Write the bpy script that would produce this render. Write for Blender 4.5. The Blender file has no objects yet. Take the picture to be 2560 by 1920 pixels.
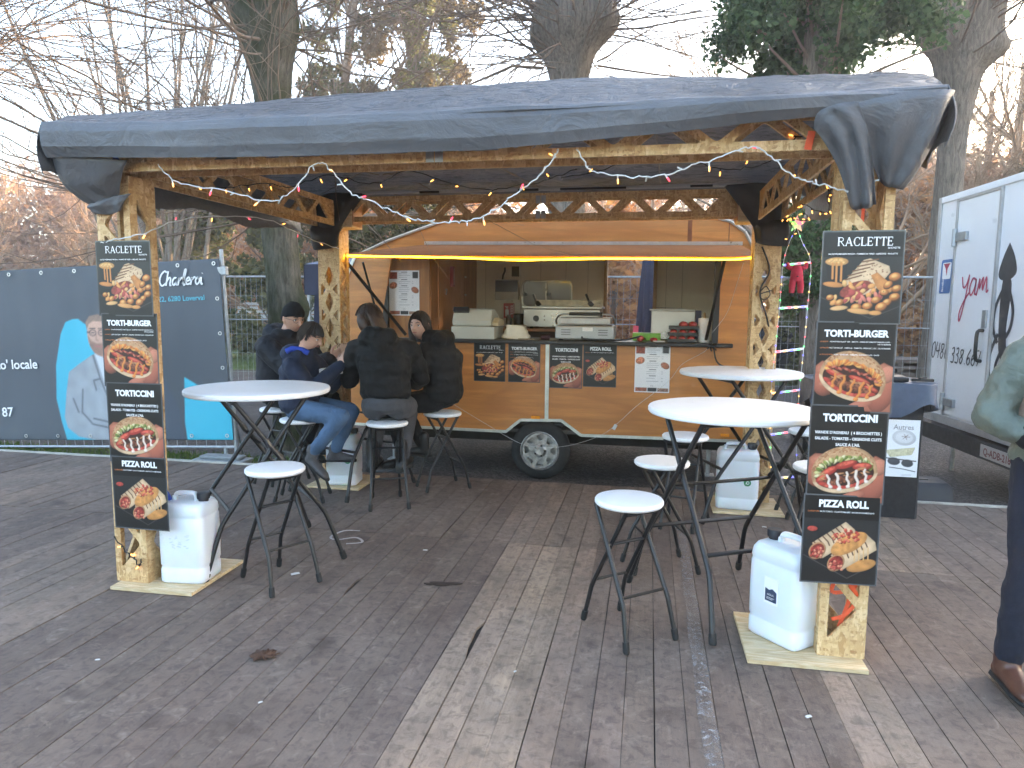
import bpy, bmesh, math, random
import numpy as np
from mathutils import Vector, Matrix, Euler
from mathutils.geometry import tessellate_polygon
from mathutils import noise as mnoise
random.seed(7)
R = math.radians
SC = bpy.context.scene
COL = SC.collection

# ------------------------------------------------------------------ camera
cam = bpy.data.cameras.new('camera')
cam.sensor_fit = 'HORIZONTAL'; cam.sensor_width = 36.0
cam.lens = 36.0 * 1750 / 2560
cam.clip_start = 0.05; cam.clip_end = 3000
camo = bpy.data.objects.new('camera', cam); COL.objects.link(camo)
camo.location = (0, 0, 1.5)
camo.matrix_world = Matrix.Translation((0, 0, 1.5)) @ Matrix.Rotation(R(11.0), 4, 'Z') @ Matrix.Rotation(R(90 - 6.36), 4, 'X') @ Matrix.Rotation(R(0.5), 4, 'Z')
SC.camera = camo

# ------------------------------------------------------------------ sky, sun, exposure
SUN_EL, SUN_HEAD = 13.0, 48.0          # heading measured clockwise from +Y (the plank direction)
w = bpy.data.worlds.new('World'); SC.world = w; w.use_nodes = True
nt = w.node_tree
sky = nt.nodes.new('ShaderNodeTexSky'); sky.sky_type = 'NISHITA'; sky.sun_disc = False
sky.sun_elevation = R(SUN_EL); sky.sun_rotation = R(SUN_HEAD)
sky.air_density = 1.0; sky.dust_density = 3.2; sky.ozone_density = 1.0
nt.links.new(sky.outputs[0], nt.nodes['Background'].inputs[0])
nt.nodes['Background'].inputs[1].default_value = 0.15
sun = bpy.data.lights.new('sun', 'SUN'); sun.energy = 2.6; sun.angle = R(0.6); sun.color = (1.0, 0.66, 0.36)
suno = bpy.data.objects.new('sun', sun); COL.objects.link(suno)
sd = Vector((math.sin(R(SUN_HEAD)) * math.cos(R(SUN_EL)), math.cos(R(SUN_HEAD)) * math.cos(R(SUN_EL)), math.sin(R(SUN_EL))))
suno.rotation_euler = sd.to_track_quat('Z', 'Y').to_euler()
SC.view_settings.view_transform = 'Standard'; SC.view_settings.look = 'None'
SC.view_settings.gamma = 1.0; SC.view_settings.use_curve_mapping = False
SC.view_settings.exposure = 3.4
SC.render.engine = 'CYCLES'
SC.cycles.max_bounces = 4; SC.cycles.diffuse_bounces = 2; SC.cycles.glossy_bounces = 3
SC.cycles.transmission_bounces = 4; SC.cycles.transparent_max_bounces = 8
SC.cycles.sample_clamp_indirect = 6.0
SC.cycles.use_denoising = True
SC.cycles.use_adaptive_sampling = True; SC.cycles.adaptive_threshold = 0.045

# ------------------------------------------------------------------ helpers
def tag(o, label=None, cat=None, group=None, kind=None):
    if label: o['label'] = label
    if cat: o['category'] = cat
    if group: o['group'] = group
    if kind: o['kind'] = kind
    return o

def empty(name, loc=(0, 0, 0), rz=0.0, parent=None):
    o = bpy.data.objects.new(name, None); COL.objects.link(o)
    o.empty_display_size = 0.1
    o.location = loc; o.rotation_euler = (0, 0, rz)
    if parent: o.parent = parent
    return o

def base(name, loc, label, cat, group=None):
    """an Empty at a thing's base whose parts are written in world coordinates"""
    o = empty(name, loc); o['world_parts'] = 1
    return tag(o, label, cat, group)

def children(o): return list(o.children)

def copy_tree(o, parent=None, loc=None, rz=None):
    c = o.copy(); COL.objects.link(c); c.parent = parent
    if loc is not None: c.location = loc
    if rz is not None: c.rotation_euler = (0, 0, rz)
    for ch in children(o): copy_tree(ch, c)
    return c

class MB:
    """collects geometry; build() links it as ONE mesh object"""
    def __init__(s): s.v = []; s.f = []; s.m = []; s.cur = 0
    def mat(s, i): s.cur = i; return s
    def add(s, vs, fs):
        b = len(s.v); s.v += [tuple(q) for q in vs]
        for f in fs: s.f.append(tuple(b + i for i in f)); s.m.append(s.cur)
        return s
    def box(s, c, d, rot=None):
        x, y, z = d[0] / 2, d[1] / 2, d[2] / 2
        vs = [Vector(q) for q in ((-x,-y,-z),(x,-y,-z),(x,y,-z),(-x,y,-z),(-x,-y,z),(x,-y,z),(x,y,z),(-x,y,z))]
        if rot is not None:
            m = rot if isinstance(rot, Matrix) else Euler(rot).to_matrix()
            vs = [m @ q for q in vs]
        c = Vector(c)
        return s.add([q + c for q in vs], [(0,3,2,1),(4,5,6,7),(0,1,5,4),(1,2,6,5),(2,3,7,6),(3,0,4,7)])
    def bar(s, a, b, wd, th, up=(0, 0, 1)):
        a = Vector(a); b = Vector(b); d = (b - a); L = d.length; d.normalize()
        u = Vector(up); sx = d.cross(u)
        if sx.length < 1e-4: sx = d.cross(Vector((1, 0, 0)))
        sx.normalize(); u = sx.cross(d)
        m = Matrix((d, sx, u)).transposed()
        return s.box((a + b) / 2, (L, wd, th), m)
    def rings(s, rings, closed_ends=True, loop=True):
        n = len(rings[0]); b = len(s.v)
        for r in rings: s.v += [tuple(q) for q in r]
        for i in range(len(rings) - 1):
            for j in range(n if loop else n - 1):
                k = (j + 1) % n
                s.f.append((b + i*n + j, b + i*n + k, b + (i+1)*n + k, b + (i+1)*n + j)); s.m.append(s.cur)
        if closed_ends and loop:
            s.f.append(tuple(b + j for j in reversed(range(n)))); s.m.append(s.cur)
            e = b + (len(rings) - 1) * n
            s.f.append(tuple(e + j for j in range(n))); s.m.append(s.cur)
        return s
    def tube(s, pts, r, n=8, caps=True):
        pts = [Vector(p) for p in pts]
        rr = r if hasattr(r, '__len__') else [r] * len(pts)
        up = None; rings = []
        for i, p in enumerate(pts):
            d = (pts[min(i+1, len(pts)-1)] - pts[max(i-1, 0)])
            if d.length < 1e-9: d = Vector((0, 0, 1))
            d.normalize()
            if up is None:
                up = Vector((0, 0, 1)) if abs(d.z) < .9 else Vector((1, 0, 0))
            x = d.cross(up).normalized(); up = x.cross(d).normalized()
            rings.append([p + (x * math.cos(2*math.pi*k/n) + up * math.sin(2*math.pi*k/n)) * rr[i] for k in range(n)])
        return s.rings(rings, caps)
    def loft(s, secs, n=16, caps=True):
        """secs: (centre, rx, ry[, xdir, ydir]) elliptical sections, hemispherical ends not added"""
        rings = []
        for q in secs:
            c, rx, ry = Vector(q[0]), q[1], q[2]
            xd = Vector(q[3]) if len(q) > 3 else Vector((1, 0, 0)); yd = Vector(q[4]) if len(q) > 4 else Vector((0, 1, 0))
            rings.append([c + xd * rx * math.cos(2*math.pi*k/n) + yd * ry * math.sin(2*math.pi*k/n) for k in range(n)])
        return s.rings(rings, caps)
    def lathe(s, prof, c=(0, 0, 0), n=24, axis='Z', caps=True):
        rings = []
        c = Vector(c)
        for r, h in prof:
            rg = []
            for k in range(n):
                a = 2 * math.pi * k / n; x, y = r * math.cos(a), r * math.sin(a)
                rg.append(c + Vector({'Z': (x, y, h), 'Y': (x, h, -y), 'X': (h, x, y)}[axis]))
            rings.append(rg)
        return s.rings(rings, caps)
    def ball(s, c, r, n=10, m=7, sc=(1, 1, 1)):
        rings = []
        for i in range(1, m):
            t = math.pi * i / m
            rings.append([(c[0] + r*sc[0]*math.sin(t)*math.cos(2*math.pi*k/n), c[1] + r*sc[1]*math.sin(t)*math.sin(2*math.pi*k/n), c[2] - r*sc[2]*math.cos(t)) for k in range(n)])
        b = len(s.v); s.rings(rings, False)
        e = b + (m-2) * n
        s.v += [(c[0], c[1], c[2] - r*sc[2]), (c[0], c[1], c[2] + r*sc[2])]
        B, T = len(s.v) - 2, len(s.v) - 1
        for k in range(n):
            s.f.append((B, b + (k+1) % n, b + k)); s.m.append(s.cur)
            s.f.append((T, e + k, e + (k+1) % n)); s.m.append(s.cur)
        return s
    def poly(s, outer, th, holes=(), frame=None):
        """flat sheet with holes: 2D (a,b) in the frame (origin, adir, bdir), th along adir x bdir"""
        o, ad, bd = (Vector(q) for q in (frame or ((0, 0, 0), (1, 0, 0), (0, 0, 1))))
        nd = ad.cross(bd).normalized()
        loops = [[Vector((p[0], p[1], 0)) for p in L] for L in (outer, *holes)]
        tri = tessellate_polygon(loops)
        flat = [p for L in loops for p in L]; n = len(flat); b = len(s.v)
        F = [o + ad*p.x + bd*p.y for p in flat]
        s.v += [tuple(q + nd*th/2) for q in F] + [tuple(q - nd*th/2) for q in F]
        for t in tri:
            a_, b_, c_ = (flat[i] for i in t)
            if (b_ - a_).cross(c_ - a_).z < 0: t = (t[0], t[2], t[1])
            s.f.append((b+t[0], b+t[1], b+t[2])); s.m.append(s.cur)
            s.f.append((b+n+t[0], b+n+t[2], b+n+t[1])); s.m.append(s.cur)
        k = 0
        for L in loops:
            m = len(L)
            for i in range(m):
                i2, j2 = k+i, k+(i+1) % m
                s.f.append((b+i2, b+n+i2, b+n+j2, b+j2)); s.m.append(s.cur)
            k += m
        return s
    def merge_mesh(s, me, mtx=None):
        mtx = mtx or Matrix()
        return s.add([mtx @ v.co for v in me.vertices], [tuple(p.vertices) for p in me.polygons])
    def data(s, name, mats, smooth=None):
        me = bpy.data.meshes.new(name); me.from_pydata(s.v, [], s.f)
        for m in (mats if isinstance(mats, (list, tuple)) else [mats]): me.materials.append(m)
        if any(s.m): me.polygons.foreach_set('material_index', s.m)
        if smooth is not None:
            me.shade_smooth() if hasattr(me, 'shade_smooth') else None
            me.set_sharp_from_angle(angle=R(smooth))
        me.update()
        return me
    def build(s, name, mats, parent=None, smooth=None, bevel=0, loc=None, rot=None, fix=True):
        me = s.data(name, mats, None)
        if fix:
            bm = bmesh.new(); bm.from_mesh(me); bmesh.ops.recalc_face_normals(bm, faces=bm.faces); bm.to_mesh(me); bm.free()
        if smooth is not None:
            me.polygons.foreach_set('use_smooth', [True] * len(me.polygons)); me.set_sharp_from_angle(angle=R(smooth))
        return put(name, me, parent, bevel, loc, rot)

def put(name, me, parent=None, bevel=0, loc=None, rot=None):
    o = bpy.data.objects.new(name, me); COL.objects.link(o)
    if parent:
        o.parent = parent
        if parent.get('world_parts'): o.matrix_parent_inverse = Matrix.Translation(-Vector(parent.location))
    if loc is not None: o.location = loc
    if rot is not None: o.rotation_euler = rot
    if bevel:
        b = o.modifiers.new('bevel', 'BEVEL'); b.width = bevel; b.segments = 2; b.limit_method = 'ANGLE'; b.angle_limit = R(40)
        b.harden_normals = False
    return o

def smoothpath(pts, k=6, closed=False):
    """Catmull-Rom through 3D points"""
    P = [Vector(p) for p in pts]; out = []; n = len(P)
    for i in range(n - 1):
        p0, p1, p2, p3 = P[max(i-1, 0)], P[i], P[i+1], P[min(i+2, n-1)]
        for j in range(k):
            t = j / k
            out.append(0.5 * ((2*p1) + (p2-p0)*t + (2*p0-5*p1+4*p2-p3)*t*t + (3*p1-p0-3*p2+p3)*t**3))
    out.append(P[-1]); return out

def roundpoly(pts, r, k=3):
    """2D polygon with rounded corners"""
    out = []; n = len(pts)
    for i in range(n):
        p = Vector(pts[i]); a = Vector(pts[i-1]); b = Vector(pts[(i+1) % n])
        da = (a - p); db = (b - p); rr = min(r, da.length*.45, db.length*.45)
        pa = p + da.normalized()*rr; pb = p + db.normalized()*rr
        for j in range(k + 1):
            t = j / k; q = pa*(1-t)**2 + p*2*t*(1-t) + pb*t*t
            out.append((q.x, q.y))
    return out

# ------------------------------------------------------------------ materials
def newmat(name):
    m = bpy.data.materials.new(name); m.use_nodes = True
    return m, m.node_tree, m.node_tree.nodes['Principled BSDF']

class G:
    """tiny node-graph writer"""
    def __init__(s, nt): s.nt = nt
    def n(s, t, **kw):
        o = s.nt.nodes.new(t)
        for k, v in kw.items(): setattr(o, k, v)
        return o
    def l(s, a, b): s.nt.links.new(a, b)
    def coord(s, which='Object', scale=(1, 1, 1), rot=(0, 0, 0), loc=(0, 0, 0), extra=None):
        tc = s.n('ShaderNodeTexCoord'); mp = s.n('ShaderNodeMapping')
        mp.inputs['Scale'].default_value = scale; mp.inputs['Rotation'].default_value = rot; mp.inputs['Location'].default_value = loc
        src = tc.outputs[which]
        if extra is not None:
            ad = s.n('ShaderNodeVectorMath', operation='ADD'); s.l(src, ad.inputs[0]); s.l(extra, ad.inputs[1]); src = ad.outputs[0]
        s.l(src, mp.inputs[0]); return mp.outputs[0]
    def noise(s, vec, scale, detail=4, rough=.55, dist=0.0):
        q = s.n('ShaderNodeTexNoise'); q.inputs['Scale'].default_value = scale; q.inputs['Detail'].default_value = detail
        q.inputs['Roughness'].default_value = rough; q.inputs['Distortion'].default_value = dist
        s.l(vec, q.inputs['Vector']); return q.outputs['Fac']
    def ramp(s, fac, stops):
        q = s.n('ShaderNodeValToRGB'); e = q.color_ramp.elements
        while len(e) < len(stops): e.new(.5)
        for i, (p, c) in enumerate(stops):
            e[i].position = p; e[i].color = (*c, 1) if hasattr(c, '__len__') else (c, c, c, 1)
        s.l(fac, q.inputs[0]); return q.outputs[0]
    def mix(s, fac, a, b, mode='MIX'):
        q = s.n('ShaderNodeMix', data_type='RGBA', blend_type=mode)
        for sock, v in ((q.inputs[0], fac), (q.inputs[6], a), (q.inputs[7], b)):
            if hasattr(v, 'is_output') or hasattr(v, 'links'): s.l(v, sock)
            else: sock.default_value = (v if not hasattr(v, '__len__') else (*v, 1)) if sock.type == 'RGBA' else v
        return q.outputs[2]
    def bump(s, h, strength, dist=.01, nrm=None):
        q = s.n('ShaderNodeBump'); q.inputs['Strength'].default_value = strength; q.inputs['Distance'].default_value = dist
        s.l(h, q.inputs['Height'])
        if nrm is not None: s.l(nrm, q.inputs['Normal'])
        return q.outputs[0]

def M(name, col, rough=.6, metal=0.0, var=.12, vs=6.0, bump=0.0, bs=40.0, spec=.5, emit=None, es=0.0, trans=0.0, coat=0.0, sss=0.0, stretch=(1, 1, 1), alpha=1.0):
    """plain surface: base colour with soft uneven variation, slight roughness variation and optional fine bump"""
    m, nt, p = newmat(name); g = G(nt)
    v = g.coord('Object', stretch)
    if var > 0:
        f = g.noise(v, vs, 5, .6)
        c = g.ramp(f, [(.3, tuple(max(0, x*(1-var)) for x in col)), (.7, tuple(min(1, x*(1+var)) for x in col))])
        nt.links.new(c, p.inputs['Base Color'])
        rr = g.ramp(g.noise(v, vs*2.3, 4), [(.3, max(0, rough-.08)), (.7, min(1, rough+.08))])
        nt.links.new(rr, p.inputs['Roughness'])
    else:
        p.inputs['Base Color'].default_value = (*col, 1); p.inputs['Roughness'].default_value = rough
    p.inputs['Metallic'].default_value = metal; p.inputs['Specular IOR Level'].default_value = spec
    p.inputs['Coat Weight'].default_value = coat; p.inputs['Transmission Weight'].default_value = trans
    p.inputs['Alpha'].default_value = alpha
    if sss: p.inputs['Subsurface Weight'].default_value = sss; p.inputs['Subsurface Radius'].default_value = (.02, .008, .004); p.inputs['Subsurface Scale'].default_value = .5
    if emit: p.inputs['Emission Color'].default_value = (*emit, 1); p.inputs['Emission Strength'].default_value = es
    if bump: nt.links.new(g.bump(g.noise(v, bs, 4, .6), bump, .004), p.inputs['Normal'])
    if emit and es < 1: m.cycles.emission_sampling = 'NONE'        # tiny bulbs: seen, but not sampled as lamps
    return m

def mat_osb(name='osb'):
    m, nt, p = newmat(name); g = G(nt)
    oi = g.n('ShaderNodeObjectInfo'); 
    base = None
    cols = []
    for k, (rot, st) in enumerate(((.4, (1, 1, 3.2)), (-.7, (1, 1, .3)), (.1, (3., 1, 1)))):
        v = g.coord('Object', st, (rot, rot*.7, rot*.5), (k*3.1, k, 0))
        vo = g.n('ShaderNodeTexVoronoi'); vo.inputs['Scale'].default_value = 26 + 6*k; nt.links.new(v, vo.inputs['Vector'])
        sp = g.n('ShaderNodeSeparateColor'); nt.links.new(vo.outputs['Color'], sp.inputs[0]); cols.append(sp.outputs[0])
    a = g.ramp(cols[0], [(0, (.37, .20, .08)), (.35, (.53, .335, .145)), (1, (.66, .46, .235))])
    b = g.ramp(cols[1], [(0, (.43, .25, .10)), (.5, (.57, .375, .175)), (1, (.70, .51, .28))])
    c = g.mix(g.ramp(cols[2], [(.45, 0.0), (.5, 1.0)]), a, b)
    dk = g.noise(g.coord('Object', (1, 1, 1)), 70, 3)
    c = g.mix(g.ramp(dk, [(.55, 0.0), (.68, .55)]), c, (.32, .155, .06))
    nt.links.new(c, p.inputs['Base Color']); p.inputs['Roughness'].default_value = .62
    nt.links.new(g.bump(cols[2], .12, .003), p.inputs['Normal'])
    return m

def mat_wood(name, c0, c1, c2, axis='X', scale=1.0, rough=.45, coat=0.0, rings=10.0, bump=.06):
    """sheet wood: stretched grain along axis with cathedral bands"""
    m, nt, p = newmat(name); g = G(nt)
    st = {'X': (.16, 1, 1), 'Y': (1, .16, 1), 'Z': (1, 1, .16)}[axis]
    v = g.coord('Object', tuple(q*scale for q in st))
    n1 = g.noise(v, 2.2, 4, .5, .6)
    mul = g.n('ShaderNodeMath', operation='MULTIPLY'); nt.links.new(n1, mul.inputs[0]); mul.inputs[1].default_value = rings
    fr = g.n('ShaderNodeMath', operation='PINGPONG'); nt.links.new(mul.outputs[0], fr.inputs[0]); fr.inputs[1].default_value = .5
    fine = g.noise(v, 55, 4, .65)
    blotch = g.noise(g.coord('Object', (.8, .8, .8)), 2.0*scale, 3)
    a = g.ramp(fr.outputs[0], [(0, c0), (.25, c1), (.5, c2)])
    a = g.mix(g.ramp(fine, [(.35, .35), (.6, 0.0)]), a, c0)
    a = g.mix(g.ramp(g.noise(g.coord('Object', tuple((q if q > .5 else q*.35)*scale for q in st)), 17, 4, .6), [(.42, .55), (.62, 0.0)]), a, tuple(q*.66 for q in c1))
    a = g.mix(g.ramp(blotch, [(.3, .3), (.65, 0.0)]), a, tuple(q*.62 for q in c1))
    nt.links.new(a, p.inputs['Base Color']); p.inputs['Roughness'].default_value = rough; p.inputs['Coat Weight'].default_value = coat
    nt.links.new(g.bump(fine, bump, .003), p.inputs['Normal'])
    return m

def mat_attr(name, rough=.4, coat=0.0, attr='print', gain=1.0):
    """flat print: colours come from the sheet's own print layer"""
    m, nt, p = newmat(name); g = G(nt)
    a = g.n('ShaderNodeAttribute', attribute_name=attr)
    nt.links.new(a.outputs['Color'], p.inputs['Base Color']); p.inputs['Roughness'].default_value = rough; p.inputs['Coat Weight'].default_value = coat
    p.inputs['Coat Roughness'].default_value = .15
    return m

def mat_plank():
    m, nt, p = newmat('weathered_plank'); g = G(nt)
    oi = g.n('ShaderNodeObjectInfo')
    rnd = g.n('ShaderNodeVectorMath', operation='SCALE'); cx = g.n('ShaderNodeCombineXYZ')
    for i in range(3): nt.links.new(oi.outputs['Random'], cx.inputs[i])
    nt.links.new(cx.outputs[0], rnd.inputs[0]); rnd.inputs['Scale'].default_value = 37.0
    v = g.coord('Object', (1, .09, 1), extra=rnd.outputs[0])
    grain = g.noise(v, 85, 5, .65, .4)
    vb = g.coord('Object', (1, .35, 1), extra=rnd.outputs[0])
    blot = g.noise(vb, 7, 5, .6)
    tc = g.n('ShaderNodeTexCoord'); geo = g.n('ShaderNodeNewGeometry')
    mpw = g.n('ShaderNodeMapping'); nt.links.new(geo.outputs['Position'], mpw.inputs[0])
    wear = g.noise(mpw.outputs[0], 1.3, 6, .62, .3)
    scuff = g.noise(mpw.outputs[0], 9.0, 6, .75, 1.2)
    c = g.ramp(grain, [(.3, (.76, .72, .68)), (.5, (.97, .94, .9)), (.72, (1.10, 1.06, 1.0))])
    base = g.mix(1.0, oi.outputs['Color'], c, 'MULTIPLY')
    base = g.mix(g.ramp(blot, [(.40, .5), (.66, 0.0)]), base, (.06, .047, .042))
    base = g.mix(g.ramp(wear, [(.33, 0.0), (.7, .55)]), base, (.26, .205, .168))
    base = g.mix(g.ramp(scuff, [(.54, 0.0), (.74, .55)]), base, (.34, .275, .23))
    mott = g.noise(mpw.outputs[0], 22.0, 5, .7, .6)
    base = g.mix(g.ramp(mott, [(.36, .45), (.52, 0.0)]), base, (.055, .042, .036))
    spot = g.noise(mpw.outputs[0], 3.1, 3, .5)
    base = g.mix(g.ramp(spot, [(.62, 0.0), (.74, .6)]), base, (.035, .027, .024))
    nt.links.new(base, p.inputs['Base Color'])
    rr = g.ramp(wear, [(.3, .74), (.7, .88)]); nt.links.new(rr, p.inputs['Roughness']); p.inputs['Specular IOR Level'].default_value = .2
    nt.links.new(g.bump(grain, .35, .004), p.inputs['Normal'])
    return m

def mat_bark(name, c0, c1, moss=0.0):
    m, nt, p = newmat(name); g = G(nt)
    v = g.coord('Object', (1, 1, .18))
    n1 = g.noise(v, 26, 6, .7, .8); n2 = g.noise(g.coord('Object'), 2.6, 4)
    c = g.ramp(n1, [(.32, c0), (.62, c1)])
    if moss:
        sep = g.n('ShaderNodeSeparateXYZ'); geo = g.n('ShaderNodeNewGeometry'); nt.links.new(geo.outputs['Normal'], sep.inputs[0])
        c = g.mix(g.ramp(n2, [(.5 - .1*moss, moss*.9), (.66, .1)]), c, (.032, .040, .014))
    nt.links.new(c, p.inputs['Base Color']); p.inputs['Roughness'].default_value = .92; p.inputs['Specular IOR Level'].default_value = .15
    nt.links.new(g.bump(n1, .9, .03), p.inputs['Normal'])
    return m

def mat_leaf(name, c0, c1, trans=.5):
    m, nt, p = newmat(name); g = G(nt)
    geo = g.n('ShaderNodeNewGeometry')
    c = g.ramp(geo.outputs['Random Per Island'], [(0, c0), (1, c1)])
    nt.links.new(c, p.inputs['Base Color']); p.inputs['Roughness'].default_value = .55; p.inputs['Specular IOR Level'].default_value = .3
    tr = g.n('ShaderNodeBsdfTranslucent'); nt.links.new(c, tr.inputs[0])
    mx = g.n('ShaderNodeMixShader'); mx.inputs[0].default_value = trans
    nt.links.new(p.outputs[0], mx.inputs[1]); nt.links.new(tr.outputs[0], mx.inputs[2])
    nt.links.new(mx.outputs[0], nt.nodes['Material Output'].inputs[0])
    return m

OSB = mat_osb()
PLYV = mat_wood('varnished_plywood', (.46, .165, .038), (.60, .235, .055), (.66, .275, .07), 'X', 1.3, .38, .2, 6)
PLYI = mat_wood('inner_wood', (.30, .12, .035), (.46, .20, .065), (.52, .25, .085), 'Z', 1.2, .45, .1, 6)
PINE = mat_wood('pine_plywood', (.52, .34, .16), (.70, .54, .32), (.78, .64, .42), 'X', 3.0, .6, 0, 11)
BLACKMET = M('black_steel', (.010, .010, .011), .38, .0, .2, 20, spec=.5)
RUBBER = M('black_rubber', (.012, .012, .012), .75, 0, .2, 12, .1, 60)
WPLAST = M('white_plastic', (.80, .80, .81), .42, 0, .03, 4, .04, 120)
ALU = M('aluminium', (.62, .62, .63), .35, .9, .12, 14)
GALV = M('galvanised_steel', (.36, .38, .40), .45, .7, .18, 18)
STEEL = M('stainless_steel', (.38, .37, .35), .34, .9, .05, 2)
WHITE = M('white_paint', (.78, .78, .78), .4, 0, .05, 3)
PAPER = M('white_paper', (.80, .80, .82), .55, 0, .02, 4)
BLACK = M('black_plastic', (.012, .012, .013), .4, 0, .15, 9)
INK_W = M('white_print', (.80, .80, .80), .5, 0, 0)
INK_K = M('black_print', (.015, .015, .018), .5, 0, 0)
INK_O = M('orange_print', (.55, .17, .05), .5, 0, 0)
INK_C = M('cyan_print', (.10, .50, .62), .5, 0, 0)
INK_R = M('red_print', (.38, .02, .05), .5, 0, 0)
INK_G = M('grey_print', (.30, .30, .32), .5, 0, 0)

# ------------------------------------------------------------------ lettering (flat meshes from Blender's built-in font)
_tx = {}
def text_mesh(s, size=1.0, bold=0.0, align='CENTER', wd=1.0):
    k = (s, size, bold, align, wd)
    if k not in _tx:
        cu = bpy.data.curves.new('lettering', 'FONT'); cu.body = s; cu.size = size; cu.offset = bold*size; cu.align_x = align; cu.resolution_u = 3
        cu.fill_mode = 'FRONT'
        o = bpy.data.objects.new('lettering_source', cu); COL.objects.link(o)
        dg = bpy.context.evaluated_depsgraph_get(); dg.update()
        me = o.evaluated_get(dg).to_mesh()
        vs = [(v.co.x*wd, v.co.y) for v in me.vertices]; fs = [tuple(p.vertices) for p in me.polygons]
        o.evaluated_get(dg).to_mesh_clear()
        bpy.data.objects.remove(o); bpy.data.curves.remove(cu)
        _tx[k] = (vs, fs)
    return _tx[k]

def write(mb, s, pos, size, frame, bold=0.0, align='CENTER', wd=1.0, lift=.0016, rot=0.0):
    """append flat lettering at 2D pos on the sheet frame (origin, adir, bdir); normal = adir x bdir"""
    o, a, b = (Vector(q) for q in frame); n = a.cross(b).normalized()
    vs, fs = text_mesh(s, size, bold, align, wd)
    ca, sa = math.cos(rot), math.sin(rot)
    mb.add([o + a*(pos[0] + x*ca - y*sa) + b*(pos[1] + x*sa + y*ca) + n*lift for x, y in vs], fs)

def strokes(mb, lines, wd, frame, lift=.0016, round_=True):
    """flat brush strokes (each a list of 2D points) laid on a sheet; wd a number or (start,end)"""
    o, a, b = (Vector(q) for q in frame); n = a.cross(b).normalized()
    for i, ln in enumerate(lines):
        P = [Vector((p[0], p[1], 0)) for p in ln]
        if round_ and len(P) > 2: P = smoothpath(P, 5)
        L, Rr = [], []
        for k, p in enumerate(P):
            d = (P[min(k+1, len(P)-1)] - P[max(k-1, 0)])
            if d.length < 1e-9: d = Vector((1, 0, 0))
            d.normalize(); q = Vector((-d.y, d.x, 0))
            t = k / max(1, len(P)-1)
            ww = wd if not hasattr(wd, '__len__') else wd[0] + (wd[1]-wd[0])*t
            L.append(p + q*ww/2); Rr.append(p - q*ww/2)
        vs = [o + a*p.x + b*p.y + n*(lift + i*2e-5) for p in L + Rr]; m = len(P)
        mb.add(vs, [(j, m+j, m+j+1, j+1) for j in range(m-1)])

# ------------------------------------------------------------------ ground
GZ = -0.12
def mat_gravel(name, c0, c1, c2, sc=55.0):
    m, nt, p = newmat(name); g = G(nt)
    v = g.coord('Object')
    vo = g.n('ShaderNodeTexVoronoi'); vo.inputs['Scale'].default_value = sc; nt.links.new(v, vo.inputs['Vector'])
    sp = g.n('ShaderNodeSeparateColor'); nt.links.new(vo.outputs['Color'], sp.inputs[0])
    c = g.ramp(sp.outputs[0], [(0, c0), (.5, c1), (1, c2)])
    n = g.noise(v, 1.1, 5)
    c = g.mix(g.ramp(n, [(.4, 0.0), (.7, .6)]), c, tuple(q*.45 for q in c0))
    nt.links.new(c, p.inputs['Base Color']); p.inputs['Roughness'].default_value = .9
    nt.links.new(g.bump(vo.outputs['Distance'], .8, .02), p.inputs['Normal'])
    return m
def sheet(name, x0, x1, y0, y1, z, m, nx=1, ny=1, amp=0.0, kind='structure', sc=.35):
    mb = MB(); vs = []
    for j in range(ny + 1):
        for i in range(nx + 1):
            x = x0 + (x1-x0)*i/nx; y = y0 + (y1-y0)*j/ny
            vs.append((x, y, z + (amp*mnoise.noise((x*sc, y*sc, 3)) if amp else 0)))
    mb.add(vs, [(j*(nx+1)+i, j*(nx+1)+i+1, (j+1)*(nx+1)+i+1, (j+1)*(nx+1)+i) for j in range(ny) for i in range(nx)])
    o = mb.build(name, m, fix=False); o['kind'] = kind; return o

GRAVEL = mat_gravel('gravel', (.03, .026, .024), (.07, .06, .056), (.14, .125, .118))
REDPATH = mat_gravel('red_gravel', (.11, .065, .055), (.20, .125, .11), (.27, .19, .17), 30)
GRASSM = M('grass_ground', (.055, .085, .018), .95, 0, .5, 3.0, .6, 60)
LITTERM = M('leaf_litter', (.13, .075, .035), .95, 0, .5, 2.5, .6, 30)
sheet('ground', -260, 260, -40, 420, GZ, LITTERM)
sheet('gravel_yard', -16, 16, 5.2, 15.5, GZ + .004, GRAVEL)
sheet('lawn', -40, 40, 15.5, 33, GZ + .006, GRASSM)
sheet('verge', -12, -3.55, 5.6, 6.55, GZ + .012, M('verge_soil', (.045, .05, .022), .95, 0, .5, 4.0, .7, 50))
sheet('footpath', -90, 90, 33, 50, GZ + .008, REDPATH)
sheet('meadow', -120, 120, 50, 85, GZ + .006, GRASSM)
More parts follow.
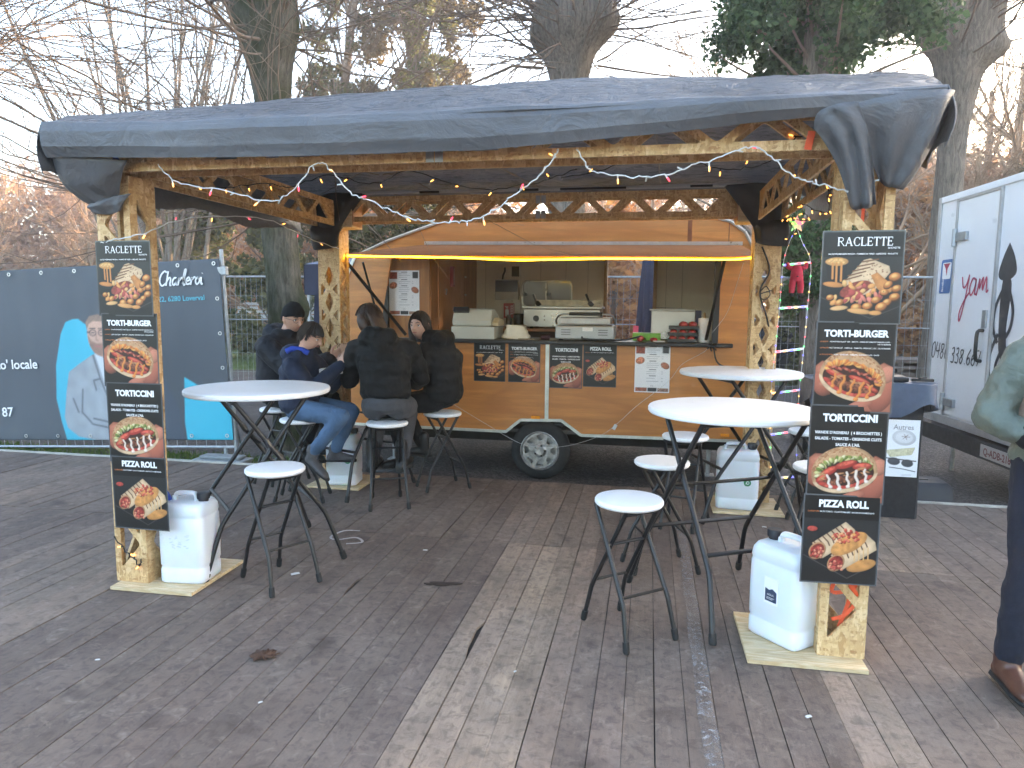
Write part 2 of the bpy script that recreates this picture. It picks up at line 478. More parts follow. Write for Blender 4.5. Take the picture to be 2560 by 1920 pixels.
# blades of grass on the strips in view
def blades(name, area, n, h, m, seed=1):
    rnd = random.Random(seed); mb = MB()
    for _ in range(n):
        x = rnd.uniform(area[0], area[1]); y = rnd.uniform(area[2], area[3]); a = rnd.uniform(0, 6.28); hh = h*rnd.uniform(.5, 1.3); w_ = .006 + .004*rnd.random()
        dx, dy = math.cos(a)*w_, math.sin(a)*w_; lx, ly = rnd.uniform(-.5, .5)*hh, rnd.uniform(-.5, .5)*hh
        mb.add([(x-dx, y-dy, GZ), (x+dx, y+dy, GZ), (x+lx*.5+dx*.6, y+ly*.5+dy*.6, GZ+hh*.6), (x+lx, y+ly, GZ+hh)], [(0, 1, 2), (0, 2, 3)])
    o = mb.build(name, m, fix=False); return o
GRASSB = mat_leaf('grass_blade', (.05, .10, .015), (.12, .17, .03), .3)
tag(blades('grass', (-18, -9, 15.5, 25), 9000, .10, GRASSB), 'short green grass on the lawn beyond the mesh fence', 'grass', kind='stuff')
tag(blades('grass', (-8.5, -3.5, 5.9, 6.6), 5000, .06, GRASSB, 2), 'dark sparse grass between deck edge and banner fence', 'grass', kind='stuff')

# ------------------------------------------------------------------ deck of separate planks
DECK_Y1 = 5.83
deck = MB().box((-1.9, 2.4, -.065), (11.0, 6.7, .106)).build('deck', M('deck_joists', (.03, .024, .02), .9))
deck['kind'] = 'structure'
PLANK = mat_plank()
PW = .1125
def plank_mesh(L, notch=None, seed=0):
    rnd = random.Random(seed); w_ = PW - .0034; n = 5
    mb = MB(); left = []; right = []
    for i in range(n):
        y = -L/2 + L*i/(n-1)
        left.append((-w_/2 + rnd.uniform(-.0012, .0012), y)); right.append((w_/2 + rnd.uniform(-.0012, .0012), y))
    if notch:
        a, b, d = notch
        right = [q for q in right if not (a < q[1] < b)] + [(w_/2, a), (w_/2 - d*.8, a + (b-a)*.35), (w_/2 - d, a + (b-a)*.8), (w_/2, b)]
        right.sort(key=lambda q: q[1])
    mb.poly(right + left[::-1], .03, frame=((0, 0, -.0155), (1, 0, 0), (0, 1, 0)))
    return mb.data('plank', PLANK)
joins = [-.95, 1.35, 4.24, DECK_Y1]
pm = {}
rnd = random.Random(11)
mod_tint = {}
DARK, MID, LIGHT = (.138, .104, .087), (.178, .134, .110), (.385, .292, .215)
ncol = 0
x = -7.25
while x < 3.4:
    xc = x + PW/2
    for s in range(3):
        y0, y1 = joins[s], joins[s+1]
        if s == 0 and True: 
            x += 0; continue
        off = 0.0
        L = y1 - y0 - .0015; key = (round(L, 3), ncol % 4)
        if key not in pm: pm[key] = plank_mesh(L, None, len(pm) + 3)
        me = pm[key]
        if abs(xc + .80) < PW*.5 and s == 1: me = plank_mesh(L, (-.05, .32, .022), 91)
        if abs(xc + 1.60) < PW*.5 and s == 1: me = plank_mesh(L, (.45, .72, .02), 92)
        o = bpy.data.objects.new('plank', me); COL.objects.link(o); o.parent = deck
        o.location = (xc + rnd.uniform(-.0012, .0012), (y0+y1)/2, rnd.uniform(-.0022, .0018))
        o.rotation_euler = (rnd.uniform(-.0006, .0006), rnd.uniform(-.006, .006), rnd.uniform(-.0005, .0005))
        mk = (int((xc + 30) / (PW*6.0)), s)
        if mk not in mod_tint: mod_tint[mk] = rnd.uniform(0, 1)
        t = mod_tint[mk]
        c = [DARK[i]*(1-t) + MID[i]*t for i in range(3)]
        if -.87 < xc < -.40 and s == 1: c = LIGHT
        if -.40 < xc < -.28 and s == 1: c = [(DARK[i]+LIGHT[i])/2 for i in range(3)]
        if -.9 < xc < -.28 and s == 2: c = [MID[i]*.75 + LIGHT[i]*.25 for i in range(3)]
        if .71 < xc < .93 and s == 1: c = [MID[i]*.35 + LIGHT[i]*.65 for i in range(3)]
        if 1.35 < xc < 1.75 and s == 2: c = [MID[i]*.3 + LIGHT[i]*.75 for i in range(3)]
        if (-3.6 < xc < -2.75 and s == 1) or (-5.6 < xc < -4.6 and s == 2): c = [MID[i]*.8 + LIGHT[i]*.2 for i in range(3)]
        k = rnd.uniform(.86, 1.14)
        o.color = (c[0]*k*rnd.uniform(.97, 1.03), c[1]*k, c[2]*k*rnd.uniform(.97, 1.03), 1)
    x += PW; ncol += 1
EDGE = M('weathered_white_batten', (.42, .39, .34), .7, 0, .25, 9)
MB().box((-5.4, DECK_Y1 + .028, -.03), (3.7, .05, .075)).build('edge_batten', EDGE, deck)
MB().box((2.55, DECK_Y1 + .028, -.03), (1.7, .05, .075)).build('edge_batten', EDGE, deck)
MB().box((-1.35, DECK_Y1 + .02, -.05), (4.0, .035, .07)).build('edge_batten', M('dark_edge_batten', (.10, .085, .08), .8, 0, .2, 9), deck)

# ------------------------------------------------------------------ gazebo of lattice-cut board
gz = base('gazebo', (-.9, 4.35, 0), 'timber lattice gazebo roofed with a grey tarpaulin in front of the food trailer', 'gazebo')
GX0, GX1, GY0, GY1 = -2.635, .845, 3.16, 5.60      # post centres
PWID = .19
def lattice(L, Wd, ch, g, H, end, phase=0):
    """zigzag cut-outs for a board L long, Wd wide (a along L, b along Wd)"""
    holes = []; y = end; k = phase
    b0, b1 = ch, Wd - ch
    step = H/2 + g
    holes_y = []
    while y + H < L - end:
        if k % 2 == 0: tri = [(y, b0), (y + H, b0), (y + H/2, b1)]
        else: tri = [(y, b1), (y + H/2, b0), (y + H, b1)]
        holes.append(roundpoly(tri, .02, 3)); y += step; k += 1
    return [(0, 0), (L, 0), (L, Wd), (0, Wd)], holes
def diamonds(L, Wd, ch, H, end):
    holes = []; y = end; m = Wd/2; g = .022
    while y + H < L - end:
        holes.append(roundpoly([(y + g, m), (y + H/2, ch + .036), (y + H - g, m), (y + H/2, Wd - ch - .036)], .008, 2))
        holes.append(roundpoly([(y - H*.32 + g, ch), (y + H*.32 - g, ch), (y + H*.2, ch + .016), (y, m - .032), (y - H*.2, ch + .016)], .006, 2) if y > end + .01 else roundpoly([(y - .02, ch), (y + H*.3, ch), (y, m - .03)], .006, 2))
        holes.append(roundpoly([(y - H*.32 + g, Wd - ch), (y, m + .032), (y + H*.32 - g, Wd - ch)], .006, 2))
        y += H
    return [(0, 0), (L, 0), (L, Wd), (0, Wd)], holes
T = .016
def post(cx, cy, kind):
    hw = PWID/2; mb = MB(); z0, z1 = .02, 2.13
    for q, (o, a) in enumerate((((cx-hw, cy-hw, z0), (1, 0, 0)), ((cx-hw, cy+hw, z0), (1, 0, 0)), ((cx-hw, cy-hw+T, z0), (0, 1, 0)), ((cx+hw, cy-hw+T, z0), (0, 1, 0)))):
        wd = PWID if q < 2 else PWID - 2*T
        if kind == 'z': out, ho = lattice(z1-z0, wd, .036, .05, .27, .075, q % 2)
        else: out, ho = diamonds(z1-z0, wd, .022, .215, .10) if q < 2 else lattice(z1-z0, wd, .03, .045, .17, .07)
        mb.poly(out, T, ho, (Vector(o) + Vector((0, T/2 if q == 0 else -T/2 if q == 1 else 0, 0)) + (Vector((T/2, 0, 0)) if q == 2 else Vector((-T/2, 0, 0)) if q == 3 else Vector()), (0, 0, 1), a))
    return mb.build('post', OSB, gz)
post(GX0 - .028, GY0 + .078, 'z'); post(GX1, GY0, 'z'); post(GX0, GY1, 'd'); post(GX1, GY1, 'd')
def beam(p0, ad, L, z0, Wd, gap, H=.3, ph=0, end=.10):
    """double board beam; p0 start, ad unit direction"""
    mb = MB(); a = Vector(ad); nrm = Vector((-a.y, a.x, 0))
    for sgn in (-1, 1):
        out, ho = lattice(L, Wd, .042, .06, H, end, ph)
        mb.poly(out, T, ho, (Vector((p0[0], p0[1], z0)) + nrm*gap/2*sgn, a, (0, 0, 1)))
    return mb.build('beam', OSB, gz)
beam((GX0 - .095, GY0), (1, 0, 0), GX1-GX0+.19, 2.132, .20, .165)
beam((GX0 + .10, GY1), (1, 0, 0), GX1-GX0-.2, 2.175, .20, .165, .24)
beam((GX0, GY0 + .1), (0, 1, 0), GY1-GY0-.2, 2.14, .20, .16)
beam((GX1, GY0 + .1), (0, 1, 0), GY1-GY0-.2, 2.14, .20, .16)
PINEB = M('corner_box_board', (.42, .23, .11), .6, 0, .2, 8)
for cx, sx in ((GX0, 1), (GX1, -1)):
    MB().box((cx + sx*.06, GY1 - .02, 2.235), (.33, .215, .21)).build('corner_box', PINE, gz, bevel=.003)
    MB().box((cx + sx*.228, GY1 - .02, 2.235), (.006, .19, .18)).build('box_end', PINEB, gz)
def plate(cx, cy, w_, d, rz=0):
    return MB().box((0, 0, 0), (w_, d, .018)).build('base_plate', PINE, gz, bevel=.002, loc=(cx, cy, .0105), rot=(0, 0, rz))
plate(-2.505, 3.315, .47, .49, .02); plate(.69, 3.205, .48, .48, .01); plate(-2.50, 5.43, .46, .46); plate(.75, 5.42, .5, .46)
for x_, y_, z_ in ((-.955, GY0 - .095, 2.155), (-.855, GY1 - .095, 2.21), (-.855, GY1 - .095, 2.325)):
    for dx in (-.021, .021):
        MB().box((x_ + dx, y_, z_), (.036, .004, .05 if y_ < 4 else .06)).build('hinge_plate', GALV, gz)
# ---- tarpaulin
def mat_tarp(name, c, wr=.9, ro=(.34, .52), tl_=.3):
    m, nt, p = newmat(name); g = G(nt)
    v = g.coord('Object', (1, 1, 1)); n1 = g.noise(v, 5.5, 6, .62, 1.6); n2 = g.noise(g.coord('Object', (.5, 1.4, 1)), 14, 5, .6, .9)
    cc = g.ramp(g.noise(v, 2.0, 5), [(.3, tuple(q*.82 for q in c)), (.7, tuple(q*1.18 for q in c))])
    nt.links.new(cc, p.inputs['Base Color'])
    nt.links.new(g.ramp(n2, [(.3, ro[0]), (.7, ro[1])]), p.inputs['Roughness']); p.inputs['Specular IOR Level'].default_value = .5
    b = g.bump(n1, min(1, wr*.45), .05); nt.links.new(g.bump(n2, min(1, wr*.4), .02, b), p.inputs['Normal'])
    tl = g.n('ShaderNodeBsdfTranslucent'); nt.links.new(cc, tl.inputs[0]); mx = g.n('ShaderNodeMixShader'); mx.inputs[0].default_value = tl_
    nt.links.new(p.outputs[0], mx.inputs[1]); nt.links.new(tl.outputs[0], mx.inputs[2]); nt.links.new(mx.outputs[0], nt.nodes['Material Output'].inputs[0])
    return m
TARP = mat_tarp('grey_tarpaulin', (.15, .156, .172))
TARPT = mat_tarp('grey_tarpaulin_top_sheen', (.21, .215, .235), 2.2, (.22, .36), .5)  # same tarp as the skirt; sky sheen is put into this paler colour
TARPD = mat_tarp('dark_tarpaulin', (.028, .028, .032), .5)
def lerp(xs, x): 
    for (a, va), (b, vb) in zip(xs, xs[1:]):
        if x <= b: t = (x-a)/(b-a); t = min(1, max(0, t)); return va + (vb-va)*t
    return xs[-1][1]
XL, XR = -2.86, 1.055
def tarp_pt(u, s):
    """u 0..1 along the front, s = profile index 0..1"""
    x = XL + (XR-XL)*u
    sk = lerp([(-2.9, 2.19), (-2.1, 2.160), (-.7, 2.150), (-.06, 2.188), (.35, 2.218), (.7, 2.236), (1.1, 2.23)], x)
    cr = lerp([(-2.9, 2.345), (-2.2, 2.320), (-.7, 2.318), (1.1, 2.318)], x)
    si = lerp([(-2.9, 2.49), (-2.3, 2.52), (-1.1, 2.55), (-.46, 2.555), (.57, 2.525), (1.1, 2.50)], x)
    prof = [(2.99, sk + .012), (2.955, sk), (2.928, sk + (cr-sk)*.30), (2.925, sk + (cr-sk)*.72), (2.945, cr), (3.17, (cr+si)/2 + .012), (3.40, si), (3.9, si + .06), (4.4, si + .075), (5.0, si + .02), (5.72, 2.425), (5.78, 2.36)]
    t = s*(len(prof)-1); i = min(int(t), len(prof)-2); f = t - i
    y = prof[i][0]*(1-f) + prof[i+1][0]*f; z = prof[i][1]*(1-f) + prof[i+1][1]*f
    # the ends lean out a little towards the back on the left side
    if u < .06: x -= .12*(1 - u/.06)*min(1, max(0, (y-2.98)/.4))
    if u > .94: x += .05*((u-.94)/.06)*min(1, max(0, (y-2.98)/.4))
    amp = .012 if s < .36 else .016
    n = mnoise.fractal((x*1.6, y*5.0, z*4.0), .9, 2.1, 4)
    if s < .33:
        y += .022*mnoise.noise((x*1.1 + 4, z*7, 1.0)) + .006*n; 
        z += .006*mnoise.noise((x*2.5, 0, s*9))
    else:
        z += amp*n*.8 + (.007*mnoise.noise((x*5.5, y*9.0, 4)) + .0035*mnoise.noise((x*13 + 2*n, y*17.0, 8)))*min(1, max(0, (s-.36)/.04))
    return (x, y, z)
NU, NS = 300, 99
mb = MB(); vs = [tarp_pt(i/NU, j/NS) for j in range(NS+1) for i in range(NU+1)]
fs = [(j*(NU+1)+i, j*(NU+1)+i+1, (j+1)*(NU+1)+i+1, (j+1)*(NU+1)+i) for j in range(NS) for i in range(NU)]
b0 = len(mb.v); mb.add(vs, fs)
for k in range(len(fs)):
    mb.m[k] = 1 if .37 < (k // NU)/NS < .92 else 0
# end skirts hang from both short sides
def end_skirt(xfun, side):
    n = 26; m_ = 6; v2 = []
    for j in range(m_+1):
        for i in range(n+1):
            p = tarp_pt(0 if side < 0 else 1, .34 + .62*i/n); t = j/m_
            zb = 2.10 + .03*math.sin(i*.9)
            v2.append((p[0] + side*(.03*math.sin(t*3.1) + .012*math.sin(i*1.3)*t), p[1], p[2]*(1-t) + zb*t))
    mb.add(v2, [(j*(n+1)+i, j*(n+1)+i+1, (j+1)*(n+1)+i+1, (j+1)*(n+1)+i) for j in range(m_) for i in range(n)])
end_skirt(None, -1); end_skirt(None, 1)
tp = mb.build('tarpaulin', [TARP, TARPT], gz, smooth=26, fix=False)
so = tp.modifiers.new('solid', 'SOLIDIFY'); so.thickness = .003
def drape(name, top, bot, bulge, folds, fd, m, nv=14, parent=gz, seed=0):
    """sheet gathered from the top edge to a tie at the bottom edge"""
    top = smoothpath(top, 8); n = len(top)
    botc = smoothpath(bot, max(2, round((n-1)/(len(bot)-1)))); botc = [botc[min(len(botc)-1, round(i*(len(botc)-1)/(n-1)))] for i in range(n)]
    mb = MB(); vs = []
    bv = Vector(bulge)
    for j in range(nv+1):
        t = j/nv
        for i in range(n):
            u = i/(n-1)
            p = top[i].lerp(botc[i], t) + bv*math.sin(math.pi*t**.8)*math.sin(math.pi*(.12+.76*u))
            q = (botc[i]-top[i]).normalized().cross(top[min(i+1, n-1)]-top[max(i-1, 0)]).normalized()
            p += q*(fd*math.sin(u*folds*math.pi + 1.3*t + seed)*t*(1.2-t)*1.6 + .012*mnoise.noise((u*4+seed, t*3, 2)))
            vs.append(p)
    mb.add(vs, [(j*n+i, j*n+i+1, (j+1)*n+i+1, (j+1)*n+i) for j in range(nv) for i in range(n-1)])
    o = mb.build(name, m, parent, smooth=70, fix=False); s_ = o.modifiers.new('solid', 'SOLIDIFY'); s_.thickness = .003; return o
# front left corner: gathered down to the post
drape('tarp_corner', [(-2.45, 3.0, 2.17), (-2.66, 2.97, 2.19), (-2.86, 2.99, 2.22), (-2.95, 3.25, 2.24), (-2.97, 3.6, 2.2)],
      [(-2.60, 3.115, 2.03), (-2.67, 3.10, 2.00), (-2.745, 3.115, 1.98), (-2.765, 3.23, 1.99), (-2.76, 3.31, 2.01)], (-.04, -.01, -.035), 9, .016, TARP)
drape('tarp_corner', [(-2.53, 3.115, 2.035), (-2.64, 3.095, 2.02), (-2.76, 3.12, 2.00), (-2.77, 3.27, 2.01)],
      [(-2.60, 3.12, 1.955), (-2.66, 3.115, 1.935), (-2.75, 3.125, 1.945), (-2.76, 3.24, 1.96)], (-.015, -.02, 0), 7, .012, TARP, seed=2)
# front right corner: wide fall and a twisted tail
drape('tarp_corner', [(.70, 2.925, 2.262), (.85, 2.905, 2.285), (1.03, 2.91, 2.30), (1.10, 3.05, 2.31), (1.115, 3.5, 2.27)],
      [(.87, 3.045, 2.00), (.90, 3.03, 1.975), (.935, 3.03, 1.97), (.955, 3.08, 1.975), (.955, 3.18, 1.99)], (.012, -.012, -.02), 8, .028, TARP, seed=1)
drape('tarp_corner', [(.60, 2.96, 2.19), (.605, 2.93, 2.240), (.66, 2.91, 2.262), (.74, 2.905, 2.27)],
      [(.77, 3.04, 1.90), (.80, 3.02, 1.89), (.83, 3.01, 1.895), (.86, 3.03, 1.91)], (.03, -.02, .03), 5, .022, TARP, seed=3)
# dark cloth bundled round the back posts
for cx, sx in ((GX0, 1), (GX1, -1)):
    drape('corner_wrap', [(cx - sx*.10, GY1-.15, 2.36), (cx + sx*.06, GY1-.16, 2.40), (cx + sx*.22, GY1-.14, 2.40), (cx + sx*.34, GY1-.1, 2.40)],
          [(cx - sx*.08, GY1-.13, 2.12), (cx, GY1-.14, 2.06), (cx + sx*.06, GY1-.14, 2.04), (cx + sx*.12, GY1-.12, 2.10)], (0, -.02, .02), 4, .02, TARPD, seed=4)
    drape('corner_wrap', [(cx - sx*.13, GY1-.02, 2.15), (cx - sx*.12, GY1-.12, 2.15), (cx + sx*.05, GY1-.13, 2.14), (cx + sx*.13, GY1-.11, 2.13)],
          [(cx - sx*.14, GY1-.02, 1.98), (cx - sx*.12, GY1-.12, 1.95), (cx + sx*.02, GY1-.12, 1.96), (cx + sx*.09, GY1-.11, 1.98)], (0, -.05, 0), 5, .025, TARPD, seed=5)
# ratchet straps, tension cords and the inner pole
BLUE = M('blue_webbing', (.03, .07, .35), .6, 0, .15, 30); ORANGE = M('orange_webbing', (.75, .10, .03), .6, 0, .1, 30)
MB().bar((-2.60, 3.055, 2.14), (-2.55, 3.055, 2.20), .03, .003, (0, 1, 0)).bar((-2.63, 3.28, 1.55), (-2.60, 3.18, 2.12), .032, .003, (0, 1, 0)).bar((-2.59, 3.25, .33), (-2.66, 3.18, .58), .03, .003, (0, 1, 0)).build('strap', BLUE, gz)
mb = MB().bar((.60, 3.052, 2.13), (.612, 3.045, 2.20), .028, .004, (0, 1, 0)).bar((.83, 3.1, 1.7), (.835, 3.1, 1.96), .012, .003, (0, 1, 0))
for i, pts in enumerate(([(.80, 3.1, .52), (.86, 3.07, .36), (.90, 3.08, .28), (.86, 3.09, .20), (.81, 3.1, .17)], [(.91, 3.09, .45), (.88, 3.08, .33), (.80, 3.09, .30), (.84, 3.08, .42)], [(.83, 3.1, .48), (.9, 3.09, .40), (.87, 3.1, .24), (.84, 3.1, .14)])):
    sp = smoothpath(pts, 8)
    for a, b in zip(sp, sp[1:]): mb.bar(a, b, .016, .003, (.2, 1, 0))
mb.build('strap', ORANGE, gz)['kind'] = 'stuff'
mb = MB()
for a, b in (((-1.1, 3.25, 2.33), (-.85, 5.4, 2.40)), ((.0, 3.25, 2.33), (.05, 5.4, 2.41))): mb.tube([a, b], .005, 6)
mb.build('tension_pole', M('grey_rod', (.16, .15, .15), .5), gz)
MB().tube([(-2.4, 5.50, 2.405), (.62, 5.50, 2.40)], .014, 8).build('eave_pole', M('pale_tube', (.40, .40, .40), .5), gz)
mb = MB()
for x_ in (-1.75, -.95, -.45, .35): mb.box((x_, 5.48, 2.395), (.16 if x_ != -.45 else .5, .02, .016))
mb.build('rubber_tie', BLACK, gz)

# ------------------------------------------------------------------ food trailer
TY = 6.40
tr = base('food_trailer', (-1.0, 7.4, GZ), 'converted caravan food trailer clad in orange varnished plywood with a raised serving flap', 'trailer')
nose = [(-3.08, .33), (-3.22, .62), (-3.25, .85), (-3.17, 1.13), (-2.79, 1.955)]
top = [(-2.45, 2.10), (-1.84, 2.298), (-.6, 2.30), (.50, 2.28), (.66, 2.235), (.78, 2.15), (.845, 2.03), (.868, 1.90), (.875, 1.6), (.87, .325)]
arch = [(-.59, .315), (-.775, .445), (-1.155, .435), (-1.295, .32)]
outline = nose + top + arch
hole = roundpoly([(-2.56, 1.185), (.60, 1.185), (.60, 1.955), (-2.42, 1.955)], .02, 2)
MB().poly(outline, .03, [hole], ((0, TY + .015, 0), (1, 0, 0), (0, 0, 1))).build('side_wall', PLYV, tr)
back_hole1 = roundpoly([(-1.49, 1.50), (-.915, 1.50), (-.915, 1.79), (-1.49, 1.79)], .07, 4)
back_hole2 = [(-.49, .36), (.035, .36), (.035, 2.08), (-.49, 2.08)]
CREAM = M('cream_panel', (.74, .68, .57), .55, 0, .06, 2.0, .05, 60)
body_out = nose + top
MB().poly(body_out, .03, [back_hole1, back_hole2], ((0, 8.335, 0), (1, 0, 0), (0, 0, 1))).build('back_wall', CREAM, tr)
mb = MB()                                  # roof and end skin sweeps round the outline
ring = nose + top
for (a, b) in zip(ring, ring[1:]):
    mb.add([(a[0], TY+.001, a[1]), (b[0], TY+.001, b[1]), (b[0], 8.345, b[1]), (a[0], 8.345, a[1])], [(0, 1, 2, 3)])
sk = mb.build('roof_skin', M('cream_ceiling', (.72, .67, .58), .5, 0, .06, 2), tr, fix=False)
q = sk.modifiers.new('solid', 'SOLIDIFY'); q.thickness = .022; q.offset = 1
MB().box((-1.1, 7.37, .335), (3.9, 1.92, .03)).build('floor', M('trailer_floor', (.06, .055, .05), .6), tr)
# battens in the cream back panels
JOINT = M('joint', (.36, .31, .24), .7, var=0)
for x_ in (-1.95, -1.52, -1.28, -.98, -.72, .18, .36):
    if -1.5 < x_ < -.9: MB().box((x_, 8.317, 2.0), (.004, .003, .40)).build('panel_joint', JOINT, tr)
    else: MB().box((x_, 8.317, 1.5), (.004, .003, 1.5)).build('panel_joint', JOINT, tr)
FRAMEW = M('pale_wood_frame', (.42, .27, .14), .55, 0, .15, 10)
MB().box((-.51, 8.30, 1.25), (.04, .04, 1.8)).build('door_post', FRAMEW, tr); MB().box((.055, 8.30, 1.25), (.04, .04, 1.8)).build('door_post', FRAMEW, tr)
# rear window
mb = MB(); o_, i_ = roundpoly([(-1.51, 1.48), (-.895, 1.48), (-.895, 1.81), (-1.51, 1.81)], .085, 5), roundpoly([(-1.49, 1.50), (-.915, 1.50), (-.915, 1.79), (-1.49, 1.79)], .07, 5)
wf = mb.poly(o_, .025, [i_], ((0, 8.31, 0), (1, 0, 0), (0, 0, 1))).build('window_frame', M('chrome_trim', (.30, .28, .25), .3, .7, .05, 5), tr, smooth=40)
GLASSD = M('smoked_pane', (.10, .08, .07), .08, 0, .1, 3, spec=.6)
MB().poly(i_, .006, (), ((0, 8.325, 0), (1, 0, 0), (0, 0, 1))).build('pane', GLASSD, wf)
MB().box((-1.21, 8.30, 1.645), (.02, .016, .26)).build('window_mullion', bpy.data.materials['chrome_trim'], wf)
for x_ in (-1.465, -1.18): MB().box((x_, 8.285, 1.64), (.045, .02, .035)).build('window_latch', BLACK, wf)
# trims
TRIM = M('pale_aluminium_trim', (.58, .60, .55), .4, .5, .15, 12)
def trim(pts, name='edge_trim', wd=.024, m=TRIM, y=TY - .012, th=.012):
    mb = MB()
    for a, b in zip(pts, pts[1:]):
        d = Vector((b[0]-a[0], 0, b[1]-a[1])).normalized()*.001
        mb.bar(Vector((a[0], y, a[1])) - d, Vector((b[0], y, b[1])) + d, th, wd, (0, 0, 1) if abs(b[0]-a[0]) > abs(b[1]-a[1]) else (1, 0, 0))
    return mb.build(name, m, tr)
trim(list(reversed(nose[1:])) + [], wd=.03)
trim([nose[-1]] + top[:-1], wd=.014, m=M('roof_edge_alu', (.30, .24, .17), .5, .3, .15, 10))
trim([(-3.08, .335), (-1.297, .322), (-1.157, .438), (-.773, .448), (-.588, .317), (.87, .326)], wd=.026)
trim([(-.912, .455), (-.912, 1.15)], wd=.034, y=TY - .01)
SEAM = M('plywood_seam', (.13, .05, .018), .6, 0, .1, 10)
for x_, z0, z1 in ((.34, 2.07, 2.275), (.655, 2.07, 2.225)): MB().box((x_, TY - .001, (z0+z1)/2), (.006, .004, z1-z0)).build('panel_seam', SEAM, tr)
MB().box((.325, TY - .0015, 2.16), (.035, .0035, .19)).build('panel_stain', M('rust_stain', (.20, .06, .015), .7, 0, .3, 20), tr)
# serving counter edge and window jambs
MB().box((-.95, TY - .01, 1.172), (3.34, .14, .034)).build('counter', BLACK, tr, bevel=.006)
MB().box((-.95, TY + .33, 1.17), (3.2, .55, .03)).build('worktop', M('worktop', (.05, .05, .052), .35, 0, .2, 8), tr)
MB().box((-2.50, TY + .03, 1.57), (.06, .05, .74)).build('jamb', BLACK, tr); MB().box((.575, TY + .03, 1.57), (.05, .07, .76)).build('jamb', BLACK, tr)
# left inner panel, wardrobe side with door
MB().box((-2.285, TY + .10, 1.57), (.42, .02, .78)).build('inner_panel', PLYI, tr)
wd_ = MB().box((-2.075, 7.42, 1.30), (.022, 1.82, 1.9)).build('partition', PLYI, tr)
MB().box((-2.060, 7.20, 1.45), (.012, .95, 1.25)).build('cupboard_door', M('cupboard_wood', (.47, .22, .09), .45, 0, .12, 3), tr, bevel=.002)
for z_ in (1.4, 1.62, 1.82): MB().box((-2.05, 7.74, z_), (.012, .03, .02)).build('door_hinge', TRIM, tr)
MB().tube([(-2.05, 6.93, 1.66), (-2.03, 6.93, 1.665), (-2.03, 6.90, 1.61)], .007, 6).build('door_handle', GALV, tr)
rb = MB().box((-2.035, 7.15, 1.80), (.035, .07, .21)).build('alarm_box', M('alarm_red', (.30, .03, .03), .45, 0, .1, 6), tr, bevel=.004)
MB().box((-2.015, 7.15, 1.80), (.004, .035, .17)).build('alarm_panel', M('alarm_face', (.5, .28, .24), .5, 0, .3, 40), rb)
eb = MB().box((-1.675, 8.27, 1.69), (.285, .08, .24)).build('electric_box', M('electric_grey', (.47, .42, .36), .5, 0, .06, 4), tr, bevel=.006)
MB().box((-1.675, 8.226, 1.735), (.27, .01, .135)).build('box_window', M('brown_window', (.06, .045, .045), .2), eb)
MB().box((-1.655, 8.29, 1.42), (.07, .05, .33)).build('cable_duct', M('duct', (.52, .47, .40), .5), tr)
MB().tube(smoothpath([(-1.73, 8.26, 1.80), (-1.72, 8.24, 1.86), (-1.70, 8.24, 1.91), (-1.705, 8.26, 1.95)], 4), .013, 6).build('cable', BLACK, tr)
MB().box((-1.585, 8.31, 1.91), (.09, .012, .12)).build('socket_plate', M('socket_dark', (.035, .03, .028), .5), tr)
# back bench
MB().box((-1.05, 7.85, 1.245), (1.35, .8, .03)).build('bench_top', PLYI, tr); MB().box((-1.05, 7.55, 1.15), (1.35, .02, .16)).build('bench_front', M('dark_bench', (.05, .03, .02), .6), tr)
# serving flap with its stays and the lit strip along its edge
flap = MB().poly(roundpoly([(-2.72, -.02), (.60, -.02), (.79, .06), (.80, .30), (.76, .71), (-2.12, .71)], .05, 4), .02, (), ((0, 5.70, 1.888), (1, 0, -.0085), (0, .978, .208))).build('serving_flap', M('flap_board', (.28, .115, .042), .75, 0, .12, 3, spec=.15), tr)
MB().box((-.66, TY - .012, 2.066), (2.86, .014, .03), (0, R(.55), 0)).build('hinge_strip', ALU, tr)
LED = M('led_strip', (1, .8, .4), .5, 0, 0, emit=(1.0, .58, .012), es=2.8)
led = smoothpath([(-2.70, 5.665, 1.917), (-2.2, 5.665, 1.905), (-1.6, 5.665, 1.893), (-1.1, 5.66, 1.872), (-.8, 5.66, 1.874), (-.3, 5.665, 1.880), (.3, 5.665, 1.872), (.60, 5.67, 1.869), (.76, 5.70, 1.884)], 6)
MB().tube(led, .0075, 6).build('led_strip', LED, tr)
mb = MB().tube([(-2.52, TY - .01, 1.22), (-2.55, 6.02, 1.88)], .011, 6); mb.build('flap_stay', BLACK, tr)
mb = MB().tube([(-2.28, TY-.02, 1.22), (-2.66, 5.83, 1.915)], .016, 8); mb.build('flap_stay', BLACK, tr)
mb = MB().tube([(.50, TY + .03, 1.22), (.575, 5.85, 1.885)], .014, 8); mb.build('flap_stay', BLACK, tr)
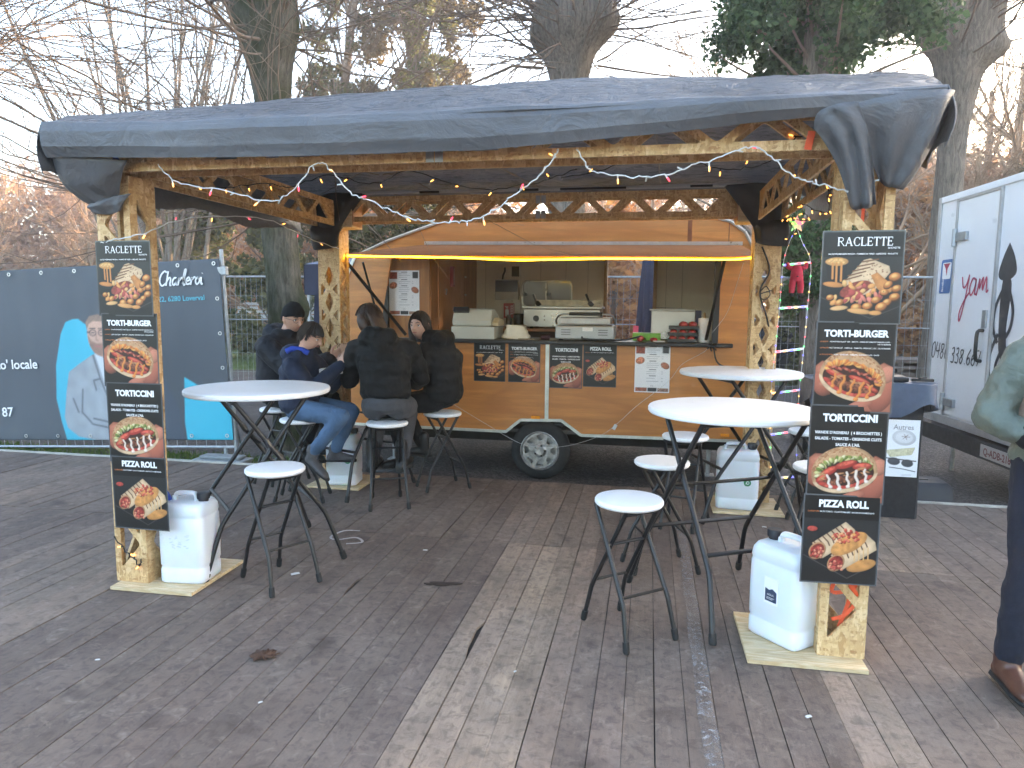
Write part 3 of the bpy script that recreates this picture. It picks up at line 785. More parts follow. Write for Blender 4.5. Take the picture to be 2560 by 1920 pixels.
# lower markers, wheel and chassis
AMBER = M('amber_lens', (.95, .34, .02), .25, 0, .1, 20)
MB().box((-1.015, TY - .014, .468), (.082, .02, .028)).build('marker_lamp', AMBER, tr, bevel=.003); MB().box((.69, TY - .014, .375), (.075, .02, .024)).build('marker_lamp', AMBER, tr, bevel=.003)
wc = Vector((-.968, 6.44, .158))
wh = MB().lathe([(.17, -.08), (.20, -.088), (.25, -.085), (.272, -.065), (.278, -.03), (.278, .03), (.272, .065), (.25, .085), (.18, .088), (.17, -.08)], wc, 36, 'Y', False).build('tyre', RUBBER, tr, smooth=40)
RIM = M('worn_alloy', (.42, .41, .40), .38, .8, .35, 25)
mb = MB().lathe([(.178, -.082), (.184, -.086), (.176, -.090), (.165, -.075), (.158, -.03), (.158, .05), (.10, .05), (.02, .05)], wc, 32, 'Y', False)
mb.lathe([(.0, -.078), (.04, -.080), (.052, -.07), (.085, -.055), (.09, -.03), (.06, -.02)], wc, 24, 'Y')
circ = lambda r, n=40: [(r*math.cos(2*math.pi*k/n), r*math.sin(2*math.pi*k/n)) for k in range(n)]
holes8 = [roundpoly([(r_*math.cos(a), r_*math.sin(a)) for r_, a in ((.098, b - .17), (.150, b - .26), (.150, b + .26), (.098, b + .17))], .012, 3) for b in [2*math.pi*k/8 for k in range(8)]]
mb.poly(circ(.170), .012, holes8, (wc + Vector((0, -.058, 0)), (1, 0, 0), (0, 0, 1)))
mb.build('wheel_rim', RIM, wh, smooth=35)
mb = MB()
for k in range(5):
    a = 2*math.pi*k/5; mb.lathe([(.008, -.012), (.008, .0)], wc + Vector((math.cos(a)*.05, -.072, math.sin(a)*.05)), 8, 'Y')
mb.build('wheel_bolts', BLACK, wh)
MB().box((-.968, 6.6, .40), (.56, .38, .012)).build('wheel_arch', BLACK, tr)
DARKM = M('dark_chassis', (.012, .011, .010), .8)
MB().box((-1.0, 6.85, .20), (3.6, .06, .10)).box((-1.0, 7.95, .20), (3.6, .06, .10)).box((-.97, 7.4, .15), (.08, 1.7, .08)).build('chassis', DARKM, tr)
w2 = copy_tree(wh, tr); w2.location = (0, 1.86, 0); w2.matrix_parent_inverse = wh.matrix_parent_inverse.copy()
for x_ in (-2.6, .6): MB().tube([(x_, 6.9, .2), (x_, 6.9, GZ)], .02, 8).box((x_, 6.9, GZ + .008), (.12, .12, .012)).build('support_leg', GALV, tr)

# ---- things inside the trailer and on its counter
CT = 1.188; WT = 1.186
reg = base('cash_register', (-1.62, 6.60, CT), 'pale grey cash register on the counter', 'cash register')
REGM = M('register_grey', (.46, .47, .43), .5, 0, .04, 6)
MB().box((-1.63, 6.62, CT + .058), (.42, .40, .115)).build('drawer', REGM, reg, bevel=.006)
mb = MB(); prof = [(6.46, CT+.12), (6.455, CT+.17), (6.52, CT+.275), (6.62, CT+.285), (6.80, CT+.22), (6.80, CT+.12)]
mb.rings([[(x_, y, z) for y, z in prof] for x_ in (-1.84, -1.46)], True); mb.build('housing', REGM, reg, bevel=.012)
MB().box((-1.76, 6.50, CT+.268), (.15, .06, .045), (R(-30), 0, 0)).build('display', BLACK, reg, bevel=.004)
mb = MB(); mb.rings([[(x_, y, z) for y, z in ((6.5, CT+.12), (6.48, CT+.15), (6.56, CT+.20), (6.78, CT+.18), (6.78, CT+.12))] for x_ in (-1.458, -1.40)], True); mb.build('printer', M('register_beige', (.60, .52, .36), .5), reg, bevel=.008)
# soft bag
mb = MB(); rings = []
for i in range(7):
    t = i/6; w_ = .13*(1-.25*t) + .01*math.sin(i*2.1); d = .06*(1-.55*t)
    rings.append([(-1.24 + w_*math.copysign(abs(math.cos(a))**.6, math.cos(a)) + .01*math.sin(3*a+i), 6.56 + d*math.copysign(abs(math.sin(a))**.6, math.sin(a)), CT + .002 + .125*t + .008*math.sin(2*a+i)) for a in [2*math.pi*k/18 for k in range(18)]])
tag(mb.rings(rings).build('plastic_bag', M('white_bag', (.66, .63, .55), .35, 0, .08, 14, .3, 25), smooth=60), 'crumpled white plastic bag beside the cash register', 'bag')
# contact grill
gr = base('contact_grill', (-.58, 6.62, CT), 'silver contact grill with a black handle on the counter', 'grill')
SILV = M('grill_silver', (.36, .37, .38), .4, .5, .06, 4)
MB().box((-.58, 6.60, CT+.075), (.54, .34, .125)).build('housing', SILV, gr, bevel=.012)
mb = MB()
for sx in (-1, 1):
    for k in range(3): mb.box((-.58 + sx*.17, 6.428, CT+.055 + k*.022), (.085, .004, .008))
mb.build('vent_slots', M('vent_dark', (.10, .10, .10), .5), gr)
MB().box((-.55, 6.4275, CT+.105), (.095, .003, .035)).build('rating_plate', M('plate_white', (.68, .68, .70), .4, 0, .05, 30), gr)
MB().box((-.58, 6.61, CT+.18), (.47, .30, .065)).build('upper_plate', M('cast_aluminium', (.42, .42, .42), .45, .6, .15, 12), gr, bevel=.01)
mb = MB().tube(smoothpath([(-.86, 6.62, CT+.15), (-.85, 6.52, CT+.19), (-.80, 6.44, CT+.235), (-.70, 6.43, CT+.245)], 4), .009, 6).tube(smoothpath([(-.31, 6.62, CT+.15), (-.31, 6.52, CT+.20), (-.35, 6.44, CT+.238), (-.45, 6.43, CT+.245)], 4), .009, 6)
mb.build('handle_arms', STEEL, gr, smooth=50); MB().tube([(-.72, 6.43, CT+.245), (-.42, 6.43, CT+.245)], .016, 10).build('handle', BLACK, gr, smooth=50)
for x_ in (-.8, -.36):
    for y_ in (6.47, 6.73): MB().lathe([(.018, 0), (.02, .012)], (x_, y_, CT+.0005), 10).build('foot', RUBBER, gr)
MB().tube(smoothpath([(-.60, 6.43, CT+.035), (-.58, 6.40, CT+.02), (-.40, 6.37, CT+.012), (-.2, 6.38, CT+.02), (-.08, 6.45, CT+.045), (-.03, 6.55, CT+.02)], 5), .0085, 6).build('power_cord', BLACK, gr, smooth=60)
# hot plate at the back bench
hp = base('hot_plate', (-.92, 7.8, 1.262), 'stainless crepe hot plate with a black dial at the back of the trailer', 'hot plate')
MB().box((-.92, 7.70, 1.375), (.82, .5, .19)).build('housing', STEEL, hp, bevel=.006); MB().box((-.92, 7.70, 1.487), (.86, .54, .028)).build('rim', STEEL, hp, bevel=.005)
MB().box((-.90, 7.93, 1.535), (.76, .02, .075)).build('splash_guard', M('greasy_steel', (.42, .38, .31), .45, .6, .3, 14), hp)
MB().lathe([(.032, -.02), (.032, 0), (.02, .002)], (-1.19, 7.447, 1.37), 20, 'Y').build('dial', BLACK, hp, smooth=40)
mb = MB()
for z_ in (1.355, 1.395): mb.lathe([(.008, -.008), (.008, 0)], (-1.10, 7.449, z_), 10, 'Y')
mb.build('lamp', M('dark_lamp', (.09, .05, .03), .4), hp)
for x_, y_ in ((-1.25, 7.5), (-.6, 7.5), (-1.25, 7.9), (-.6, 7.9)): MB().lathe([(.02, 0), (.02, .02)], (x_, y_, 1.261), 10).build('foot', RUBBER, hp)
for i, x_ in enumerate((-1.23, -.655)):
    sc_ = MB(); sc_.bar((x_ + .05, 7.62, 1.506), (x_ + .015, 7.60, 1.55), .05, .012, (0, 1, 0)).bar((x_ + .015, 7.6, 1.55), (x_ - .02, 7.585, 1.635), .024, .018, (0, 1, 0))
    tag(sc_.build('scraper', BLACK, bevel=.003), ('black scraper leaning on the hot plate above its dial' if i == 0 else 'black scraper leaning at the dial-free end of the hot plate'), 'scraper')
tag(MB().lathe([(.058, 0), (.06, .01), (.06, .15), (.055, .155), (.05, .15), (.05, .02)], (-1.41, 7.62, 1.262), 20).build('black_canister', BLACK, smooth=40), 'black round canister beside the hot plate', 'canister')
tag(MB().lathe([(.03, 0), (.032, .1), (.02, .125), (.02, .14)], (-1.53, 7.65, 1.262), 14).build('spice_jar', M('brown_jar', (.07, .05, .04), .25), smooth=40), 'small brown jar at the bench end left of the black canister', 'jar')
# fire sign on the duct
fs_ = MB().box((-1.65, 8.262, 1.445), (.13, .004, .175)).build('fire_sign', M('sign_red', (.42, .03, .03), .4, 0, .03, 5))
tag(fs_, 'red fire extinguisher sign below the electric box', 'sign')
mb = MB(); fr = ((-1.65, 8.2595, 1.445), (1, 0, 0), (0, 0, 1))
mb.poly(roundpoly([(-.045, -.07), (-.005, -.07), (-.005, .015), (-.045, .015)], .008), .001, (), fr); strokes(mb, [[(-.025, .015), (-.025, .035), (-.045, .05)], [(-.03, .04), (-.01, .045)]], .01, fr, .0008)
for k in range(4): strokes(mb, [[(.02, -.05 + k*.03), (.03, -.03 + k*.03), (.045, -.04 + k*.03), (.055, -.015 + k*.03)]], .007, fr, .001)
mb.build('pictogram', INK_W, fs_)
# steel warmer, trays of tomatoes, roll, green box
bw = base('steel_warmer', (.24, 6.82, CT), 'low stainless steel warmer behind the tomato trays', 'food warmer')
MB().box((.22, 6.86, CT+.145), (.40, .30, .27)).build('housing', STEEL, bw, bevel=.006); MB().box((.21, 6.87, CT+.288), (.42, .34, .014)).build('lid', STEEL, bw, bevel=.003)
MB().box((.447, 6.84, CT+.15), (.05, .26, .27)).build('blue_crate', M('navy_plastic', (.02, .025, .09), .4), bw)
MB().bar((.05, 6.74, CT+.31), (.32, 6.70, CT+.302), .05, .004, (0, 0, 1)).build('knife_blade', M('dark_blade', (.04, .035, .035), .35), bw)
for x_ in (.06, .38):
    for y_ in (6.75, 6.98): MB().lathe([(.012, 0), (.012, .012)], (x_, y_, CT+.0005), 8).build('foot', RUBBER, bw)
TOM = M('tomato_red', (.36, .035, .028), .28, 0, .25, 18); FILM = M('tray_black', (.015, .014, .014), .3)
for k in range(3):
    t_ = base('tomato_tray', (.29, 6.51, CT + k*.057), ('bottom', 'middle', 'topmost')[k] + ' black tray of tomatoes in the stack on the counter', 'tray', 'stacked trays of tomatoes')
    z0 = CT + .001 + k*.057
    mb = MB(); mb.box((.295 + .005*k, 6.51, z0 + .004), (.25, .135, .007))
    for sx, sy, w_, d in ((-1, 0, .008, .145), (1, 0, .008, .145), (0, -1, .26, .008), (0, 1, .26, .008)): mb.box((.295 + .005*k + sx*.127, 6.51 + sy*.07, z0 + .017), (w_, d, .03))
    mb.build('tray_shell', FILM, t_, bevel=.002)
    for i in range(3 if k < 2 else 2):
        for j in range(2):
            xx = .215 + i*.08 + (.08 if k == 2 else 0)
            MB().ball((xx + .005*k, 6.475 + j*.07, z0 + .032 + (.012 if k == 2 else 0)), .034 + (.006 if k == 2 else 0), 12, 8, (1, 1, .74)).build('tomato', TOM, t_, smooth=60)
for i, (x_, y_, rr, lb) in enumerate(((-.075, 6.47, .034, 'loose red tomato on the counter by the grill cord'), (.045, 6.47, .036, 'half cut tomato lying flat on the counter'))):
    tag(MB().ball((x_, y_, CT + rr*(.85 if i == 0 else .55)), rr, 14, 9, (1, 1, .85 if i == 0 else .55)).build('tomato', TOM, smooth=60), lb, 'tomato')
tag(MB().box((-.02, 6.78, CT+.035), (.26, .18, .07)).build('green_tub', M('lime_plastic', (.20, .50, .04), .4, 0, .1, 5), bevel=.006), 'bright green plastic tub behind the loose tomatoes', 'tub')
tag(MB().box((.09, 6.45, CT+.007), (.11, .05, .012), (0, 0, .1)).build('cutting_knife_block', M('pale_block', (.5, .5, .47), .5), bevel=.002), 'small pale sharpening block at the counter edge beside the trays', 'block')
pr_ = base('paper_roll', (.485, 6.52, CT), 'upright white paper towel roll at the counter end', 'paper roll')
MB().lathe([(.018, 0), (.05, .0005), (.052, .004), (.052, .214), (.05, .217), (.018, .217)], (.485, 6.52, CT + .001), 28).build('paper', PAPER, pr_, smooth=40)
MB().lathe([(.011, .20), (.012, .26), (.008, .268)], (.485, 6.52, CT), 12).build('wooden_spindle', FRAMEW, pr_, smooth=40)
mb = MB().tube([(-.98, 6.43, CT+.024), (-.90, 6.44, CT+.024)], .022, 12); tag(mb.build('rolled_cloth', M('plum_cloth', (.05, .02, .03), .9, 0, .3, 30), smooth=50), 'small dark rolled cloth on the counter left of the grill', 'cloth')
tag(MB().box((-1.12, 6.43, CT+.006), (.15, .05, .01), (0, 0, .08)).build('price_strip', M('strip_brown', (.2, .15, .1), .5, 0, .4, 40)), 'narrow brown strip lying on the counter before the bag', 'strip')

# ------------------------------------------------------------------ folding bar tables and stools
def rr_ring(cx, cy, hx, hy, r, z, k=4, rot=0.0):
    pts = roundpoly([(-hx, -hy), (hx, -hy), (hx, hy), (-hx, hy)], r, k); c, s = math.cos(rot), math.sin(rot)
    return [(cx + x*c - y*s, cy + x*s + y*c, z) for x, y in pts]
def folding(kind, D, H, span, sep, tr_, name, label, cat, group):
    """round top on two crossing U-frames; local x = crossing direction"""
    root = empty(name); tag(root, label, cat, group)
    r = D/2; mb = MB(); n = 64
    def prof(a):
        k = 1.0
        return k
    e = .034 if kind == 'table' else .030
    mb.lathe([(r*.93, H-e), (r-.006, H-e+.002), (r, H-e+.010), (r, H-.009), (r-.005, H-.002), (r-.014, H), (r*.5, H+.0005)], (0, 0, 0), n)
    mb.build('table_top' if kind == 'table' else 'seat', WPLAST, root, smooth=35)
    zt = H - e; zk = .30 if kind == 'table' else .20
    for f, sg in ((0, 1), (1, -1)):
        w_ = sep/2 - (0 if f == 0 else tr_*2.6)
        xt = -sg*(r*.50 if kind == 'table' else r*.62); xk = sg*span/2*.74; xf = sg*span/2
        legs = []
        for sy in (-1, 1):
            P = [Vector((xt, sy*w_*.92, zt)), Vector((xk, sy*w_, zk)), Vector((xf, sy*w_*1.12, .012))]
            a = P[0].lerp(P[1], .93); b = P[1].lerp(P[2], .12)
            path = [P[0], P[0].lerp(P[1], .5), a, P[1]*.6 + a*.2 + b*.2, b, P[2]]
            lg = MB().tube(path, tr_, 10).build('leg', BLACKMET, root, smooth=45)
            d = (P[2]-b).normalized()
            MB().tube([P[2] - d*.05, P[2] - d*.008, P[2]], [tr_*1.35, tr_*1.4, tr_*1.1], 10).build('foot_cap', RUBBER, lg, smooth=45)
            legs.append(P)
        for t, rad in (((.90, .011), (.26, .0)) if kind == 'table' else ((.92, .0075), (.42, .0075))):
            if rad:
                MB().tube([legs[0][0].lerp(legs[0][1], t), legs[1][0].lerp(legs[1][1], t)], rad, 8).build('crossbar', BLACKMET, root, smooth=45)
        MB().tube([legs[0][0] + Vector((0, 0, -.012)), legs[1][0] + Vector((0, 0, -.012))], tr_, 8).build('top_rail', BLACKMET, root, smooth=45)
        if kind == 'table' and f == 0:
            a, b = legs[0][0].lerp(legs[0][1], .36), legs[1][0].lerp(legs[1][1], .36)
            dn = Vector((.10*sg, 0, -.11))
            MB().tube(smoothpath([a, a + dn*.8 + Vector((0, .02, 0)), a + dn + Vector((0, .05, 0)), b + dn - Vector((0, .05, 0)), b + dn*.8 - Vector((0, .02, 0)), b], 4), .009, 8).build('folding_brace', BLACKMET, root, smooth=50)
            for q in (a, b): MB().tube([q + Vector((-.012*sg, 0, .022)), q + Vector((.012*sg, 0, -.022))], tr_*1.35, 8).build('brace_clip', BLACK, root)
    return root
tgroup, sgroup = 'round white folding bar tables', 'round white folding bar stools'
tb = folding('table', .815, 1.015, .76, .62, .0128, 'bar_table', 'round white folding bar table standing alone behind the banner-side poster column', 'table', tgroup)
tb.location = (-2.235, 3.715, 0); tb.rotation_euler = (0, 0, R(44))
t2 = copy_tree(tb, None, (.415, 3.555, 0), R(118)); t2['label'] = 'large round white bar table in front, surrounded by stools near the right poster column'
t3 = copy_tree(tb, None, (.665, 5.32, .0), R(20)); t3.scale = (1.06, 1.06, 1.03); t3['label'] = 'round white bar table standing farther back beside the string-light ladder'
t4 = copy_tree(tb, None, (-2.36, 5.28, 0), R(70)); t4['label'] = 'white bar table mostly hidden by the four seated people'
st = folding('stool', .31, .64, .37, .25, .0108, 'bar_stool', 'empty white bar stool in front of the lone left bar table', 'stool', sgroup)
st.location = (-1.93, 3.345, 0); st.rotation_euler = (0, 0, R(-31))
for (x_, y_, a, lb) in ((-.065, 3.145, -50, 'empty white bar stool nearest the viewer, left of the front right table'),
                        (.095, 3.99, 20, 'empty white bar stool directly behind the nearest stool, left of the front right table'),
                        (.265, 4.84, 75, 'empty white bar stool between the two right tables, nearest the caravan wheel'),
                        (.965, 4.05, 60, 'white bar stool half hidden behind the right poster column, lower of two'),
                        (1.16, 5.25, 10, 'white bar stool half hidden behind the right poster column, farther of two'),
                        (-1.89, 4.87, -65, 'white bar stool under the woman in grey jeans'),
                        (-1.63, 5.43, 40, 'white bar stool under the girl looking towards the viewer'),
                        (-2.58, 4.86, 15, 'white bar stool under the boy in blue jeans'),
                        (-3.02, 5.32, 70, 'white bar stool under the man in the beanie')):
    s2 = copy_tree(st, None, (x_, y_, 0), R(a)); s2['label'] = lb

# ------------------------------------------------------------------ water canisters weighing down the posts
CAN = M('milky_plastic', (.68, .71, .745), .42, 0, .05, 5, .05, 30, sss=.25)
CANC = M('cap_black', (.014, .015, .02), .5, 0, .1, 9)
def jerrycan(loc, rz, label, hx=.14, hy=.115, H=.42, mark=None, blue=False, capx=1):
    root = empty('jerrycan', loc, rz); tag(root, label, 'jerrycan', 'water canisters weighing down the gazebo posts')
    mb = MB()
    S = [(.90, 0, .03), (.985, .010, .04), (1, .03, .045), (1, .075, .045), (.975, .082, .045), (.975, .092, .045), (1, .10, .045), (1.008, .2, .045), (1, H-.085, .045), (.978, H-.078, .045), (.978, H-.068, .045), (1, H-.06, .045), (.97, H-.025, .05), (.88, H-.004, .05), (.80, H, .05)]
    mb.rings([rr_ring(0, 0, hx*s, hy*s, r, z, 5) for s, z, r in S]); mb.build('body', CAN, root, smooth=50)
    h = [(-hx*.62, 0, H-.03), (-hx*.60, 0, H+.022), (-hx*.40, 0, H+.036), (hx*.22, 0, H+.036), (hx*.36, 0, H+.02), (hx*.38, 0, H-.03)]
    h = [(q[0]*capx, q[1], q[2]) for q in h]; mb = MB(); sp = smoothpath(h, 5); mb.loft([(p, .02, .013, (0, 1, 0), (0, 0, 1) if 5 < i < len(sp)-6 else (1, 0, 0)) for i, p in enumerate(sp)], 10); mb.build('handle', CAN, root, smooth=60)
    MB().lathe([(.026, H-.01), (.026, H+.012), (.033, H+.012), (.034, H+.04), (.031, H+.045), (.012, H+.046)], (hx*.66*capx, 0, 0), 20).build('cap', CANC, root, smooth=35)
    if blue: MB().tube(smoothpath([(-hx*.75, -.02, H+.0), (-hx*.9, -.03, H+.05), (-hx*.8, -.05, H+.03), (-hx*.95, -.05, H-.01)], 4), .012, 6).build('blue_tie', BLUE, root)
    if mark == 'label':
        lb = MB().box((0, -hy*1.012, .235), (.075, .0012, .12)).build('sticker', PAPER, root)
        m2 = MB(); fr = ((0, -hy*1.012 - .0012, .235), (1, 0, 0), (0, 0, 1))
        m2.poly([(-.03, -.048), (.03, -.048), (.03, .0), (.008, .012), (-.01, .004), (-.03, .01)], .0006, (), fr); m2.build('sticker_print', M('navy_print', (.03, .05, .10), .5), lb)
        m3 = MB(); write(m3, 'AQUA', (0, -.02), .012, fr, lift=.002); strokes(m3, [[(-.02, -.03), (.02, -.03)], [(-.02, -.036), (.012, -.036)], [(-.02, .045), (.02, .045)]], .002, fr, .002, False); m3.build('sticker_lettering', INK_W, lb)
    if mark == 'green':
        lb = MB().lathe([(.034, 0), (.034, .001)], (hx*.45, -hy*1.004, .21), 24, 'Y').build('sticker', PAPER, root)
        m2 = MB().lathe([(.026, 0), (.026, .001)], (hx*.45, -hy*1.004 - .0015, .21), 20, 'Y'); m2.build('sticker_print', M('leaf_green_print', (.03, .22, .08), .5), lb)
        m3 = MB(); strokes(m3, [[(-.012, -.01), (0, .012), (.012, 0), (0, -.012), (-.004, 0)]], .004, ((hx*.45, -hy*1.004 - .002, .21), (1, 0, 0), (0, 0, 1)), .001); m3.build('sticker_emblem', INK_W, lb)
    if mark == 'faint':
        m2 = MB(); fr = ((0, -hy*1.006 - .0005, .24), (1, 0, 0), (0, 0, 1)); rn = random.Random(4)
        for k in range(16): x_ = rn.uniform(-.06, .05); z_ = rn.uniform(-.05, .04); strokes(m2, [[(x_, z_), (x_ + rn.uniform(.005, .02), z_ + rn.uniform(-.006, .008))]], .004, fr, .001, False)
        m2.build('worn_print', M('faint_ink', (.50, .55, .58), .6), root)
    return root
jerrycan((-2.400, 3.272, .02), R(5), 'tall translucent white jerrycan against the post beside the lone left table', .126, .105, .43, 'faint', True)
jerrycan((.655, 3.225, .02), R(-48), 'translucent white jerrycan with navy label against the right poster post', .135, .12, .43, 'label', capx=-1)
jerrycan((-2.46, 5.36, .02), R(8), 'translucent white jerrycan with green sticker behind the seated boy', .13, .11, .42, 'green')
jerrycan((.68, 5.36, .02), R(-4), 'translucent white jerrycan with green sticker under the rear bar table', .15, .115, .44, 'green')

# ------------------------------------------------------------------ bits on the deck
LEAFB = M('dry_leaf', (.075, .035, .018), .8, 0, .3, 30)
def leaf_outline():
    out = []
    for k in range(44):
        a = 2*math.pi*k/44; r = .055*(1 + .42*abs(math.sin(a*3.5)) ) * (.75 + .5*abs(math.cos(a))); out.append((r*math.cos(a)*1.1, r*math.sin(a)*1.25))
    return out
L = leaf_outline(); mb = MB(); nL = len(L)
vs = [(0, 0, .012)] + [(x*.5, y*.5, .010 + .006*math.sin(i)) for i, (x, y) in enumerate(L)] + [(x, y, .006 + .012*abs(math.sin(i*.9))) for i, (x, y) in enumerate(L)]
mb.add(vs, [(0, 1+i, 1+(i+1) % nL) for i in range(nL)] + [(1+i, 1+nL+i, 1+nL+(i+1) % nL, 1+(i+1) % nL) for i in range(nL)])
mb.tube([(.06, 0, .008), (.10, .01, .006), (.125, .012, .01)], .002, 5)
o = mb.build('oak_leaf', LEAFB, smooth=60, fix=False, loc=(-1.575, 2.59, .0015), rot=(0, 0, .4)); o.scale = (.55, .55, .8); o.modifiers.new('s', 'SOLIDIFY').thickness = .0012
tag(o, 'curled brown oak leaf lying on the dark planks', 'leaf')
mb = MB()
for j, (x_, y_, s_) in enumerate(((0, 0, .06), (.07, .02, .035), (-.06, -.015, .03))):
    P = [(x_ + s_*math.cos(a)*(1+.3*math.sin(3*a)), y_ + .45*s_*math.sin(a)) for a in [2*math.pi*k/14 for k in range(14)]]
    mb.poly(P, .004, (), ((0, 0, .004), (1, 0, 0), (0, 1, 0)))
tag(mb.build('rotten_leaf', M('rotten_brown', (.03, .017, .012), .8, 0, .3, 30), loc=(-1.06, 3.50, .001)), 'dark squashed leaf smear on the planks in mid deck', 'leaf')
SCR = M('litter_white', (.6, .6, .58), .6)
for i, (x_, y_, s_, a, lb) in enumerate(((-1.9, 3.47, .05, .9, 'white paper scrap between the feet of the lone front-left stool'), (-1.31, 3.99, .03, .2, 'small white scrap on the bare planks left of mid deck'), (-2.24, 2.42, .02, .4, 'tiny white scrap on the deck near the bottom left'), (-1.40, 2.27, .018, .9, 'tiny pale scrap near the front edge left of the light planks'), (-.50, 2.69, .016, 1.2, 'round pale confetti on the light planks'), (.62, 2.60, .028, .7, 'curved white scrap on the planks in front of the right base plate'), (1.02, 3.62, .028, .1, 'pale bottle-cap sized scrap right of the poster column'), (.82, 4.93, .03, .0, 'white crumb by the plate under the rear bar table'))):
    mb = MB().poly([(-s_*.5, -s_*.2), (s_*.45, -s_*.28), (s_*.5, s_*.1), (s_*.1, s_*.25), (-s_*.42, s_*.2)], .0012, (), ((0, 0, .0028), (1, 0, 0), (0, 1, .08)))
    tag(mb.build('paper_scrap', SCR, loc=(x_, y_, .001), rot=(0, 0, a)), lb, 'litter')
mb = MB(); sp = smoothpath([(-1.85, 4.25, .004), (-1.93, 4.18, .02), (-1.98, 4.09, .006), (-1.92, 4.05, .004), (-1.80, 4.07, .02), (-1.74, 4.03, .008), (-1.83, 3.99, .004)], 8)
for a, b in zip(sp, sp[1:]): mb.bar(a, b, .016, .0015, (0, 0, 1))
tag(mb.build('plastic_strap', M('clear_strap', (.42, .38, .37), .3)), 'loose twisted pale plastic strap on the deck behind the lone stool', 'strap')
# clear tape over a cable
m, nt_, p_ = newmat('clear_tape'); g_ = G(nt_)
f_ = g_.noise(g_.coord('Object', (1, 1, 1)), 26, 5, .7, 1.5); nt_.links.new(g_.ramp(f_, [(.50, (.24, .22, .21)), (.62, (.46, .46, .47))]), p_.inputs['Base Color'])
nt_.links.new(g_.ramp(f_, [(.48, .12), (.64, .62)]), p_.inputs['Alpha']); p_.inputs['Roughness'].default_value = .16
nt_.links.new(g_.bump(f_, .6, .006), p_.inputs['Normal'])
mb = MB(); n = 70; vs = []; rn = random.Random(8)
for i in range(n+1):
    y_ = 1.6 + 3.2*i/n; c = .252 + .004*math.sin(i*.5); z_ = .0045 + rn.uniform(0, .003)
    vs += [(c-.031, y_, z_), (c, y_, z_ + .003), (c+.031, y_, z_)]
mb.add(vs, [(3*i+k, 3*i+k+1, 3*i+k+4, 3*i+k+3) for i in range(n) for k in (0, 1)])
tag(mb.build('clear_tape', m, smooth=20, fix=False), 'strip of crinkled clear tape running along the planks under the front right table', 'tape')

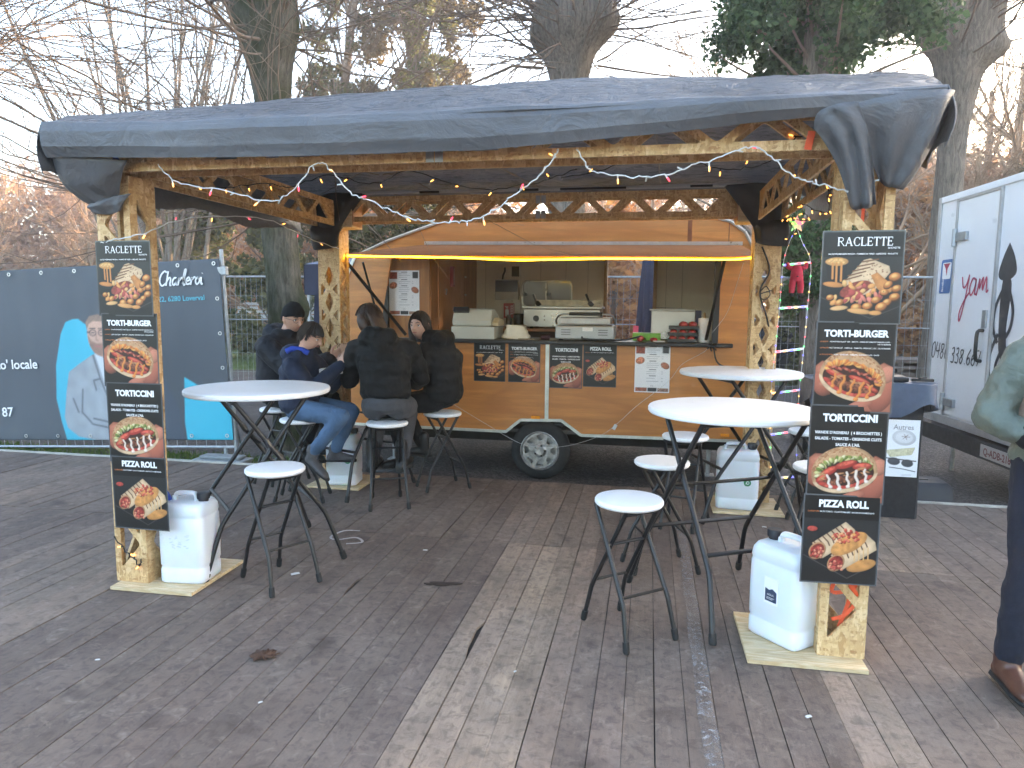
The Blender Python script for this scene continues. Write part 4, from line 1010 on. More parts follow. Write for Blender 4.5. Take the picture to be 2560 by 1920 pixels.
# ------------------------------------------------------------------ printed sheets
class Paint:
    """small numpy painter for flat prints: x right, y up, units of sheet width"""
    def __init__(s, w, h, nx, bg):
        s.nx = nx; s.ny = max(2, round(nx*h/w)); s.asp = h/w
        gx, gy = np.meshgrid(np.linspace(0, 1, s.nx+1), np.linspace(0, s.asp, s.ny+1)); s.X, s.Y = gx, gy
        s.C = np.ones(gx.shape + (3,))*np.array(bg); s.px = 1.0/nx
        rs = np.random.RandomState(3); s.N = rs.rand(*gx.shape)
        s.rs = rs
    def blend(s, a, c): s.C = s.C*(1-a[..., None]) + (np.array(c) if np.ndim(c) == 1 else c)*a[..., None]
    def smooth_noise(s, f, seed=0):
        rs = np.random.RandomState(seed); n = rs.rand(40, 40); u = s.X*f; v = s.Y*f
        i = np.floor(u).astype(int) % 39; j = np.floor(v).astype(int) % 39; fu = u-np.floor(u); fv = v-np.floor(v)
        return (n[j, i]*(1-fu)+n[j, i+1]*fu)*(1-fv)+(n[j+1, i]*(1-fu)+n[j+1, i+1]*fu)*fv
    def ell(s, cx, cy, rx, ry, c, rot=0, shade=.5, soft=1.0, tex=0.0, f=20):
        ca, sa = math.cos(rot), math.sin(rot); dx, dy = s.X-cx, s.Y-cy; u = (dx*ca+dy*sa)/rx; v = (-dx*sa+dy*ca)/ry
        r = np.sqrt(u*u+v*v); a = np.clip((1-r)*min(rx, ry)/(s.px*soft)+.5, 0, 1)
        sh = 1 + shade*(.55*(dy/ max(rx, ry)) - .35*(dx/max(rx, ry)) - .55*np.clip(r, 0, 1)**3 + .12)
        if tex: sh = sh*(1 + tex*(s.smooth_noise(f, 5)-.5)*2)
        s.blend(a, np.clip(np.array(c)[None, None, :]*sh[..., None], 0, 1))
    def poly(s, pts, c, tex=0.0, f=16, shade=0.0, soft=1.0):
        n = len(pts); ins = np.zeros(s.X.shape, bool); d = np.full(s.X.shape, 9.0)
        for i in range(n):
            x0, y0 = pts[i]; x1, y1 = pts[(i+1) % n]
            cond = ((y0 > s.Y) != (y1 > s.Y)); xi = (x1-x0)*(s.Y-y0)/((y1-y0) if abs(y1-y0) > 1e-9 else 1e-9)+x0
            ins ^= cond & (s.X < xi)
            L = (x1-x0)**2+(y1-y0)**2+1e-12; t = np.clip(((s.X-x0)*(x1-x0)+(s.Y-y0)*(y1-y0))/L, 0, 1)
            d = np.minimum(d, np.hypot(s.X-x0-t*(x1-x0), s.Y-y0-t*(y1-y0)))
        a = np.clip(np.where(ins, d, -d)/(s.px*soft)+.5, 0, 1)
        sh = np.ones(s.X.shape)
        if tex: sh = sh*(1+tex*(s.smooth_noise(f, 9)-.5)*2)
        if shade: sh = sh*(1 - shade*np.exp(-np.clip(d, 0, 9)/.03)*ins)
        s.blend(a, np.clip(np.array(c)[None, None, :]*sh[..., None], 0, 1))
    def line(s, pts, wd, c, soft=1.0):
        d = np.full(s.X.shape, 9.0)
        for (x0, y0), (x1, y1) in zip(pts, pts[1:]):
            L = (x1-x0)**2+(y1-y0)**2+1e-12; t = np.clip(((s.X-x0)*(x1-x0)+(s.Y-y0)*(y1-y0))/L, 0, 1)
            d = np.minimum(d, np.hypot(s.X-x0-t*(x1-x0), s.Y-y0-t*(y1-y0)))
        s.blend(np.clip((wd/2-d)/(s.px*soft)+.5, 0, 1), c)
    def mesh(s, name, w_, m):
        """grid mesh, origin at the sheet's lower left, in the xz plane facing -y"""
        nx, ny = s.nx, s.ny; me = bpy.data.meshes.new(name)
        vs = np.stack([s.X*w_, np.zeros_like(s.X), s.Y*w_], -1).reshape(-1, 3)
        idx = np.arange((nx+1)*(ny+1)).reshape(ny+1, nx+1)
        fs = np.stack([idx[:-1, :-1], idx[:-1, 1:], idx[1:, 1:], idx[1:, :-1]], -1).reshape(-1, 4)
        me.from_pydata(vs.tolist(), [], fs.tolist()); me.materials.append(m)
        ca = me.color_attributes.new('print', 'FLOAT_COLOR', 'POINT')
        col = np.concatenate([np.clip(s.C, 0, 1), np.ones(s.X.shape+(1,))], -1).reshape(-1).astype(np.float32); ca.data.foreach_set('color', col)
        me.update(); return me
def lin(r, g, b): return tuple((x/255)**2.2 for x in (r, g, b))
PRINT = mat_attr('glossy_print', .42, .12)
BANPRINT = mat_attr('banner_print', .5, .0)
TAN, TAN2, BROWN = lin(214, 170, 120), lin(236, 208, 164), lin(110, 62, 34)
def grill_marks(p, a, b, n, L, wd, c=lin(92, 52, 30)):
    for k in range(n):
        t = k/(n-1) if n > 1 else 0; x = a[0]+(b[0]-a[0])*t; y = a[1]+(b[1]-a[1])*t; p.line([(x, y), (x+L[0], y+L[1])], wd, c)
def bgfill(p, top):
    p.C[:] = np.array(lin(12, 15, 17))
    m = p.Y < top; fade = np.clip((p.Y/top), 0, 1)
    p.C[m] = (np.array(lin(36, 39, 42))[None, :]*(.55+.9*fade[m][:, None]*(.7+.6*p.smooth_noise(3, 2)[m][:, None])))
def paint_raclette():
    p = Paint(.30, .355, 150, (0, 0, 0)); H = p.asp; bgfill(p, .86)
    p.poly([(0, .36), (.05, .30), (.66, .02), (.98, .16), (1, .22), (1, .30), (.4, .5)], lin(34, 35, 37), .2)
    p.line([(0, .33), (.64, .06), (1, .22)], .012, lin(70, 70, 72))
    p.poly([(.04, .78), (.07, .58), (.22, .55), (.31, .60), (.31, .80)], lin(40, 38, 42), .1, shade=.4); p.ell(.18, .80, .145, .055, lin(228, 168, 84), 0, .3, tex=.25, f=30); 
    for k in range(9): p.ell(.09+.022*k, .805+.02*math.sin(k*2.2), .022, .018, lin(244, 196, 110), 0, .5)
    for x, l in ((.13, .2), (.18, .26), (.24, .23)): p.line([(x, .78), (x+.005, .78-l)], .026, lin(226, 150, 62))
    p.ell(.15, .50, .13, .035, lin(222, 146, 60), -.1, .4)
    # roll
    p.poly([(.26, .50), (.52, .82), (.60, .84), (.84, .74), (.86, .66), (.64, .38), (.50, .36)], TAN2, .16, 22, .25)
    for k in range(5): p.line([(.28+.055*k, .555+.06*k-.0*k), (.50+.05*k, .62+.052*k)], .018, lin(126, 84, 50))
    for k in range(26): p.ell(.60+.22*p.rs.rand(), .50+.26*p.rs.rand(), .011, .007, lin(150, 92, 54), p.rs.rand()*3, .1)
    p.ell(.44, .44, .21, .095, lin(150, 62, 48), .35, .4, tex=.5, f=40)
    rs = np.random.RandomState(2)
    for k in range(34):
        x = .12+.66*rs.rand(); y = .20+.26*rs.rand()+.10*(1-abs(x-.42)*2); c = [lin(226, 128, 108), lin(190, 74, 68), lin(242, 190, 108), lin(236, 166, 78)][k % 4]
        p.ell(x, y, .035+.03*rs.rand(), .02+.018*rs.rand(), c, rs.rand()*3, .8)
    p.poly([(.62, .62), (.70, .66), (.86, .52), (.90, .42), (.80, .36), (.70, .46)], lin(226, 150, 66), .25, 20, .2)
    for x, y, r, a in ((.92, .60, .075, .2), (.84, .50, .06, .6), (.95, .45, .062, .3), (.80, .40, .055, 0), (.93, .34, .068, .2), (.84, .27, .06, .5), (.70, .30, .06, .2), (.77, .21, .075, .4), (.60, .22, .065, .1), (.24, .26, .06, .6), (.12, .33, .05, .2), (.46, .20, .07, .1)):
        p.ell(x, y - .012, r*1.05, r*.74, lin(70, 36, 14), a, .2); p.ell(x, y, r, r*.74, lin(206, 122, 40), a, 1.1, 1.0, .3, 34); p.ell(x-.008, y+.012, r*.55, r*.36, lin(246, 190, 96), a, .5, 2.0)
    for k in range(60): p.ell(.30+.5*p.rs.rand(), .40+.4*p.rs.rand()*(1 if k < 30 else .4), .008, .005, [lin(150, 96, 56), lin(96, 54, 28)][k % 2], p.rs.rand()*3, .1) if k < 18 else None
    p.ell(.50, .15, .15, .035, lin(232, 172, 92), -.1, .5); p.ell(.24, .19, .11, .03, lin(238, 190, 120), .1, .5); p.ell(.70, .13, .08, .03, lin(230, 164, 80), 0, .5)
    return p
def paint_pita(lettuce):
    H = .355 if not lettuce else .40
    p = Paint(.30, H, 150, (0, 0, 0)); p.C[:] = np.array(lin(12, 16, 18)); rs = np.random.RandomState(4 if lettuce else 6)
    skin = lin(198, 118, 88); cx, cy, th = (.49, .36, .20) if lettuce else (.47, .385, -.30)
    ca, sa = math.cos(th), math.sin(th)
    def T(a, b): return (cx + a*ca - b*sa, cy + a*sa + b*ca)
    def E(a, b, ra, rb, c, r=0, sh=.6, tex=.0, f=30): q = T(a, b); p.ell(q[0], q[1], ra, rb, c, r + th, sh, 1.0, tex, f)
    # fingers and palms
    p.poly([(0, .60), (.08, .67), (.22, .66), (.28, .46), (.20, .22), (0, .30)], skin, .22, 7, .4, 2); p.ell(.10, .36, .13, .17, lin(178, 98, 72), .3, .7)
    for k in range(3): p.ell(.17, .60 - .11*k, .12, .045, lin(206, 128, 98), .25, .8)
    p.poly([(1, .60), (.88, .66), (.72, .56), (.66, .16), (.48, .08), (.60, .0), (1, 0)], skin, .22, 7, .35, 2); p.ell(.88, .28, .17, .30, lin(188, 104, 78), -.3, .7); p.ell(.60, .09, .17, .055, lin(204, 122, 94), .3, .6); p.ell(.93, .50, .10, .12, lin(210, 134, 104), -.5, .6)
    # back bread, opening, fillings, front lip
    back = [T(.44*math.cos(t), .06 + .36*math.sin(t)) for t in np.linspace(-.15, 3.29, 26)]; low = [T(.44*math.cos(t), .02 + .25*math.sin(t)) for t in np.linspace(3.3, 6.12, 22)]
    p.poly(back + low, TAN, .25, 16, .35)
    for k in range(120):
        t = rs.uniform(.1, 3.0); r = rs.uniform(.8, 1.0); E(.43*r*math.cos(t), .06 + .35*r*math.sin(t), rs.uniform(.008, .022), rs.uniform(.005, .012), [lin(186, 130, 80), lin(222, 182, 132), lin(168, 112, 66)][k % 3], t + 1.6, .1)
    E(0, .02, .39, .235, lin(64, 30, 18), 0, .3)
    if lettuce:
        for k in range(40): t = math.pi*(k + .5)/40; E(.36*math.cos(t), .05 + .20*math.sin(t) + .02*math.sin(k*2.1), .045, .022, [lin(142, 160, 62), lin(206, 212, 138), lin(108, 136, 44), lin(226, 228, 176)][k % 4], t*2 + rs.rand(), .9)
        for a, b, w_ in ((-.20, .10, .13), (.04, .16, .15), (.25, .10, .13), (-.30, .02, .10)): E(a, b, w_, .052, lin(190, 46, 34), .15 - a, .7); E(a, b + .014, w_*.8, .026, lin(232, 96, 70), .15 - a, .4, .4, 40)
    else:
        for k in range(30): t = math.pi*(k + .5)/30; E(.35*math.cos(t), .08 + .17*math.sin(t) + .012*math.sin(k*1.7), .05, .022, [lin(240, 150, 40), lin(226, 120, 24), lin(250, 182, 80)][k % 3], t*2, .7)
        for k in range(16): E(-.32 + .042*k, .11 + .05*math.sin(k*.2) + .014*math.sin(k*1.9), .034, .016, [lin(150, 48, 36), lin(206, 110, 84)][k % 2], .6*math.sin(k*1.9), .8)
        for a, b, w_ in ((-.22, .05, .14), (.10, .07, .15), (.28, .0, .10)): E(a, b, w_, .038, lin(196, 50, 34), -.06, .7); E(a, b + .01, w_*.8, .016, lin(234, 100, 70), -.06, .4)
    for k in range(12): E(rs.uniform(-.3, .3), rs.uniform(-.02, .08), .055, .012, lin(204, 146, 92), rs.uniform(-.6, .6), .6); 
    n = 9 if lettuce else 26
    for k in range(n):
        a = -.31 + .62*k/(n-1); E(a, -.055 + .02*math.sin(k*2.3) - .03*(a/.3)**2, .062 if lettuce else .05, .060 if lettuce else .052, [lin(118, 66, 44), lin(96, 50, 32), lin(134, 80, 54)][k % 3], rs.rand()*3, 1.2, .7, 46)
        for q in range(5): E(a + rs.uniform(-.04, .04), -.05 + rs.uniform(-.04, .04), .012, .007, [lin(168, 108, 76), lin(60, 30, 20)][q % 2], rs.rand()*3, .3)
    for k in range(9): a = -.30 + .075*k; E(a, -.155 + .09*(a/.3)**2, .065, .026, [lin(196, 54, 40), lin(224, 90, 66)][k % 2], a*.9, .6)
    lip = [T(.44*math.cos(t), .02 + .25*math.sin(t)) for t in np.linspace(3.3, 6.12, 22)] + [T(.40*math.cos(t), .02 + .195*math.sin(t)) for t in np.linspace(6.05, 3.36, 22)]
    p.poly(lip, TAN2, .2, 20, .15)
    sc_ = lin(250, 243, 230) if lettuce else lin(240, 146, 40)
    for a, l, w_ in ((-.22, .17, .030), (-.10, .22, .036), (.03, .20, .030), (.15, .24, .036), (.27, .17, .030)):
        pts = [T(a + .012*math.sin(q*1.7 + a*9), .05 - l*q/6) for q in range(7)]; p.line(pts, w_, tuple(x*.8 for x in sc_)); p.line([(x - .004, y + .003) for x, y in pts], w_*.6, sc_); q = pts[-1]; p.ell(q[0], q[1], w_*.95, w_*.75, sc_, 0, .5)
    p.C *= (.93 + .14*p.N)[..., None]
    return p
def paint_pizza():
    p = Paint(.30, .365, 150, (0, 0, 0)); bgfill(p, .90)
    p.poly([(0, .52), (.08, .44), (.52, .74), (.60, .84), (.9, .60), (1, .66), (1, .30), (.62, .06), (.02, .36)], lin(30, 31, 33), .15)
    p.line([(.02, .37), (.62, .07), (1, .30)], .012, lin(84, 84, 86))
    p.ell(.12, .74, .085, .05, lin(40, 36, 36)); p.ell(.12, .75, .068, .036, lin(196, 70, 56), 0, .6, tex=.5, f=40)
    p.ell(.80, .26, .20, .08, lin(214, 150, 70), .3, .4, tex=.3)
    for (x0, y0), (x1, y1) in (((.20, .44), (.64, .76)), ((.46, .28), (.92, .60))):
        dx, dy = x1-x0, y1-y0; L = math.hypot(dx, dy); nx_, ny_ = -dy/L*.13, dx/L*.13
        p.poly([(x0+nx_, y0+ny_), (x1+nx_, y1+ny_), (x1+.05, y1), (x1-nx_, y1-ny_), (x0-nx_, y0-ny_)], TAN2, .18, 20, .35)
        for k in range(7):
            t = .06+.13*k; cx, cy = x0+dx*t, y0+dy*t; p.line([(cx+nx_*.95, cy+ny_*.95), (cx+nx_*.3+.02, cy+ny_*.3), (cx+.02, cy-.02)], .018, lin(96, 58, 34))
        p.ell(x0, y0, .135, .105, lin(196, 150, 100), .9, .4); p.ell(x0, y0, .11, .085, lin(150, 46, 34), .9, .3, tex=.6, f=46)
        rs = np.random.RandomState(int(x0*100))
        for k in range(24): p.ell(x0+.17*(rs.rand()-.5), y0+.15*(rs.rand()-.5)-.02, .022, .018, [lin(206, 84, 70), lin(232, 150, 112), lin(176, 48, 42)][k % 3], rs.rand()*3, .9)
    p.ell(.62, .56, .27, .12, lin(228, 160, 74), .55, .3, tex=.3, f=26)
    rs = np.random.RandomState(9)
    for k in range(46):
        a = rs.rand()*6.28; r = math.sqrt(rs.rand()); x = .58+.19*r*math.cos(a); y = .66+.10*r*math.sin(a); p.ell(x, y, .024, .02, [lin(206, 66, 48), lin(230, 116, 84), lin(240, 170, 110), lin(188, 50, 40)][k % 4], rs.rand()*3, .9)
    for x in (.70, .76, .82, .88): p.line([(x, .46+.3*(x-.7)), (x+.006, .32+.2*(x-.7))], .016, lin(236, 190, 120))
    return p
def paint_menu():
    p = Paint(.31, .43, 96, (.78, .78, .80)); H = p.asp
    p.poly([(.03, H-.05), (.28, H-.05), (.28, H-.26), (.03, H-.26)], lin(150, 70, 50), .7, 40); p.poly([(.78, H-.04), (.96, H-.04), (.96, H-.24), (.78, H-.24)], lin(44, 46, 50), .2)
    p.ell(.15, H-.46, .13, .10, lin(190, 120, 90), .3, .5, tex=.7, f=40); p.ell(.86, H-.60, .13, .09, lin(160, 100, 74), -.5, .6, tex=.5, f=30)
    p.poly([(.03, .03), (.36, .03), (.36, .14), (.03, .14)], lin(150, 90, 70), .6, 30); p.poly([(.38, .03), (.64, .03), (.64, .14), (.38, .14)], lin(52, 56, 60), .4, 20); p.poly([(.66, .03), (.97, .03), (.97, .13), (.66, .13)], lin(140, 110, 96), .6, 30)
    rs = np.random.RandomState(5)
    for y, t in ((H-.05, 1), (H-.10, 0), (H-.15, 0), (H-.21, 0), (H-.28, 1), (H-.34, 0), (H-.40, 0), (H-.47, 1), (H-.53, 0), (H-.59, 0), (H-.65, 0), (H-.72, 1), (H-.78, 0), (H-.84, 0), (H-.90, 1), (H-.97, 0), (H-1.06, 0)):
        if t: p.line([(.42, y), (.60, y)], .022, lin(90, 90, 96))
        else: p.line([(.34, y), (.34+.22+.16*rs.rand(), y)], .012, lin(150, 150, 158)); p.line([(.76, y), (.80, y)], .012, lin(150, 150, 158))
    p.ell(.5, .19, .04, .03, lin(160, 160, 165), 0, 0); p.ell(.5, .19, .03, .02, (.78, .78, .8), 0, 0)
    return p
def paint_autres():
    p = Paint(.27, .40, 80, (.74, .76, .80)); H = p.asp
    p.ell(.62, H-.46, .30, .20, lin(190, 192, 196), -.1, .25); p.ell(.62, H-.46, .22, .14, lin(206, 208, 212), -.1, .1)
    for k in range(6): p.line([(.66, H-.44), (.66+.10*math.cos(k), H-.44+.07*math.sin(k))], .014, lin(110, 90, 80))
    p.poly([(.16, H-.80), (.92, H-.70), (.84, H-.90), (.30, H-.98)], lin(196, 192, 160), .25, 30, .2)
    p.ell(.40, .40, .16, .10, lin(70, 74, 80), -.1, .3); p.ell(.74, .36, .15, .10, lin(66, 70, 76), -.1, .3); p.line([(.2, .48), (.95, .42)], .03, lin(60, 60, 64)); p.line([(.3, .24), (.62, .21), (.95, .15)], .022, lin(60, 60, 64))
    p.line([(.62, .05), (.86, .06)], .012, lin(150, 150, 160))
    return p
DES = {'raclette': (paint_raclette(), .30, .355), 'burger': (paint_pita(False), .30, .355), 'torticcini': (paint_pita(True), .30, .40), 'pizza': (paint_pizza(), .30, .365), 'menu': (paint_menu(), .31, .43), 'autres': (paint_autres(), .27, .40)}
for k_ in ('raclette', 'burger', 'torticcini', 'pizza'):          # muted inkjet tones
    C_ = DES[k_][0].C; g_ = C_.mean(-1, keepdims=True); DES[k_][0].C = (C_*.86 + g_*.14)*np.array([.74, .66, .62])
DMESH = {k: v[0].mesh('printed_picture', v[1], PRINT) for k, v in DES.items()}
F0 = ((0, 0, 0), (1, 0, 0), (0, 0, 1))
# serif capitals drawn stroke by stroke for the RACLETTE heading
SER = {'R': ([[(.14, 0), (.14, 1)]], [[(.14, .97), (.5, .97), (.64, .85), (.64, .65), (.5, .53), (.14, .53)], [(.36, .53), (.74, .02)]], [[(.02, .02), (.28, .02)], [(.02, .98), (.25, .98)], [(.66, .02), (.84, .02)]], .86),
       'A': ([[(.42, 1), (.76, 0)]], [[(.42, 1), (.10, 0)], [(.20, .33), (.64, .33)]], [[(0, .02), (.22, .02)], [(.62, .02), (.9, .02)]], .92),
       'C': ([[(.16, .72), (.10, .5), (.16, .27)]], [[(.72, .74), (.62, .93), (.42, .98), (.24, .9), (.14, .7)], [(.14, .3), (.24, .1), (.42, .02), (.62, .06), (.74, .24)]], [[(.72, .98), (.72, .72)]], .84),
       'L': ([[(.14, 0), (.14, 1)]], [[(.14, .03), (.60, .03)]], [[(.02, .98), (.28, .98)], [(.60, .02), (.62, .24)], [(.02, .02), (.14, .02)]], .70),
       'E': ([[(.14, 0), (.14, 1)]], [[(.14, .97), (.58, .97)], [(.14, .52), (.46, .52)], [(.14, .03), (.60, .03)]], [[(.58, .98), (.59, .78)], [(.60, .02), (.63, .24)], [(.46, .62), (.46, .42)], [(.02, .98), (.14, .98)], [(.02, .02), (.14, .02)]], .72),
       'T': ([[(.36, 0), (.36, 1)]], [[(.03, .97), (.69, .97)]], [[(.03, .98), (.03, .76)], [(.69, .98), (.69, .76)], [(.24, .02), (.48, .02)]], .76)}
def serif(mb, s, x0, y0, h, fr):
    x = x0; k = 0
    for ch in s:
        th, tn, se, adv = SER[ch]; f = lambda L: [[(x + p[0]*h, y0 + p[1]*h) for p in q] for q in L]
        strokes(mb, f(th), h*.15, fr, .0016, False); strokes(mb, f(tn), h*.085, fr, .0018, len(tn) > 0 and ch in 'C'); strokes(mb, f(se), h*.06, fr, .0020, False); x += adv*h
    return x - x0
def mini(mb, y, x0, x1, h, fr, seed, hint):
    write(mb, hint, ((x0+x1)/2, y), h, fr, .012, 'CENTER', 1.0)
_let = {}
def lettering(kind):
    if kind in _let: return _let[kind]
    w_, h_ = DES[kind][1], DES[kind][2]; a = MB(); b = MB(); z = h_
    if kind == 'raclette':
        serif(a, 'RACLETTE', .052, z-.054, .0335, F0)
        write(a, 'SUCHETTE', (.288, z-.066), .0095, F0, .02, 'RIGHT'); write(a, 'SAUCE FROMAGERE MOZZA - POMMES DE TERRE - LARDONS - RACLETTE', (.15, z-.088), .0080, F0, .022, 'CENTER', .98)
    if kind == 'burger':
        write(a, 'TORTI-BURGER', (.15, z-.055), .037, F0, .045, 'CENTER', .96)
        for y, o, s_ in ((.078, 'LE BOEUF', ': VIANDE PURE BOEUF 100% - BACON - CHEDDAR TOMATES OIGNONS CUITS -'), (.103, 'LE POULET', ': FILET DE POULET - CHEDDAR - TOMATES - OIGNONS CUITS - SAUCE BURGER'), (.130, 'LE PULLED PORC', ': PORC - CHEDDAR - TOMATES - OIGNONS CUITS - SAUCE')):
            write(b, o, (.012, z-y), .0072, F0, .012, 'LEFT'); write(a, s_, (.046 if len(o) < 10 else .066, z-y), .0072, F0, .012, 'LEFT', .93)
        write(a, 'SAUCE BURGER', (.285, z-.087), .0072, F0, .012, 'RIGHT')
    if kind == 'torticcini':
        write(a, 'TORTICCINI', (.155, z-.062), .042, F0, .05, 'CENTER', .92)
        for y, s_ in ((.115, "VIANDE D'AGNEAU  ( 4 BROCHETTES )"), (.140, 'SALADE - TOMATES - OIGNONS CUITS'), (.165, "SAUCE A L'AIL")): write(a, s_, (.15, z-y), .0165, F0, .03, 'CENTER', .92)
    if kind == 'pizza':
        write(a, 'PIZZA ROLL', (.155, z-.045), .040, F0, .05, 'CENTER', .92); write(b, 'GARNITURE', (.012, z-.068), .0085, F0, .012, 'LEFT'); write(a, ': SAUCE TOMATE - SAUCE FROMAGERE - BACON ET CHAMPIGNONS', (.058, z-.068), .0085, F0, .012, 'LEFT', .84)
    if kind == 'menu':
        pass
    if kind == 'autres': write(a, 'Autres', (.16, z-.068), .05, F0, .012, 'CENTER')
    _let[kind] = (a, b); return _let[kind]
_lmesh = {}
def poster(kind, x, y, z, label, rz=0.0, rx=0.0, sx=1.0, sz=1.0, group='menu posters', cat='poster', film=True):
    """x,y,z = lower left corner of the sheet; faces -y before rz"""
    w_, h_ = DES[kind][1], DES[kind][2]
    key = ('sheet', kind)
    if key not in _lmesh:
        mb = MB(); e = .006 if film else 0
        mb.box((w_/2, .0014, h_/2), (w_ + 2*e, .0018, h_ + 2*e)); _lmesh[key] = mb.data('laminate', M('laminate_film', (.10, .105, .11), .15, 0, .05, 5))
    o = put('poster', _lmesh[key], None, 0, (x, y, z), (rx, 0, rz)); o.scale = (sx, 1, sz); tag(o, label, cat, group)
    put('printed_picture', DMESH[kind], o)
    for i, (mb, m) in enumerate(zip(lettering(kind), (INK_W if kind != 'autres' else INK_G, INK_O))):
        if mb.v:
            if (kind, i) not in _lmesh: _lmesh[(kind, i)] = mb.data('lettering', m)
            put('lettering', _lmesh[(kind, i)], o)
    return o
names = ('RACLETTE', 'TORTI-BURGER', 'TORTICCINI', 'PIZZA ROLL')
for i, (k, z0, dz) in enumerate((('raclette', 1.440, 0), ('burger', 1.088, 0), ('torticcini', .705, 0), ('pizza', .362, 0))):
    poster(k, -2.752 + .013*i, 3.122 - .005*i, z0*1.0265 - .040, names[i] + ' poster on the gazebo post beside the blue banner', rz=R((-1, .6, 1.2, .3)[i]), rx=R((.3, -.5, .2, .6)[i]), sx=1.02, sz=(1.025, 1.025, 1.01, 1.025)[i], group='posters on the front left post')
for i, (k, z0) in enumerate((('raclette', 1.446), ('burger', 1.090), ('torticcini', .715), ('pizza', .372))):
    poster(k, .672 - .006*i, 3.010 - .005*i, z0, names[i] + ' poster on the gazebo post beside the white box trailer', rz=R((-2, .8, 2.2, 2.5)[i]), rx=R((-.3, .3, 0, -.5)[i]), sx=.965, sz=(1, 1, .985, 1)[i], group='posters on the front right post')
yy = TY - .006
for i, (k, x0, z1, sz) in enumerate((('raclette', -1.605, 1.150, .99), ('burger', -1.275, 1.150, .99), ('torticcini', -.885, 1.150, .985), ('pizza', -.575, 1.152, 1.03))):
    poster(k, x0, yy, z1 - DES[k][2]*sz, names[i] + ' poster stuck to the trailer below the counter', sx=.97, sz=sz, group='posters on the trailer')
poster('menu', -.115, yy, .735, 'white printed price list stuck to the trailer below the counter', rz=0, film=False, cat='price list')
poster('menu', -2.485, TY + .085, 1.40, 'white printed price list on the wooden panel inside the serving hatch', film=False, cat='price list')

# ------------------------------------------------------------------ banner fence beside the deck
FT = R(2.6)
fn = empty('banner_fence', (-4.05, 6.30, -.10)); fn.rotation_euler = (0, -FT, 0)
tag(fn, 'galvanised site fence panel carrying the blue banner', 'fence')
def tubez(name, a, b, r, parent, m=GALV): return MB().tube([a, b], r, 10).build(name, m, parent, smooth=50)
tubez('post', (0, 0, .02), (0, 0, 2.13), .021, fn); tubez('post', (-3.45, 0, .02), (-3.45, 0, 2.10), .021, fn)
tubez('rail', (-3.45, .0, 2.02), (0, 0, 2.02), .015, fn); tubez('rail', (-3.45, 0, .16), (0, 0, .16), .015, fn)
def fence_mesh(x0, x1, z0, z1, parent, dx=.11, dz=.27, r=.0022):
    mb = MB(); n = int((x1-x0)/dx)
    for i in range(1, n): mb.box((x0 + i*(x1-x0)/n, 0, (z0+z1)/2), (2*r, 2*r, z1-z0))
    k = int((z1-z0)/dz)
    for j in range(1, k): mb.box(((x0+x1)/2, 2*r, z0 + j*(z1-z0)/k), (x1-x0, 2*r, 2*r))
    return mb.build('wire_mesh', GALV, parent, fix=False)
fence_mesh(-3.45, 0, .16, 2.02, fn)
MB().box((0, -.012, 1.92), (.11, .05, .08)).build('clamp', GALV, fn, bevel=.004)
mb = MB().tube([(-.12, .3, .03), (-.02, .05, .35)], .012, 6).tube([(-.12, 0, .03), (-.12, 0, .17)], .02, 8); mb.build('brace', GALV, fn)
ft = MB(); ft.box((-.11, 0, .0), (.56, .22, .07)); ft.box((-.11, 0, .05), (.44, .14, .035)); tag(ft.build('fence_foot', M('grey_plastic_foot', (.22, .23, .23), .7, 0, .15, 12), bevel=.012, loc=(-4.05, 6.22, -.08)), 'grey plastic fence foot at the end of the banner', 'fence foot')
